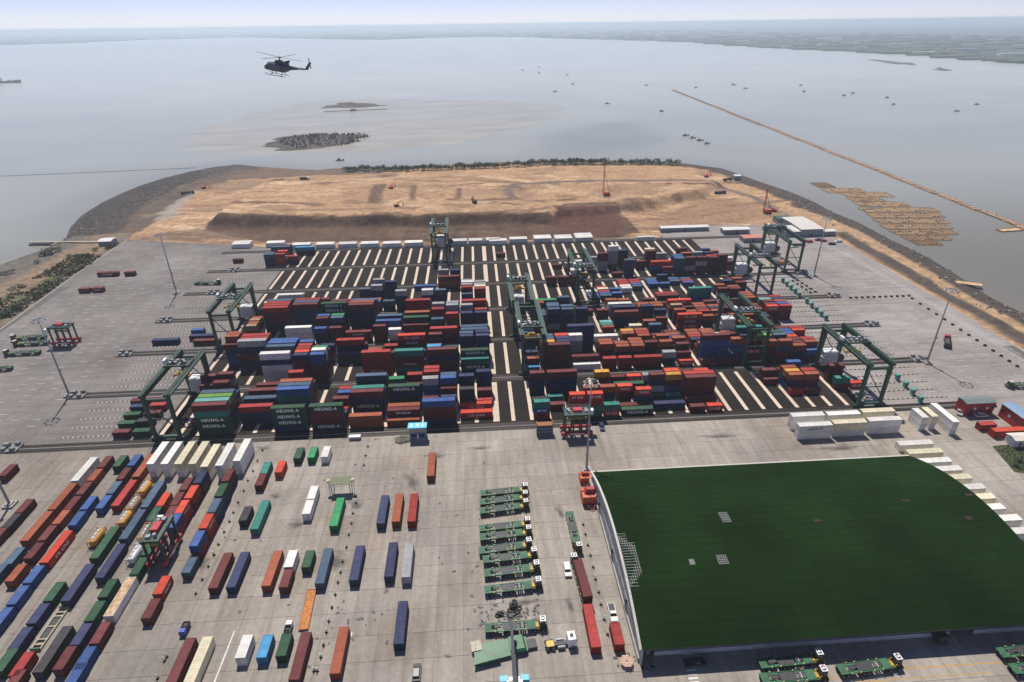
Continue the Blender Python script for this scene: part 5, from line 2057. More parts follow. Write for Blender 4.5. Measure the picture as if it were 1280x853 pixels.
    for i in range(n):
        y0, y1 = ys[i], ys[i+1]
        gt.hexa([(X0-.12, y0, zt(y0)-.55), (X0+.48, y0, zt(y0)-.55), (X0+.48, y1, zt(y1)-.55), (X0-.12, y1, zt(y1)-.55), (X0-.12, y0, zt(y0)+.14), (X0+.48, y0, zt(y0)+.14), (X0+.48, y1, zt(y1)+.14), (X0-.12, y1, zt(y1)+.14)])
    part('gable_trim', gt, mat('pale_trim', (.50, .48, .43), .8), r)
    pn = MB()
    for i in range(12):
        y0, y1 = Y0+6+i*3.9, Y0+6+i*3.9+3.5
        pn.box(X0+.42, X0+.5, y0, y1, 2.6, 5.2)
    part('wall_panel', pn, mat('metal_wall_panel', (.30, .33, .35), .6, .2), g)
    part('plinth', MB().box(X0+.15, X0+.498, Y0+1, Y1-1, 0, 1.3), CONC, g)
    fan = mat('fan_housing', (.06, .07, .085), .6)
    for y in (139, 120.5, 104):
        q = MB().box(X0+.1, X0+.41, y-1.2, y+1.2, 3.0, 5.0)
        for k in range(4):
            q.box(X0+.02, X0+.1, y-1.1, y+1.1, 3.2+k*.45, 3.4+k*.45)
        part('wall_fan', q, fan, g)
    gr = MB()
    for i in range(n):
        y0, y1 = ys[i], ys[i+1]
        gr.hexa([(X1-.9, y0, 0), (X1-.5, y0, 0), (X1-.5, y1, 0), (X1-.9, y1, 0), (X1-.9, y0, zt(y0)-.2), (X1-.5, y0, zt(y0)-.2), (X1-.5, y1, zt(y1)-.2), (X1-.9, y1, zt(y1)-.2)])
    part('gable_wall', gr, wallm, r)
    # front: low white wall, columns, eave beam; the hall behind stands open
    part('front_wall', MB().box(X0+4.5, 111, 90.6, 90.95, 0, 1.35).box(117.5, X1-1, 90.6, 90.95, 0, 1.35).box(X0+4.5, 111, 90.5, 91.05, 1.35, 1.5).box(117.5, X1-1, 90.5, 91.05, 1.35, 1.5), mat('pale_front_wall', (.60, .60, .58), .8, 0, .5, .1), r)
    for k in range(12):
        x = X0+3+k*9.2
        part('column', MB().box(x-.35, x+.35, 91.1, 91.8, 0, zt(91.1)-.45), CONC, r)
    part('eave_beam', MB().box(X0, X1, Y0+.05, Y0+.35, ZE-.55, ZE-.06), mat('dark_gutter', (.05, .05, .055), .6), r)
    part('back_wall', MB().box(X0+.92, X1-.92, Y1-1.4, Y1-1.0, 0, ZE+.1), wallm, r)
    part('gutter', MB().box(X0, X1, Y1-.1, Y1+.5, ZE-.35, ZE+.02), mat('pale_trim', (.50, .48, .43)), r)
    part('corner_canopy', MB().hexa([(X0-.6, Y1-9, 3.0), (X0+.45, Y1-9, 3.0), (X0+.45, Y1-.5, 3.0), (X0-.6, Y1-.5, 3.0), (X0-.6, Y1-9, 3.2), (X0+.45, Y1-9, 4.2), (X0+.45, Y1-.5, 4.2), (X0-.6, Y1-.5, 3.2)]), CONC, g)
    return r


warehouse()
p = at(1165, 792)
fk = thing('parked_lorry', 'dark lorry backing into the gap of warehouse front wall', 'lorry', (p[0], p[1], 0), -math.pi/2)
part('box_body', MB().box(-5.5, 1.2, -1.25, 1.25, 1.1, 3.7), DARKST, fk)
part('cab', MB().taper((2.4, 0, .6), (2.0, 2.4), (2.3, 0, 2.9), (1.7, 2.3)), BLACKP, fk)
for x in (-4.6, -3.4, 2.4):
    for sy in (-1, 1):
        wheel('wheel', fk, x, sy*1.0, .5, .5, .4)

# ------------------------------------------------------------------ blue gate cabin, racks, checkpoint canopy
p = at(523, 551)
cb = thing('gate_cabin', 'blue and grey cabin with sky blue roof at block front', 'cabin', (p[0], p[1], 0))
part('base', MB().box(-3.3, 3.3, 0, 2.8, 0, .5).box(-3.0, 3.0, -.8, 0, 0, .25), CONC, cb)
part('walls', MB().box(-3.0, 3.0, .2, 2.7, .5, 3.6), mat('cabin_wall_blue', (.10, .17, .28), .6), cb)
part('upper_wall', MB().box(-3.05, 3.05, .1, 2.75, 3.6, 5.6), GREYP, cb)
part('window', MB().box(-2.4, -.4, .14, .195, 1.6, 2.8).box(.3, 2.4, .14, .195, 1.6, 2.8), GLASS, cb)
part('door', MB().box(-.32, .22, .15, .195, .5, 2.6), WHITE, cb)
rf = part('roof', MB().box(-3.4, 3.4, -.3, 3.1, 5.6, 5.8), mat('sky_blue_roof', (.08, .50, .78), .5, 0, 1, .1), cb)
for x in (-2.2, 0, 1.9):
    part('roof_panel', MB().box(x-.6, x+.6, .3, 2.5, 5.8, 5.86), mat('pale_roof_panel', (.35, .70, .85), .5), rf)
p = at(444, 549)
q = thing('white_box', 'small white equipment box on ground below the front rail', 'box', (p[0], p[1], 0))
part('body', MB().box(-2.0, 2.0, -.7, .7, .1, 1.3), GREYP, q)
part('lid', MB().box(-2.1, 2.1, -.8, .8, 1.3, 1.42), WHITE, q)
for x in (-1.65, 1.65):
    part('foot', MB().box(x-.15, x+.15, -.6, .6, 0, .1), DARKST, q)
p = at(681, 545)
rk = thing('steel_rack', 'stack of grey folded flat racks left of straddle carrier', 'rack', (p[0], p[1], 0))
for k in range(4):
    f = MB().box(-3.0, 3.0, .1, 2.5, k*1.35+.15, k*1.35+.45)
    for x in (-2.9, 2.9):
        f.box(x-.12, x+.12, .1, 2.5, k*1.35, k*1.35+1.2)
    part('flat_rack', f, GREYP if k < 3 else RUST, rk)
p = at(427, 619)
cp = thing('checkpoint_canopy', 'olive canopy on posts with lamps beside long bright green container', 'canopy', (p[0], p[1], 0))
for x in (-2.9, 2.9):
    for y in (.2, 2.8):
        part('post', MB().box(x-.1, x+.1, y-.1, y+.1, 0, 4.4), STEEL, cp)
part('roof', MB().hexa([(-3.3, -.2, 4.4), (3.3, -.2, 4.4), (3.3, 3.2, 4.6), (-3.3, 3.2, 4.6), (-3.3, -.2, 4.55), (3.3, -.2, 4.55), (3.3, 3.2, 4.75), (-3.3, 3.2, 4.75)]), mat('olive_roof', (.13, .16, .08), .7), cp)
for x in (-3.9, 3.9):
    part('lamp', MB().cyl((x, 1.5, 0), (x, 1.5, 4.0), .09, n=8).loft([[(x+rr*math.cos(t*.785), 1.5+rr*math.sin(t*.785), z_) for t in range(8)] for rr, z_ in ((.3, 4.0), (.7, 4.4), (.7, 4.9), (.3, 5.2))], 1), [STEEL, mat('cream_lamp', (.7, .5, .3), .5)], cp)
# weigh frames at the block front, where a lane was dug up
p = at(505, 550)
gp = thing('earth_heap', 'small heap of greenish rubble left of the blue cabin', 'heap', (p[0], p[1], 0))
h = MB()
rr_ = random.Random(3)
rings = []
for rad, z_ in ((2.6, 0), (1.9, .5), (1.0, .9), (.3, 1.1)):
    rings.append([(rad*1.5*math.cos(t*.628)*(1+.25*rr_.uniform(-1, 1)), rad*math.sin(t*.628)*(1+.25*rr_.uniform(-1, 1)), z_*(1+.2*rr_.uniform(-1, 1))) for t in range(10)])
h.loft(rings)
part('heap', h, mat('olive_rubble', (.13, .13, .085), .95, 0, 2, .4), gp)

# ------------------------------------------------------------------ rusty flat rack, empty flat rack, tanks
p, q = at(389, 741, .4), at(380, 783, .4)
fr = thing('flat_rack', 'rusty orange flat rack lying on the apron', 'flat rack', ((p[0]+q[0])/2, (p[1]+q[1])/2, 0), math.atan2(p[1]-q[1], p[0]-q[0]))
part('deck', MB().box(-6, 6, -1.2, 1.2, .25, .42), mat('rust_orange_deck', (.46, .17, .04), .8, 0, 1.5, .3), fr)
b_ = MB()
for y in (-1.15, 1.15):
    b_.box(-6.05, 6.05, y-.07, y+.07, .0, .5)
part('side_rail', b_, RUST, fr)
for x in (-6.05, 6.05):
    part('end_wall', MB().box(x-.1, x+.1, -1.2, 1.2, 0, .55), RUST, fr)
p = at(43.6, 812.3, .6)
er = thing('flat_rack', 'empty pale flat rack with open bays among dark containers', 'flat rack', (p[0], p[1]+LONG/2, 0), math.pi/2, None)
cm = mat('weathered_cream_frame', (.45, .40, .30), .7, 0, 2, .25)
f = MB()
for y in (-1.1, 1.1):
    f.box(-6.1, 6.1, y-.12, y+.12, .1, .6)
for x in (-6, -4.6, -3.2, 0.4, 3.4, 4.6, 6):
    f.box(x-.14, x+.14, -1.1, 1.1, .2, .58)
part('frame', f, cm, er)
part('floor', MB().box(-3.1, 3.3, -.98, .98, .25, .33), DARKST, er)
for x in (-6, 6):
    part('end_wall', MB().box(x-.1, x+.1, -1.2, 1.2, .1, 1.0), TGREEN, er)
p = at(134.9, 770.3, 2.6)
ot = thing('open_top_container', 'rust stained open top container with white sides', 'container', (p[0], p[1]+LONG/2, 0), math.pi/2)
m_ = cmeshes(LONG, 2.6, 'W')
link('frame', m_['frame'], ot)
link('walls', m_['walls'], ot)
d_ = link('door', m_['door'], ot)
d_ = link('door', m_['door2'], ot)
part('tarpaulin', MB().box(-5.9, 5.9, -1.1, 1.1, 2.45, 2.58), mat('rusty_tarpaulin', (.55, .25, .07), .8, 0, .9, .5, 0, 'Object', 0, (.66, .50, .32)), ot)


def tank(px, py, m_, label):
    p = at(px, py, 2.5)
    r = thing('tank_container', label, 'tank container', (p[0], p[1]+SHORT/2, 0), math.pi/2, 'tank containers in the lines at lower left')
    part('tank', MB().loft([[(x, rr*math.cos(t*math.pi/8), 1.35+rr*math.sin(t*math.pi/8)) for t in range(16)] for x, rr in ((-2.9, .4), (-2.75, .9), (-2.4, 1.13), (2.4, 1.13), (2.75, .9), (2.9, .4))]), m_, r, True)
    f = MB()
    for x in (-2.95, 2.95):
        for y in (-1.15, 1.15):
            f.box(x-.08, x+.08, y-.08, y+.08, 0, 2.6)
        f.box(x-.07, x+.07, -1.1, 1.1, 2.45, 2.58).box(x-.07, x+.07, -1.1, 1.1, .05, .2)
    for y in (-1.15, 1.15):
        f.box(-2.9, 2.9, y-.06, y+.06, .05, .2)
        f.beam((-2.9, y, 2.5), (-1.6, y, .2), .09, .09).beam((2.9, y, 2.5), (1.6, y, .2), .09, .09)
    part('frame', f, m_, r)
    part('catwalk', MB().box(-2.2, 2.2, -.3, .3, 2.5, 2.56), GREYP, r)
    mh = MB()
    for x in (-1.4, 0, 1.4):
        mh.cyl((x, 0, 2.56), (x, 0, 2.72), .28, n=10)
    part('manhole', mh, WHITE, r)
    return r


AM = mat('tank_amber_paint', (.60, .29, .05), .5, 0, 1, .2, .12)
BR = mat('tank_brown_paint', (.36, .20, .10), .5, 0, 1, .25)
SV = mat('tank_silver', (.70, .71, .72), .35, .3, 1, .1)
for px, py, m_, lab in ((112.5, 677.8, AM, 'amber tank container standing alone left of green line'), (174.4, 615, AM, 'amber tank container, farthest in the tank line'), (161, 635.3, BR, 'brown tank container, second in the tank line'), (148.7, 654, AM, 'amber tank container, third in tank line, beside steel blue box'), (175.4, 672.2, AM, 'amber tank container left of the straddle carrier'), (161, 699.5, SV, 'silver tank container beside the dark green boxes')):
    tank(px, py, m_, lab)

# ------------------------------------------------------------------ mobile crane, wreck, white tractor, tyres, reel, hooks
p = at(643, 852)
mc = thing('mobile_crane', 'mobile crane with dark boom and cyan outriggers at bottom', 'mobile crane', (p[0], p[1]-3, 0), math.pi/2)
part('carrier', MB().box(-6, 3.2, -1.3, 1.3, .8, 1.5), WHITE, mc)
part('cab', MB().taper((-4.8, 0, 1.5), (1.8, 2.4), (-4.8, 0, 2.9), (1.5, 2.2)), WHITE, mc)
part('turret', MB().taper((.2, .3, 1.5), (3.4, 2.2), (0, .3, 2.9), (2.8, 2.0)), BLACKP, mc)
part('boom', MB().beam((-1.5, 0, 2.9), (6.0, 0, 5.2), .95, 1.0).beam((6.0, 0, 5.2), (14.0, 0, 7.6), .7, .8), mat('boom_dark', (.05, .055, .065), .5), mc)
part('boom_head', MB().cbox((14.2, 0, 7.6), (1.0, 1.0, 1.2)), DARKST, mc)
part('hoist_rope', MB().cyl((14.3, 0, 7.2), (14.3, 0, 3.2), .05, n=6), DARKST, mc)
cy = mat('cyan_paint', (.03, .40, .55), .45)
for y in (-2.4, 2.4):
    part('outrigger', MB().box(2.2, 3.6, y-.9, y+.9, .5, 1.5).cyl((2.9, y, 0), (2.9, y, .5), .3, n=8), cy, mc)
    part('fender', MB().box(-1.5, 2.0, y*.62-.3, y*.62+.3, 1.5, 2.0), WHITE, mc)
for x in (-5, -3.6, .4, 1.7):
    for sy in (-1, 1):
        wheel('wheel', mc, x, sy*1.1, .55, .55, .45)
p = at(640, 812)
gs = thing('tilted_trailer', 'wrecked green trailer under the mobile crane boom', 'trailer', (p[0], p[1], 0), .14)
gs.scale = (1.12, 1.35, 1.0)
WG_ = mat('bright_wreck_green', (.018, .125, .045), .5, 0, .8, .25)
part('bed', MB().hexa([(-8.4, -2.0, .6), (3.2, -1.4, 1.0), (3.2, 1.2, 1.4), (-8.0, 1.8, 1.0), (-8.4, -2.0, .8), (3.2, -1.4, 1.2), (3.2, 1.2, 1.6), (-8.0, 1.8, 1.2)]), WG_, gs)
part('side_panel', MB().hexa([(-8.4, -2.1, .5), (-3.0, -1.9, .6), (-3.0, -1.7, .6), (-8.4, -1.9, .5), (-8.6, -2.3, 1.6), (-3.0, -2.0, 1.7), (-3.0, -1.8, 1.7), (-8.6, -2.1, 1.6)]), WG_, gs)
part('head_board', MB().taper((1.2, 0, 1.5), (3.4, 3.0), (1.0, .2, 2.0), (3.0, 2.7)), WG_, gs)
part('end_block', MB().box(-8.6, -6.4, .4, 2.4, .4, 1.3), mat('weathered_cream_frame', (.45, .40, .30)), gs)
for b_ in (MB().box(-6.5, -4, -.9, .9, .2, .6), MB().box(2.0, 5.4, -.9, .9, .3, .9)):
    part('axle', b_, DARKST, gs)
p = at(712, 806)
wt = thing('road_tractor', 'white cabbed tractor unit coupled to the wrecked trailer', 'tractor unit', (p[0]-1.5, p[1], 0), .08)
part('chassis', MB().box(-4.6, 2.6, -.5, .5, .6, 1.0), DARKST, wt)
c = part('cab', MB().taper((2.0, 0, .6), (2.2, 2.5), (1.9, 0, 3.2), (1.9, 2.35)), WHITE, wt)
part('windscreen', MB().box(3.0, 3.1, -1.05, 1.05, 1.8, 2.7), GLASS, c)
part('sunroof', MB().box(1.5, 2.3, -.5, .5, 3.2, 3.24), DARKST, c)
for y in (-1.0, 1.0):
    part('fuel_tank', MB().cyl((-1.6, y, .8), (.2, y, .8), .35, n=10), STEEL, wt)
part('fifth_wheel', MB().box(-4.2, -2.4, -.8, .8, 1.0, 1.3), YELLOW, wt)
for x in (-4.0, -2.7, 2.0):
    for sy in (-1, 1):
        wheel('wheel', wt, x, sy*1.0, .52, .52, .5)
p = at(639, 764)
rt_ = random.Random(5)
tyre_mesh = None
tm = MB()
for k in range(14):
    a0, a1 = 2*math.pi*k/14, 2*math.pi*(k+1)/14
    pr = [(.38, -.16), (.62, -.18), (.66, 0), (.62, .18), (.38, .16)]
    for (ra, za), (rb, zb) in zip(pr, pr[1:]+pr[:1]):
        tm.poly([(ra*math.cos(a0), ra*math.sin(a0), za), (ra*math.cos(a1), ra*math.sin(a1), za), (rb*math.cos(a1), rb*math.sin(a1), zb), (rb*math.cos(a0), rb*math.sin(a0), zb)])
tyre_mesh = tm.mesh('old_tyre', RUBBER)
for k, (dx, dy, z_) in enumerate([(-3.6, -1.2, .19), (-2.4, -1.0, .19), (-3.0, -.9, .57), (-.3, 0, .19), (.9, .4, .19), (.2, 1.3, .19), (1.3, 1.6, .19), (.4, .8, .57), (.9, 1.3, .57), (.7, -1.0, .19), (-.6, -1.2, .19), (1.6, -.5, .19), (.6, .9, .95), (1.0, 2.7, .19), (2.2, .6, .19)]):
    o = link('old_tyre', tyre_mesh, None, (p[0]+dx, p[1]+dy, z_))
    o.rotation_euler = (rt_.uniform(-.1, .1), rt_.uniform(-.1, .1), rt_.random()*6)
    o.scale = (1.0, 1.0, 1.0)
    tag(o, 'old black tyre in the heap between the parked terminal trucks', 'tyre', 'tyres heaped between the terminal trucks')
p = at(783, 830)
cr = thing('cable_reel', 'wooden cable reel lying flat by the warehouse corner', 'cable reel', (p[0], p[1], 0))
cr.scale = (.85, .85, .85)
wd_ = mat('pink_wood', (.55, .36, .28), .8, 0, 1.5, .2)
part('drum', MB().cyl((0, 0, .1), (0, 0, 1.2), .9, n=16), mat('wound_cable', (.06, .06, .06), .7), cr)
part('lower_flange', MB().cyl((0, 0, 0), (0, 0, .12), 1.75, n=20), wd_, cr)
for k in range(7):
    yy = -1.5+k*.5
    hw = math.sqrt(max(.1, 1.78**2-yy*yy))
    part('flange_board', MB().box(-hw, hw, yy-.21, yy+.21, 1.2, 1.32+.01*(k % 2)), wd_, cr)
part('hub', MB().cyl((0, 0, 1.32), (0, 0, 1.36), .25, n=10), DARKST, cr)
for k, (px, py, sc2, lab) in enumerate([(731, 601, 1.2, 'orange crane block with red lattice, farther one at warehouse corner'), (737, 626, 1.75, 'large orange clamshell grab at the warehouse corner')]):
    p = at(px, py)
    gb = thing('clamshell_grab', lab, 'grab', (p[0], p[1], 0), 0, 'orange grabs left at the warehouse corner')
    for s in (-1, 1):
        part('jaw', MB().loft([[(x*sc2, s*.05*sc2+s*y*sc2, z_*sc2) for y, z_ in ((0, .1), (1.0, .2), (1.5, 1.0), (1.3, 2.0), (.1, 2.2))][::s] for x in (-1.5, 1.5)]), ORANGEP, gb)
    part('head_block', MB().taper((0, 0, 2.2*sc2), (2.2*sc2, 1.2*sc2), (0, 0, 3.0*sc2), (1.4*sc2, .8*sc2)), mat('grab_dark_red', (.35, .04, .03), .6), gb)
    part('arm', MB().beam((-1.2*sc2, -1.4*sc2, 1.2*sc2), (0, -2.8*sc2, .3), .18, .18).beam((1.2*sc2, -1.4*sc2, 1.2*sc2), (0, -2.8*sc2, .3), .18, .18).beam((-1.0, 0, 2.2*sc2), (0, -1.3*sc2, 2.0*sc2), .2, .2), mat('grab_dark_red', (.35, .04, .03)), gb)

# ------------------------------------------------------------------ marker posts
def make_post():
    r = thing('marker_post', 'small black and white marker post on the concrete apron', 'marker post', group='marker posts in lines on the apron')
    part('base', MB().taper((0, 0, 0), (.7, .7), (0, 0, .35), (.45, .45)), RUBBER, r)
    part('pole', MB().cyl((0, 0, .35), (0, 0, 1.5), .11, n=8), WHITE, r)
    return r


mp_ = make_post()
pts = [(180+a/5.332, 540+b/5.332) for a, b in ((790, 125), (757, 195), (727, 263), (693, 327), (665, 395), (628, 473), (597, 540), (570, 600), (535, 670), (497, 753), (465, 820))]
pts += [(180+a/5.232, 690+b/5.232) for a, b in ((460, 22), (422, 98), (382, 184), (340, 276), (135, 715), (90, 830), (150, 690))]
pts += [(370+a/5.332, 540+b/5.332) for a, b in ((480, 100), (465, 160), (453, 224), (400, 430), (400, 475), (380, 545), (370, 612), (352, 688), (337, 772))]
pts += [(370+a/5.232, 690+b/5.232) for a, b in ((305, 66), (292, 136), (275, 202), (257, 282), (235, 366), (215, 456), (200, 528), (180, 612), (163, 692), (140, 782), (118, 780))]
pts += [(570+a/5.565, 710+b/5.565) for a, b in ((970, 82), (993, 172), (1032, 362), (1055, 466), (1008, 258))]
pts += [(570+a/5.82, 590+b/5.82) for a, b in ((925, 386), (942, 456), (960, 536), (978, 611), (998, 696))]
for k, (px, py) in enumerate(pts):
    p = at(px, py)
    ln = 'line beside the two-high containers' if k < 14 and py < 760 and px > 200 else 'scatter near the cream reefer' if k < 18 else 'line through the middle of the apron' if k < 38 else 'line along the warehouse wall'
    place(mp_, (p[0], p[1], 0), rng.random(), f'small black and white marker post in the {ln}', k == 0)


def make_bollard():
    r = thing('kerb_bollard', 'dark round bollard standing on the right outer lanes', 'bollard', group='dark bollards in rows on the right lanes')
    part('body', MB().cyl((0, 0, 0), (0, 0, .9), .75, .6, n=12), RUBBER, r)
    part('cap', MB().cyl((0, 0, .9), (0, 0, 1.0), .45, n=12), GREYP, r)
    return r


bo = make_bollard()
bp_ = [(1063+i*7.3, 373-.25*i) for i in range(11)]+[(1140+i*10.1, 374+i*6.5) for i in range(14)]+[(991+i*5.5, 352+i*3.6) for i in range(5)]+[(997+i*5.5, 351+i*3.6) for i in range(5)]
for k, (px, py) in enumerate(bp_):
    p = at(px, py)
    ln = 'row across the right lanes' if k < 11 else 'slanting row along the right kerb' if k < 25 else 'double row beside the far green kiosks'
    place(bo, (p[0], p[1], 0), 0, f'dark round bollard standing in the {ln}', k == 0)

# ------------------------------------------------------------------ red container compound, hut, grass
def gable_shed(name, label, cat, x0, x1, y0, y1, z0, z1, rise, wallm, roofm, axis='x', doors=()):
    r = thing(name, label, cat, ((x0+x1)/2, (y0+y1)/2, 0))
    hx, hy = (x1-x0)/2, (y1-y0)/2
    part('walls', MB().box(-hx, hx, -hy, hy, 0, z1), wallm, r)
    m = MB()
    o = .35
    if axis == 'x':
        m.hexa([(-hx-o, -hy-o, z1+.01), (hx+o, -hy-o, z1+.01), (hx+o, 0, z1+rise), (-hx-o, 0, z1+rise), (-hx-o, -hy-o, z1+.16), (hx+o, -hy-o, z1+.16), (hx+o, 0, z1+rise+.15), (-hx-o, 0, z1+rise+.15)])
        m.hexa([(-hx-o, .01, z1+rise), (hx+o, .01, z1+rise), (hx+o, hy+o, z1+.01), (-hx-o, hy+o, z1+.01), (-hx-o, .01, z1+rise+.15), (hx+o, .01, z1+rise+.15), (hx+o, hy+o, z1+.16), (-hx-o, hy+o, z1+.16)])
    else:
        m.hexa([(-hx-o, -hy-o, z1+.01), (0, -hy-o, z1+rise), (0, hy+o, z1+rise), (-hx-o, hy+o, z1+.01), (-hx-o, -hy-o, z1+.16), (0, -hy-o, z1+rise+.15), (0, hy+o, z1+rise+.15), (-hx-o, hy+o, z1+.16)])
        m.hexa([(.01, -hy-o, z1+rise), (hx+o, -hy-o, z1+.01), (hx+o, hy+o, z1+.01), (.01, hy+o, z1+rise), (.01, -hy-o, z1+rise+.15), (hx+o, -hy-o, z1+.16), (hx+o, hy+o, z1+.16), (.01, hy+o, z1+rise+.15)])
    part('roof', m, roofm, r)
    for dx in doors:
        part('door', MB().box(dx-.5, dx+.5, -hy-.05, -hy-.005, .05, 2.1), BLACKP, r)
    return r, hx, hy


redwall = mat('red_cabin_wall', (.34, .022, .022), .6, 0, .8, .2)
a_, b_ = at(1203, 520), at(1238, 521)
s1, hx, hy = gable_shed('site_cabin', 'red cabin row with grey green roof, back of the compound', 'cabin', a_[0], b_[0]+1.5, a_[1], a_[1]+4.5, 0, 5.4, .5, redwall, mat('grey_green_roof', (.16, .19, .18), .6), 'x', (-3, 1, 4))
for k in range(5):
    part('window', MB().box(-hx+1+k*2.4, -hx+2+k*2.4, -hy-.04, -hy-.005, 2.6, 3.5), WHITE if k % 2 else GLASS, s1)
a_, b_ = at(1243, 522), at(1273, 545)
s2, hx, hy = gable_shed('site_cabin', 'red cabin row with blue roof along the compound side', 'cabin', a_[0]+2.0, a_[0]+6.5, b_[1]+3, a_[1]+1.0, 0, 5.4, .4, redwall, mat('blue_grey_roof', (.20, .30, .42), .6), 'y')
for k in range(4):
    part('window', MB().box(-hx-.04, -hx-.005, -hy+1.5+k*3.2, -hy+2.6+k*3.2, 2.4, 3.4), WHITE if k == 1 else GLASS, s2)
p = at(1246, 548)
o = thing('long_container', 'red long container with orange roof at front of the compound', 'container', (p[0]+4.5, p[1]+1.2, .01), 0)
cparts(o, LONG, 2.9, 'O')
p = at(1226, 541)
o = thing('short_container', 'red short container at front left of the compound, beside long one', 'container', (p[0]+3.0, p[1]+2.0, .01), 0)
cparts(o, SHORT, 2.6, 'R')
a_ = at(1266, 560)
s3, hx, hy = gable_shed('small_hut', 'small white hut with brown door at the right edge', 'hut', a_[0], a_[0]+6.5, a_[1], a_[1]+4, 0, 3.0, .6, mat('hut_wall', (.62, .64, .66), .7), mat('hut_roof', (.62, .58, .50), .7), 'x')
part('door', MB().box(-1.6, -.6, -hy-.05, -hy-.005, .05, 2.2), mat('brown_door', (.30, .13, .04), .6), s3)
part('window', MB().box(.3, 1.6, -hy-.05, -hy-.005, 1.0, 2.1), GLASS, s3)
gp_ = [at(*q) for q in ((1240, 558), (1300, 552), (1330, 588), (1300, 596), (1268, 590))]
gb_ = MB()
gb_.poly([(q[0], q[1], .02) for q in gp_])
gb_.poly([(q[0], q[1], .06) for q in gp_])
struct(part('lawn', gb_, mat('lawn_soil', (.06, .068, .026), .95, 0, .6, .4, 0, 'World')), 'structure', 'grass patch beside the red compound')
gm = MB()
gx = np.array(gp_)
for k in range(2600):
    x, y = rng.uniform(gx[:, 0].min(), gx[:, 0].max()), rng.uniform(gx[:, 1].min(), gx[:, 1].max())
    if sdist(np.array([x]), np.array([y]), gp_)[0] < .2:
        continue
    t, hh = rng.random()*6.28, rng.uniform(.15, .45)
    dx, dy = .16*math.cos(t), .16*math.sin(t)
    gm.poly([(x-dx, y-dy, .06), (x+dx, y+dy, .06), (x+rng.uniform(-.1, .1), y+rng.uniform(-.1, .1), .06+hh)])
struct(part('lawn_grass', gm, mat('grass_blades', (.075, .095, .03), .9, 0, .8, .4, 0, 'World')), 'stuff', 'short dull grass beside the red compound')
# sheds at the far right corner of the yard
ws = mat('white_shed_roof', (.62, .61, .58), .6, 0, .3, .06)
gw_ = mat('grey_shed_wall', (.26, .27, .28), .7)
for k, (x0p, x1p, yp, dep, zz, roofm, lab) in enumerate([(904, 938, 293.5, 6, 3.2, ws, 'white roofed shed left of the far right yard corner'), (929, 955, 303.5, 7, 3.0, mat('terracotta_roof', (.50, .20, .13), .7), 'terracotta roofed shed near the far right crane'),
                                                       (960, 976, 293, 10, 3.4, ws, 'white roofed shed between the far crane legs'), (981, 1001, 296.5, 14, 3.6, ws, 'long white roofed shed beside the large white hall'),
                                                       (1000, 1029, 296, 30, 5.0, mat('cream_hall_roof', (.56, .53, .48), .7), 'large cream roofed hall at the far right corner'), (1027, 1045, 295.5, 5, 3.2, ws, 'low white shed right of the large cream hall'),
                                                       (972, 990, 281, 9, 4.0, mat('dark_green_shed_roof', (.03, .09, .07), .6), 'dark green roofed shed behind the far sheds'), (826, 888, 290.5, 5, 2.8, ws, 'long low white shed on the sand right of centre')]):
    a_, b_ = at(x0p, yp), at(x1p, yp)
    gable_shed('site_shed', lab, 'shed', a_[0], b_[0], a_[1], a_[1]+dep, 0, zz, .5, gw_, roofm, 'x', (0,))
p = at(984, 329)
o = thing('yellow_spreader', 'yellow spreader frame on the ground beside the far right crane', 'spreader', (at(974, 331)[0], at(974, 331)[1], 0))
part('frame', MB().box(-6, 6, -.3, .3, .5, 1.2).box(-6.2, -5.6, -1.2, 1.2, .4, 1.0).box(5.6, 6.2, -1.2, 1.2, .4, 1.0), YELLOW, o)
part('headblock', MB().box(-2, 2, -1.2, 1.2, 1.2, 2.2), ORANGEP, o)
p = at(891, 222)
gable_shed('site_hut', 'small white hut near the far right tip of land', 'hut', at(918, 225)[0], at(926, 225)[0], at(918, 225)[1], at(918, 225)[1]+6, 0, 3.4, .5, gw_, ws)
gable_shed('jetty_hut', 'white roofed hut at the landward end of the left jetty', 'hut', at(124, 308)[0], at(139, 308)[0], at(124, 308)[1], at(124, 308)[1]+8, 0, 3.2, .6, gw_, ws)

# ------------------------------------------------------------------ stains and litter on the apron
sm1, sn, sb_ = nodes_mat('oil_stain')
sb_.inputs['Base Color'].default_value = (.03, .027, .025, 1)
sb_.inputs['Roughness'].default_value = .7
tc_ = sn.nodes.new('ShaderNodeTexCoord')
no_ = sn.nodes.new('ShaderNodeTexNoise')
no_.inputs['Scale'].default_value = .8
no_.inputs['Detail'].default_value = 8
ln_ = sn.nodes.new('ShaderNodeVectorMath')
ln_.operation = 'LENGTH'
sn.links.new(tc_.outputs['Object'], ln_.inputs[0])
sn.links.new(tc_.outputs['Object'], no_.inputs['Vector'])
sub = sn.nodes.new('ShaderNodeMath')
sub.operation = 'SUBTRACT'
sn.links.new(no_.outputs[0], sub.inputs[0])
dv = sn.nodes.new('ShaderNodeMath')
dv.operation = 'MULTIPLY'
dv.inputs[1].default_value = .30
sn.links.new(ln_.outputs['Value'], dv.inputs[0])
sn.links.new(dv.outputs[0], sub.inputs[1])
mr_ = sn.nodes.new('ShaderNodeMapRange')
mr_.inputs['From Min'].default_value, mr_.inputs['From Max'].default_value = .15, .5
mr_.inputs['To Max'].default_value = .5
sn.links.new(sub.outputs[0], mr_.inputs['Value'])
sn.links.new(mr_.outputs[0], sb_.inputs['Alpha'])
stain_m = MB().poly([(2*math.cos(t*.524), 2*math.sin(t*.524), 0) for t in range(12)]).mesh('oil_stain', sm1)
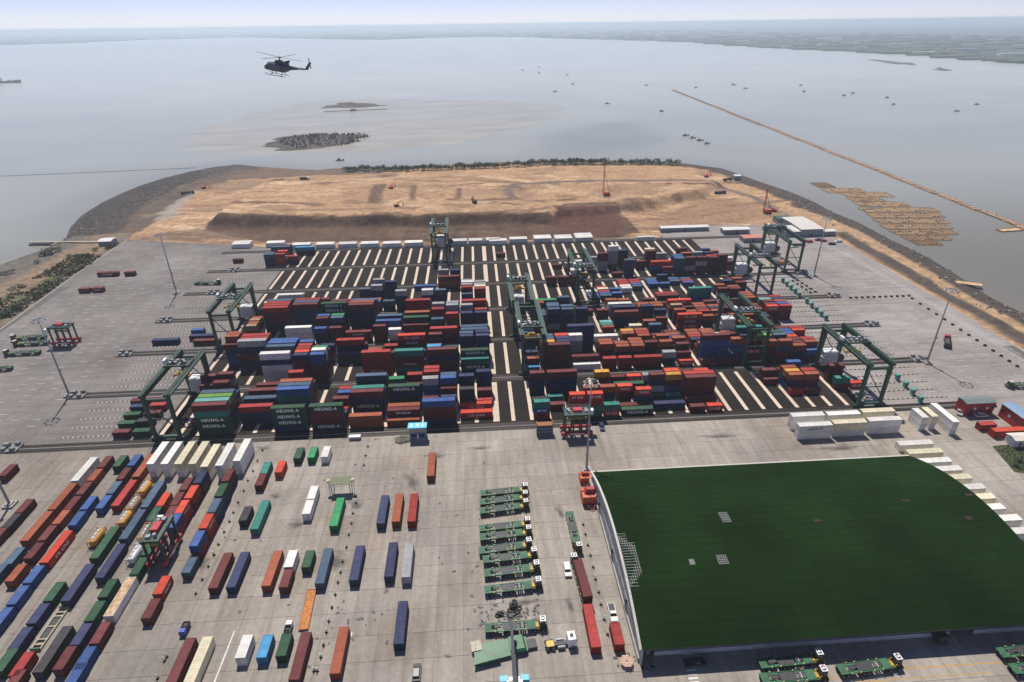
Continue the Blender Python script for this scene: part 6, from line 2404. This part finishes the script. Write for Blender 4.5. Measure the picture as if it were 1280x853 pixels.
for k, (px, py, sx_, sy_, rz) in enumerate([(449, 774, .7, .5, .3), (712, 755, .8, 2.2, .1), (655, 752, 3, 1.2, .2), (640, 770, 3, 1.0, 0), (345, 620, 1.6, 1.2, 0), (372, 655, 2.2, 1.5, .4), (484, 738, .6, 1.2, -.4), (300, 765, .5, .6, 0), (430, 545, 1.4, 2.0, .5), (545, 570, 2.8, 1.6, .2),
                                          (445, 630, 2.0, 2.4, .2), (560, 820, .9, .6, 0), (600, 560, 3.4, 1.0, .1), (700, 640, 1.0, 2.6, .1), (900, 545, 6, 1.2, .05), (1180, 590, 3, 4, .2), (1050, 560, 6, 1.4, .1), (250, 700, 2, 4, .4), (330, 560, 2.4, 1.2, 0), (590, 745, .6, .6, 0), (420, 700, 3, 3, 0), (515, 600, 2, 4, .1)]):
    p = at(px, py)
    o = link('oil_stain', stain_m, apron, (p[0], p[1], .006+.0004*k), rz)
    o.scale = (sx_*1.1, sy_*1.1, 1)
lit = MB()
rl_ = random.Random(8)
for cxp, cyp, sx_, sy_, n_ in ((640, 768, 22, 12, 90), (610, 770, 25, 25, 26), (668, 770, 8, 22, 20), (575, 690, 40, 60, 14), (500, 600, 120, 50, 26), (430, 780, 70, 50, 30), (790, 830, 20, 14, 14), (300, 640, 60, 60, 20)):
    for k in range(n_):
        p = at(cxp+rl_.gauss(0, sx_*.5), cyp+rl_.gauss(0, sy_*.5))
        q = rl_.uniform(.06, .3)
        t = rl_.random()*3
        c_, s_ = math.cos(t), math.sin(t)
        b_, d_ = q*rl_.uniform(.6, 2.2), q
        h_ = rl_.uniform(.04, .22)
        lit.hexa([(p[0]+x*b_*c_-y*d_*s_, p[1]+x*b_*s_+y*d_*c_, z_) for z_ in (.01, h_) for x, y in ((-1, -1), (1, -1), (1, 1), (-1, 1))], rl_.choice([0, 0, 0, 1]))
o = part('scrap_litter', lit, [DARKST, CONC], apron)
o['kind'] = 'stuff'

#@@ nature
# ------------------------------------------------------------------ shrubs
def leaf_clump(seed, h, w_, n=150, leaf=.9):
    rr = random.Random(seed)
    m = MB()
    lobes = [(rr.uniform(-.5, .5)*w_, rr.uniform(-.5, .5)*w_, h*(.35+.5*rr.random()), w_*(.28+.25*rr.random())) for _ in range(6)]
    for k in range(n):
        lx, ly, lz, lr = rr.choice(lobes)
        u, v, t = rr.gauss(0, 1), rr.gauss(0, 1), rr.gauss(0, 1)
        q = math.sqrt(u*u+v*v+t*t)+1e-6
        rad = lr*(.55+.5*rr.random())
        c = Vector((lx+u/q*rad, ly+v/q*rad, max(.15, lz+t/q*rad*.8)))
        a1 = Vector((rr.uniform(-1, 1), rr.uniform(-1, 1), rr.uniform(-.6, .6))).normalized()
        a2 = a1.cross(Vector((rr.uniform(-1, 1), rr.uniform(-1, 1), rr.uniform(-1, 1)))).normalized()
        s = leaf*(.5+.7*rr.random())
        m.poly([c-a1*s*.6, c-a2*s*.35, c+a1*s*.6, c+a2*s*.35], 0 if rr.random() < .6 else 1)
    return m


LEAF = [mat('leaf_dark', (.030, .052, .020), .8, 0, .8, .4, .25), mat('leaf_mid', (.062, .085, .030), .8, 0, .8, .4, .25)]
BARK = mat('bark', (.09, .065, .045), .9)
CROWN = [leaf_clump(s, 4.2, 4.5, 170, 1.0).mesh('crown', LEAF) for s in range(4)]


def trunk_mesh(seed):
    rr = random.Random(seed)
    m = MB().cyl((0, 0, -.3), (.1, 0, 1.6), .22, .14, n=6)
    for k in range(4):
        t = rr.random()*6.28
        m.cyl((.05, 0, 1.0+.1*k), (1.2*math.cos(t), 1.2*math.sin(t), 2.6+.3*rr.random()), .1, .04, n=5)
    return m.mesh('trunk', BARK)


TRUNK = [trunk_mesh(s) for s in range(3)]


def shrub(x, y, s, label, group, name='shrub', sz=1.0):
    z = float(land_z(np.array([x]), np.array([y]))[0])
    o = thing(name, label, 'tree' if 'tree' in name else 'shrub', (x, y, max(z, WATER_Z)), rng.random()*6.28, group)
    o.scale = (s, s, s*sz)
    link('trunk', rng.choice(TRUNK), o)
    link('crown', rng.choice(CROWN), o)
    return o


for k in range(100):
    t = k/99
    line = [(432, 214), (500, 213.5), (560, 212), (620, 209.5), (700, 206), (760, 205), (846, 206.5)]
    u = t*(len(line)-1)
    j = min(int(u), len(line)-2)
    px = line[j][0]*(1-(u-j))+line[j+1][0]*(u-j)
    py = line[j][1]*(1-(u-j))+line[j+1][1]*(u-j)+rng.uniform(-.7, .7)
    p = at(px, py)
    shrub(p[0], p[1], rng.uniform(.7, 1.35), f"dark green shore tree in the {'left' if k < 33 else 'middle' if k < 66 else 'right'} part of the row along the far water edge", 'trees in a row along the far water edge', 'shore_tree', 1.1)
LB = [(24, 366, 1.7, 'large dark green bush standing alone left of the kerb'), (22, 386, 1.5, 'dark green bush at the kerb, nearest the left edge'), (10, 395, 1.3, 'dark green bush at the left edge by the kerb'), (42, 372, 1.4, 'broad green bush right of the large lone bush'),
      (57, 364, 1.2, 'green bush midway up the left kerb'), (65, 355, 1.2, 'green bush beyond the midway one at the left kerb'), (84, 344, 1.1, 'low green bush at the middle of the left kerb'), (64, 316, 1.5, 'dark green bush nearest the left water edge'),
      (57, 319, 1.2, 'dark green bush second nearest left water edge'), (74, 314, 1.1, 'dark green bush inland of the water edge pair'), (47, 328, .8, 'small green bush on the left mud strip'), (15, 342, .9, 'small dark bush on the mud at left edge'), (4, 344, .9, 'small dark bush at the left picture edge on mud'),
      (87, 323, .8, 'small green bush amid dry left scrub'), (99, 324, .8, 'small round bush in dry scrub near jetty'), (120, 313, .9, 'green bush below the jetty hut'), (136, 308.5, .9, 'green bush beside the jetty hut'), (112, 330, .9, 'low green bush in the middle of left scrub'), (104, 335, .9, 'low green bush by the kerb in left scrub'),
      (92, 340, .9, 'pale green bush by the kerb in left scrub'), (75, 350, 1.0, 'green bush close to the kerb, upper left'), (34, 380, 1.2, 'bushy green shrub nestled at left kerb'), (1268, 583, .6, 'dark bush on the grass by the hut'), (1275, 577, .6, 'dark bush behind another on the grass by hut')]
for px, py, s, lab in LB:
    p = at(px, py)
    o = shrub(p[0], p[1], s*.8, lab, 'bushes on the left shore strip' if px < 200 else None, 'shrub', .7)
    if px > 200:
        o.location.z = .06
# low scrub as ground cover
LAND_Z1 = lambda P: land_z(P[:, 0], P[:, 1])
sm_ = MB()
poly = pxs([(-40, 440), (-40, 385), (30, 352), (100, 314), (150, 302), (150, 306), (60, 368), (0, 410)])
A = np.array(poly)
Q = np.random.default_rng(4).uniform((A[:, 0].min(), A[:, 1].min()), (A[:, 0].max(), A[:, 1].max()), (9000, 2))
Q = Q[sdist(Q[:, 0], Q[:, 1], poly) > 1]
Q = Q[fbm(Q[:, 0], Q[:, 1], 12, 9) > .54]
Z = LAND_Z1(Q)
for (x, y), z in zip(Q, Z):
    t, hh, s = rng.random()*6.28, rng.uniform(.25, .9), rng.uniform(.35, .9)
    dx, dy = s*math.cos(t), s*math.sin(t)
    sm_.poly([(x-dx, y-dy, z-.1), (x+dx, y+dy, z-.1), (x+dx*.6+rng.uniform(-.4, .4), y+dy*.6, z+hh), (x-dx*.5, y-dy*.5+rng.uniform(-.4, .4), z+hh*.8)], 0 if rng.random() < .5 else 1)
struct(part('scrub', sm_, [mat('scrub_green', (.095, .105, .042), .9, 0, .3, .45, 0, 'World'), mat('scrub_dry', (.20, .16, .075), .9, 0, .3, .4, 0, 'World')]), 'stuff', 'low green and dry scrub along the left kerb')
# stones and rubble heaps on the mud shore
st_ = MB()
for line, n in ((pxs([(90, 298), (150, 262), (215, 232), (290, 210)]), 500), (pxs([(985, 243), (1040, 270), (1100, 297), (1160, 327), (1240, 378), (1290, 401)]), 420)):
    P = np.array(line)
    for k in range(n):
        j = rng.randrange(len(P)-1)
        t = rng.random()
        q = P[j]*(1-t)+P[j+1]*t
        x, y = q[0]+rng.gauss(0, 7), q[1]+rng.gauss(0, 5)
        s = rng.uniform(.3, 1.0)
        z = float(land_z(np.array([x]), np.array([y]))[0])
        if sdist(np.array([x]), np.array([y]), YARD)[0] > -2:
            continue
        R = [[(x+s*r_*math.cos(i*1.05+s)*rng.uniform(.8, 1.3), y+s*r_*math.sin(i*1.05+s)*rng.uniform(.8, 1.3), z+z_*s) for i in range(6)] for r_, z_ in ((1, -.3), (.85, .35), (.35, .6))]
        st_.loft(R, 0 if rng.random() < .93 else 1)
struct(part('shore_rubble', st_, [mat('dark_rubble', (.085, .075, .065), .95, 0, .5, .4, 0, 'World'), mat('pale_rubble', (.36, .32, .27), .95, 0, .5, .3, 0, 'World')]), 'stuff', 'rubble and stones along the muddy shores')

# ------------------------------------------------------------------ bamboo barrier and rafts
BAM = mat('bamboo', (.30, .19, .105), .9, 0, .6, .3, .12)
BAM2 = mat('bamboo_mat', (.56, .38, .21), .9, 0, .5, .3, .15)
pA, pB = at(841, 113, WATER_Z), at(1300, 293, WATER_Z)
NB = 22
tpar = [0]
for k in range(NB):
    # segments of even length in the picture: shorter near the camera
    tpar.append(1-(1-(k+1)/NB)**2.2)
for k in range(NB):
    a_, b_ = pA+(pB-pA)*tpar[k], pA+(pB-pA)*tpar[k+1]
    mid = (a_+b_)/2
    L = np.linalg.norm(b_-a_)-1.0
    th = math.atan2(b_[1]-a_[1], b_[0]-a_[0])
    off = rng.uniform(-1, 1)
    o = thing('bamboo_barrier', f'brown bamboo breakwater section, {ORD[k]} from the far end of the line', 'breakwater', (mid[0]+off, mid[1], WATER_Z), th, 'sections of the bamboo breakwater')
    wdt = 5.2
    m = MB()
    n = max(6, int(L/3))
    for i in range(n):
        for y in (-wdt/2, 0, wdt/2):
            x = -L/2+(i+rng.random())*L/n
            m.cyl((x, y+rng.uniform(-.6, .6), -1), (x+rng.uniform(-.3, .3), y+rng.uniform(-.6, .6), rng.uniform(.9, 1.6)), .18, n=4)
    part('post', m, BAM, o)['kind'] = 'stuff'
    fz = MB()
    for i in range(max(4, int(L/5))):
        x = -L/2+(i+.5)*L/max(4, int(L/5))
        fz.hexa([(x-2.3, -wdt/2+rng.uniform(-.8, .8), .3), (x+2.3, -wdt/2+rng.uniform(-.8, .8), .4), (x+2.3, wdt/2+rng.uniform(-.8, .8), .5), (x-2.3, wdt/2+rng.uniform(-.8, .8), .3), (x-2.3, -wdt/2, .7), (x+2.3, -wdt/2, .8), (x+2.3, wdt/2, .9), (x-2.3, wdt/2, .7)])
    part('brushwood', fz, mat('brown_brushwood', (.40, .25, .15), .9, 0, .4, .35, .15), o)['kind'] = 'stuff'
# mussel rafts: rows of framed mats
rafts = [(232, 1024, 1046, 4), (239, 1037, 1086, 4), (244, 1062, 1120, 4), (250, 1070, 1110, 4), (256, 1078, 1140, 5), (263, 1084, 1178, 6), (270, 1094, 1184, 6), (277, 1102, 1190, 6), (284, 1110, 1194, 6), (291, 1122, 1200, 6), (298, 1136, 1192, 5), (304, 1148, 1180, 4)]
raft_m = {}
NR = 0
for row, (py, xa, xb, n) in enumerate(rafts):
    for k in range(n):
        px0, px1 = xa+(xb-xa)*k/n, xa+(xb-xa)*(k+1)/n
        a_, b_ = at(px0, py+3.0, WATER_Z), at(px1-.6, py+3.0, WATER_Z)
        c_ = at(px0, py-3.0, WATER_Z)
        w_, d_ = b_[0]-a_[0], (c_[1]-a_[1])*.93
        o = thing('fishing_raft', f'tan bamboo raft in {ORD[row]} row from far, {ORD[k]} from left, right shore', 'raft', ((a_[0]+b_[0])/2, (a_[1]+c_[1])/2, WATER_Z), rng.uniform(-.05, .05), 'bamboo rafts moored off the right shore')
        m = MB()
        for q in range(4):
            x = -w_/2+q*w_/3
            m.box(x-.18, x+.18, -d_/2, d_/2, .25, .6)
        for q in range(4):
            y = -d_/2+q*d_/3
            m.box(-w_/2, w_/2, y-.18, y+.18, .6, .85)
        part('frame', m, BAM, o)
        nm = MB()
        for q in range(6):
            y = -d_/2+(q+.5)*d_/6
            if rng.random() < .88:
                nm.box(-w_/2+rng.uniform(0, 1.2), w_/2-rng.uniform(0, 1.2), y-d_/13, y+d_/13, .05, .24+.03*rng.random())
        part('mat', nm, BAM2, o)
for px, py in ((1262, 288),):
    p = at(px, py, WATER_Z)
    o = thing('fishing_raft', 'tan bamboo raft adrift at the right edge below breakwater', 'raft', (p[0], p[1], WATER_Z), .1, 'bamboo rafts moored off the right shore')
    part('frame', MB().box(-9, 9, -3, -2.6, .2, .7).box(-9, 9, 2.6, 3, .2, .7).box(-9, -8.6, -3, 3, .3, .8).box(8.6, 9, -3, 3, .3, .8), BAM, o)
    part('mat', MB().box(-8.5, 8.5, -2.5, 2.5, .1, .35), BAM2, o)
p = at(1211, 360, WATER_Z)
o = thing('wooden_pontoon', 'pale wooden pontoon lying on the right mud shore', 'pontoon', (p[0], p[1]+2, -.6), -.5)
part('deck', MB().box(-7, 7, -2.2, 2.2, .4, .7), BAM2, o)
for y in (-1.5, 1.5):
    part('float', MB().box(-6.5, 6.5, y-.3, y+.3, 0, .4), DARKST, o)
# jetty on the left
a_, b_ = at(38, 304.5, WATER_Z+1), at(132, 303.5, 0)
j = thing('jetty', 'thin pale jetty on piles reaching into the left water', 'jetty', (a_[0], a_[1], 0))
L = b_[0]-a_[0]
part('deck', MB().beam((0, 0, .3), (L, b_[1]-a_[1], .6), 1.6, .3), mat('jetty_deck', (.45, .38, .30), .85), j)
pl = MB()
for k in range(20):
    t = k/19
    for s in (-.7, .7):
        pl.cyl((t*L, t*(b_[1]-a_[1])+s, -3.5), (t*L, t*(b_[1]-a_[1])+s, .3), .15, n=6)
part('pile', pl, DARKST, j)
part('pontoon', MB().box(0, 14, -2.4, 2.0, -2.2, -1.2), DARKST, j)
# floating boom line off the left shore
fb = MB()
for k in range(60):
    t0, t1 = k/60, (k+.93)/60
    a_ = at(-10+255*t0, 221-11*t0, WATER_Z)
    b_ = at(-10+255*t1, 221-11*t1, WATER_Z)
    fb.beam((a_[0], a_[1], WATER_Z+.15), (b_[0], b_[1], WATER_Z+.15), .45, .3)
tag(part('floating_boom', fb, mat('boom_grey', (.20, .20, .19), .8)), 'long thin dark floating boom off the left shore', 'boom')

# ------------------------------------------------------------------ ship and boats
p = at(-4, 104, WATER_Z)
s = thing('patrol_ship', 'grey ship entering at the left edge of the bay', 'ship', (p[0], p[1], WATER_Z), 0)
k = p[1]/757*1.02
hl_ = 26*k
bm = hl_*.13
hull = []
for x, wd, zt_ in ((-1, .7, .30), (-.6, .95, .26), (0, 1, .25), (.5, .85, .28), (.8, .5, .34), (1.0, .04, .42)):
    hull.append([(x*hl_/1.0, -bm*wd, zt_*bm*2.2), (x*hl_*.97, -bm*wd*.75, -1), (x*hl_*.97, bm*wd*.75, -1), (x*hl_, bm*wd, zt_*bm*2.2)])
nav = mat('navy_grey_paint', (.23, .26, .30), .5)
part('hull', MB().loft(hull), nav, s)
part('superstructure', MB().taper((-.05*hl_, 0, bm*.5), (hl_*.8, bm*1.5), (-.08*hl_, 0, bm*1.15), (hl_*.6, bm*1.2)).taper((.1*hl_, 0, bm*1.15), (hl_*.3, bm*1.1), (.08*hl_, 0, bm*1.8), (hl_*.22, bm*.9)), mat('pale_ship_grey', (.42, .45, .48), .5), s)
part('mast', MB().beam((.05*hl_, 0, bm*1.8), (.05*hl_, 0, bm*2.9), bm*.12, bm*.12).beam((-.05*hl_, 0, bm*2.4), (.15*hl_, 0, bm*2.4), bm*.08, bm*.08), nav, s)
part('gun', MB().cyl((.55*hl_, 0, bm*.62), (.8*hl_, 0, bm*.8), bm*.06, n=6).cbox((.5*hl_, 0, bm*.75), (bm*.4, bm*.4, bm*.3)), nav, s)


def boat_mesh(seed):
    rr = random.Random(seed)
    L, B = 4.8, 1.3
    h = MB()
    h.loft([[(x*L, -B*wd, z_), (x*L, -B*wd*.6, -.3), (x*L, B*wd*.6, -.3), (x*L, B*wd, z_)] for x, wd, z_ in ((-1, .6, 1.0), (-.3, 1, .8), (.4, .85, 1.0), (1, .05, 1.9))])
    h.taper((-.25*L, 0, .8), (3.2, 1.8), (-.25*L, 0, 2.6), (2.8, 1.6))
    h.box(.1*L, .1*L+.15, -.08, .08, .9, 4.0)
    return h.mesh('hull', mat('fishing_boat_paint', (.22, .23, .24), .7, 0, 1, .3, .3))


BMESH = [boat_mesh(s) for s in (1, 2)]
bpx = [(674, 84), (674, 91.5), (709, 94), (716, 105.5), (694, 115), (759, 130), (827, 139.5), (870, 110), (916, 106), (932, 111), (918, 106.5), (1001, 107), (1005, 115), (1066, 117), (1055, 120), (1109, 122.5), (1117, 131), (1196, 139.5), (1221, 131), (857, 170), (866, 173), (875, 176), (884, 180), (808, 107), (653, 88), (440, 139), (413, 68), (510, 66), (1230, 77)]
for k, (px, py) in enumerate(bpx):
    p = at(px, py, WATER_Z)
    nb = f"small dark fishing boat on the open bay, {ORD[k % 24] if k < 24 else 'outlying ' + ORD[k-24]} counted from centre"
    o = tag(link('fishing_boat', BMESH[k % 2], None, (p[0], p[1], WATER_Z), rng.uniform(-.4, .4)), 'small dark fishing boat scattered on the open bay', 'boat', 'small fishing boats scattered over the bay')
p = at(425, 201, WATER_Z)
tag(link('fishing_boat', BMESH[0], None, (p[0], p[1], WATER_Z), .1), 'small dark boat in the channel below the mud bank', 'boat', 'small fishing boats scattered over the bay')
p = at(442, 138.5, WATER_Z)
dr = thing('work_barge', 'white work barge on the thin far mud bank', 'barge', (p[0], p[1], WATER_Z), .1)
part('hull', MB().taper((0, 0, -.3), (13, 5), (0, 0, 1.2), (14, 6)), DARKST, dr)
part('deckhouse', MB().box(-4.5, 3.5, -2, 2, 1.2, 4.2), WHITE, dr)
part('pipe', MB().cyl((7, 0, .6), (60, 6, .3), .4, n=6).cyl((-7, 0, .6), (-52, -5, .3), .4, n=6), DARKST, dr)

# stumps of dead mangrove on the mud bank
mg = MB()
P = pxs([(345, 180), (360, 172), (400, 168), (450, 168), (462, 172), (430, 182), (370, 187)], WATER_Z)
A = np.array(P)
for k in range(900):
    x, y = rng.uniform(A[:, 0].min(), A[:, 0].max()), rng.uniform(A[:, 1].min(), A[:, 1].max())
    if sdist(np.array([x]), np.array([y]), P)[0] < 0:
        continue
    t, hh, s = rng.random()*6.28, rng.uniform(1.0, 3.2), rng.uniform(.5, 1.6)
    mg.poly([(x-s*math.cos(t), y-s*math.sin(t), WATER_Z), (x+s*math.cos(t), y+s*math.sin(t), WATER_Z), (x+.5*s*math.cos(t), y, WATER_Z+1+hh), (x-.6*s*math.cos(t), y, WATER_Z+1+hh*.7)])
struct(part('dead_scrub', mg, mat('dead_scrub_brown', (.13, .105, .08), .95, 0, .3, .4, 0, 'World')), 'stuff', 'withered scrub on the mud bank')

# ------------------------------------------------------------------ helicopter
def helicopter():
    d = fw+(350-640.0)/F_PX*rt-(84-426.5)/F_PX*up
    pos = np.array([0, 0, CAM_H])+d*123.0
    r = thing('helicopter', 'dark grey helicopter flying over the bay', 'helicopter', tuple(pos))
    r.scale = (.76, .76, .76)
    # nose towards -x, seen a little from its front left
    r.rotation_euler = (math.radians(3), math.radians(9), math.radians(-14))
    dk = mat('helicopter_grey', (.095, .108, .135), .45, 0, 2, .15)

    def ring(x, wd, zb, zt_, n=14):
        out = []
        for t in range(n):
            a_ = 2*math.pi*t/n
            cy_, sz_ = math.cos(a_), math.sin(a_)
            yy = wd*math.copysign(abs(cy_)**.7, cy_)
            zz = (zb+zt_)/2+(zt_-zb)/2*math.copysign(abs(sz_)**.7, sz_)
            out.append((x, yy, zz))
        return out
    fu = MB().loft([ring(x, w_, b_, t_) for x, w_, b_, t_ in ((-4.4, .12, -.75, -.55), (-4.15, .7, -1.0, -.15), (-3.6, 1.05, -1.15, .25), (-2.9, 1.25, -1.2, .75), (-2.1, 1.3, -1.2, 1.0), (0, 1.32, -1.2, 1.05), (1.4, 1.2, -1.15, 1.0), (2.3, .8, -.75, .9), (3.0, .48, -.3, .75))])
    part('fuselage', fu, dk, r, True)
    tb_ = MB().loft([ring(x, w_, b_, t_) for x, w_, b_, t_ in ((2.8, .5, -.35, .75), (5.0, .34, .05, .72), (7.4, .22, .42, .78), (7.9, .12, .5, .8))])
    part('tail_boom', tb_, dk, r, True)
    part('tail_fin', MB().hexa([(7.0, -.07, .55), (8.0, -.07, .55), (8.0, .07, .55), (7.0, .07, .55), (8.35, -.06, 2.5), (8.95, -.06, 2.5), (8.95, .06, 2.5), (8.35, .06, 2.5)]), dk, r)
    part('stabiliser', MB().box(5.6, 6.3, -1.35, 1.35, .38, .46), dk, r)
    part('engine_cowling', MB().loft([ring(x, w_, b_, t_, 12) for x, w_, b_, t_ in ((-1.4, .3, .95, 1.2), (-.9, .75, .95, 1.7), (.6, .85, .95, 1.75), (1.9, .75, .85, 1.55), (2.4, .55, .8, 1.4))]), dk, r, True)
    part('exhaust', MB().cyl((1.9, -.5, 1.5), (2.5, -.65, 1.75), .26, n=10).cyl((1.9, .5, 1.5), (2.5, .65, 1.75), .26, n=10), BLACKP, r)
    sky_glass = mat('canopy_glass', (.11, .14, .18), .05)
    gl = MB()
    for sy in (-1, 1):
        gl.hexa([(-3.55, sy*.12, -.2), (-3.75, sy*.9, -.25), (-3.7, sy*.9, -.25), (-3.5, sy*.12, -.2), (-3.0, sy*.12, .86), (-2.95, sy*.95, .72), (-2.9, sy*.95, .70), (-2.95, sy*.12, .84)])
        gl.box(-2.95, -2.0, sy*1.30-.03, sy*1.30+.03, -.1, .6)
        gl.box(-1.6, -.3, sy*1.345-.03, sy*1.345+.03, -.1, .62)
        gl.box(.0, .7, sy*1.33-.03, sy*1.33+.03, -.05, .6)
    part('window', gl, sky_glass, r)
    for sy in (-1, 1):
        part('door', MB().box(-1.75, 1.0, sy*1.325-.02, sy*1.325+.02, -1.0, -.2), dk, r)
        sk = MB().cyl((-3.0, sy*1.3, -2.05), (1.9, sy*1.3, -2.05), .08, n=8).cyl((-3.0, sy*1.3, -2.05), (-3.6, sy*1.3, -1.8), .08, n=8)
        part('skid', sk, BLACKP, r)
    for x in (-1.8, .9):
        for sy in (-1, 1):
            part('skid_strut', MB().beam((x, sy*1.3, -2.0), (x, sy*.5, -1.1), .12, .12), BLACKP, r)
    part('rotor_mast', MB().cyl((0, 0, 1.6), (0, 0, 2.55), .15, n=10).cyl((0, 0, 2.3), (0, 0, 2.5), .55, n=12), DARKST, r)
    for k in range(4):
        a_ = math.radians(172+90*k)
        b = MB().hexa([(.4, -.14, 2.38), (7.0, -.2, 2.58), (7.0, .2, 2.56), (.4, .14, 2.36), (.4, -.14, 2.44), (7.0, -.2, 2.62), (7.0, .2, 2.60), (.4, .14, 2.42)])
        o = part('rotor_blade', b, DARKST, r)
        o.rotation_euler = (0, 0, a_)
    part('tail_rotor_hub', MB().cyl((8.65, -.3, 2.3), (8.65, .0, 2.3), .1, n=8), DARKST, r)
    for k in range(2):
        b = MB().hexa([(.1, -.05, -.12), (1.3, -.05, -.12), (1.3, -.02, .12), (.1, -.02, .12), (.1, -.02, -.12), (1.3, -.02, -.12), (1.3, .0, .12), (.1, .0, .12)])
        o = part('tail_rotor_blade', b, DARKST, r)
        o.location = (8.65, -.28, 2.3)
        o.rotation_euler = (0, math.radians(75+180*k), 0)
    return r


helicopter()

# ------------------------------------------------------------------ haze
HAZE = 1.3e-4
hm = bpy.data.materials.new('air_haze')
hm.use_nodes = True
hn = hm.node_tree
for n_ in list(hn.nodes):
    if n_.type == 'BSDF_PRINCIPLED':
        hn.nodes.remove(n_)
pv = hn.nodes.new('ShaderNodeVolumePrincipled')
pv.inputs['Color'].default_value = (.75, .885, 1.0, 1)
pv.inputs['Density'].default_value = HAZE
pv.inputs['Anisotropy'].default_value = .25
hn.links.new(pv.outputs[0], hn.nodes['Material Output'].inputs['Volume'])
hz = MB().box(-62000, 62000, -4000, 62000, WATER_Z-3.5, 142)
o = part('haze', hz, hm)
o['kind'] = 'stuff'
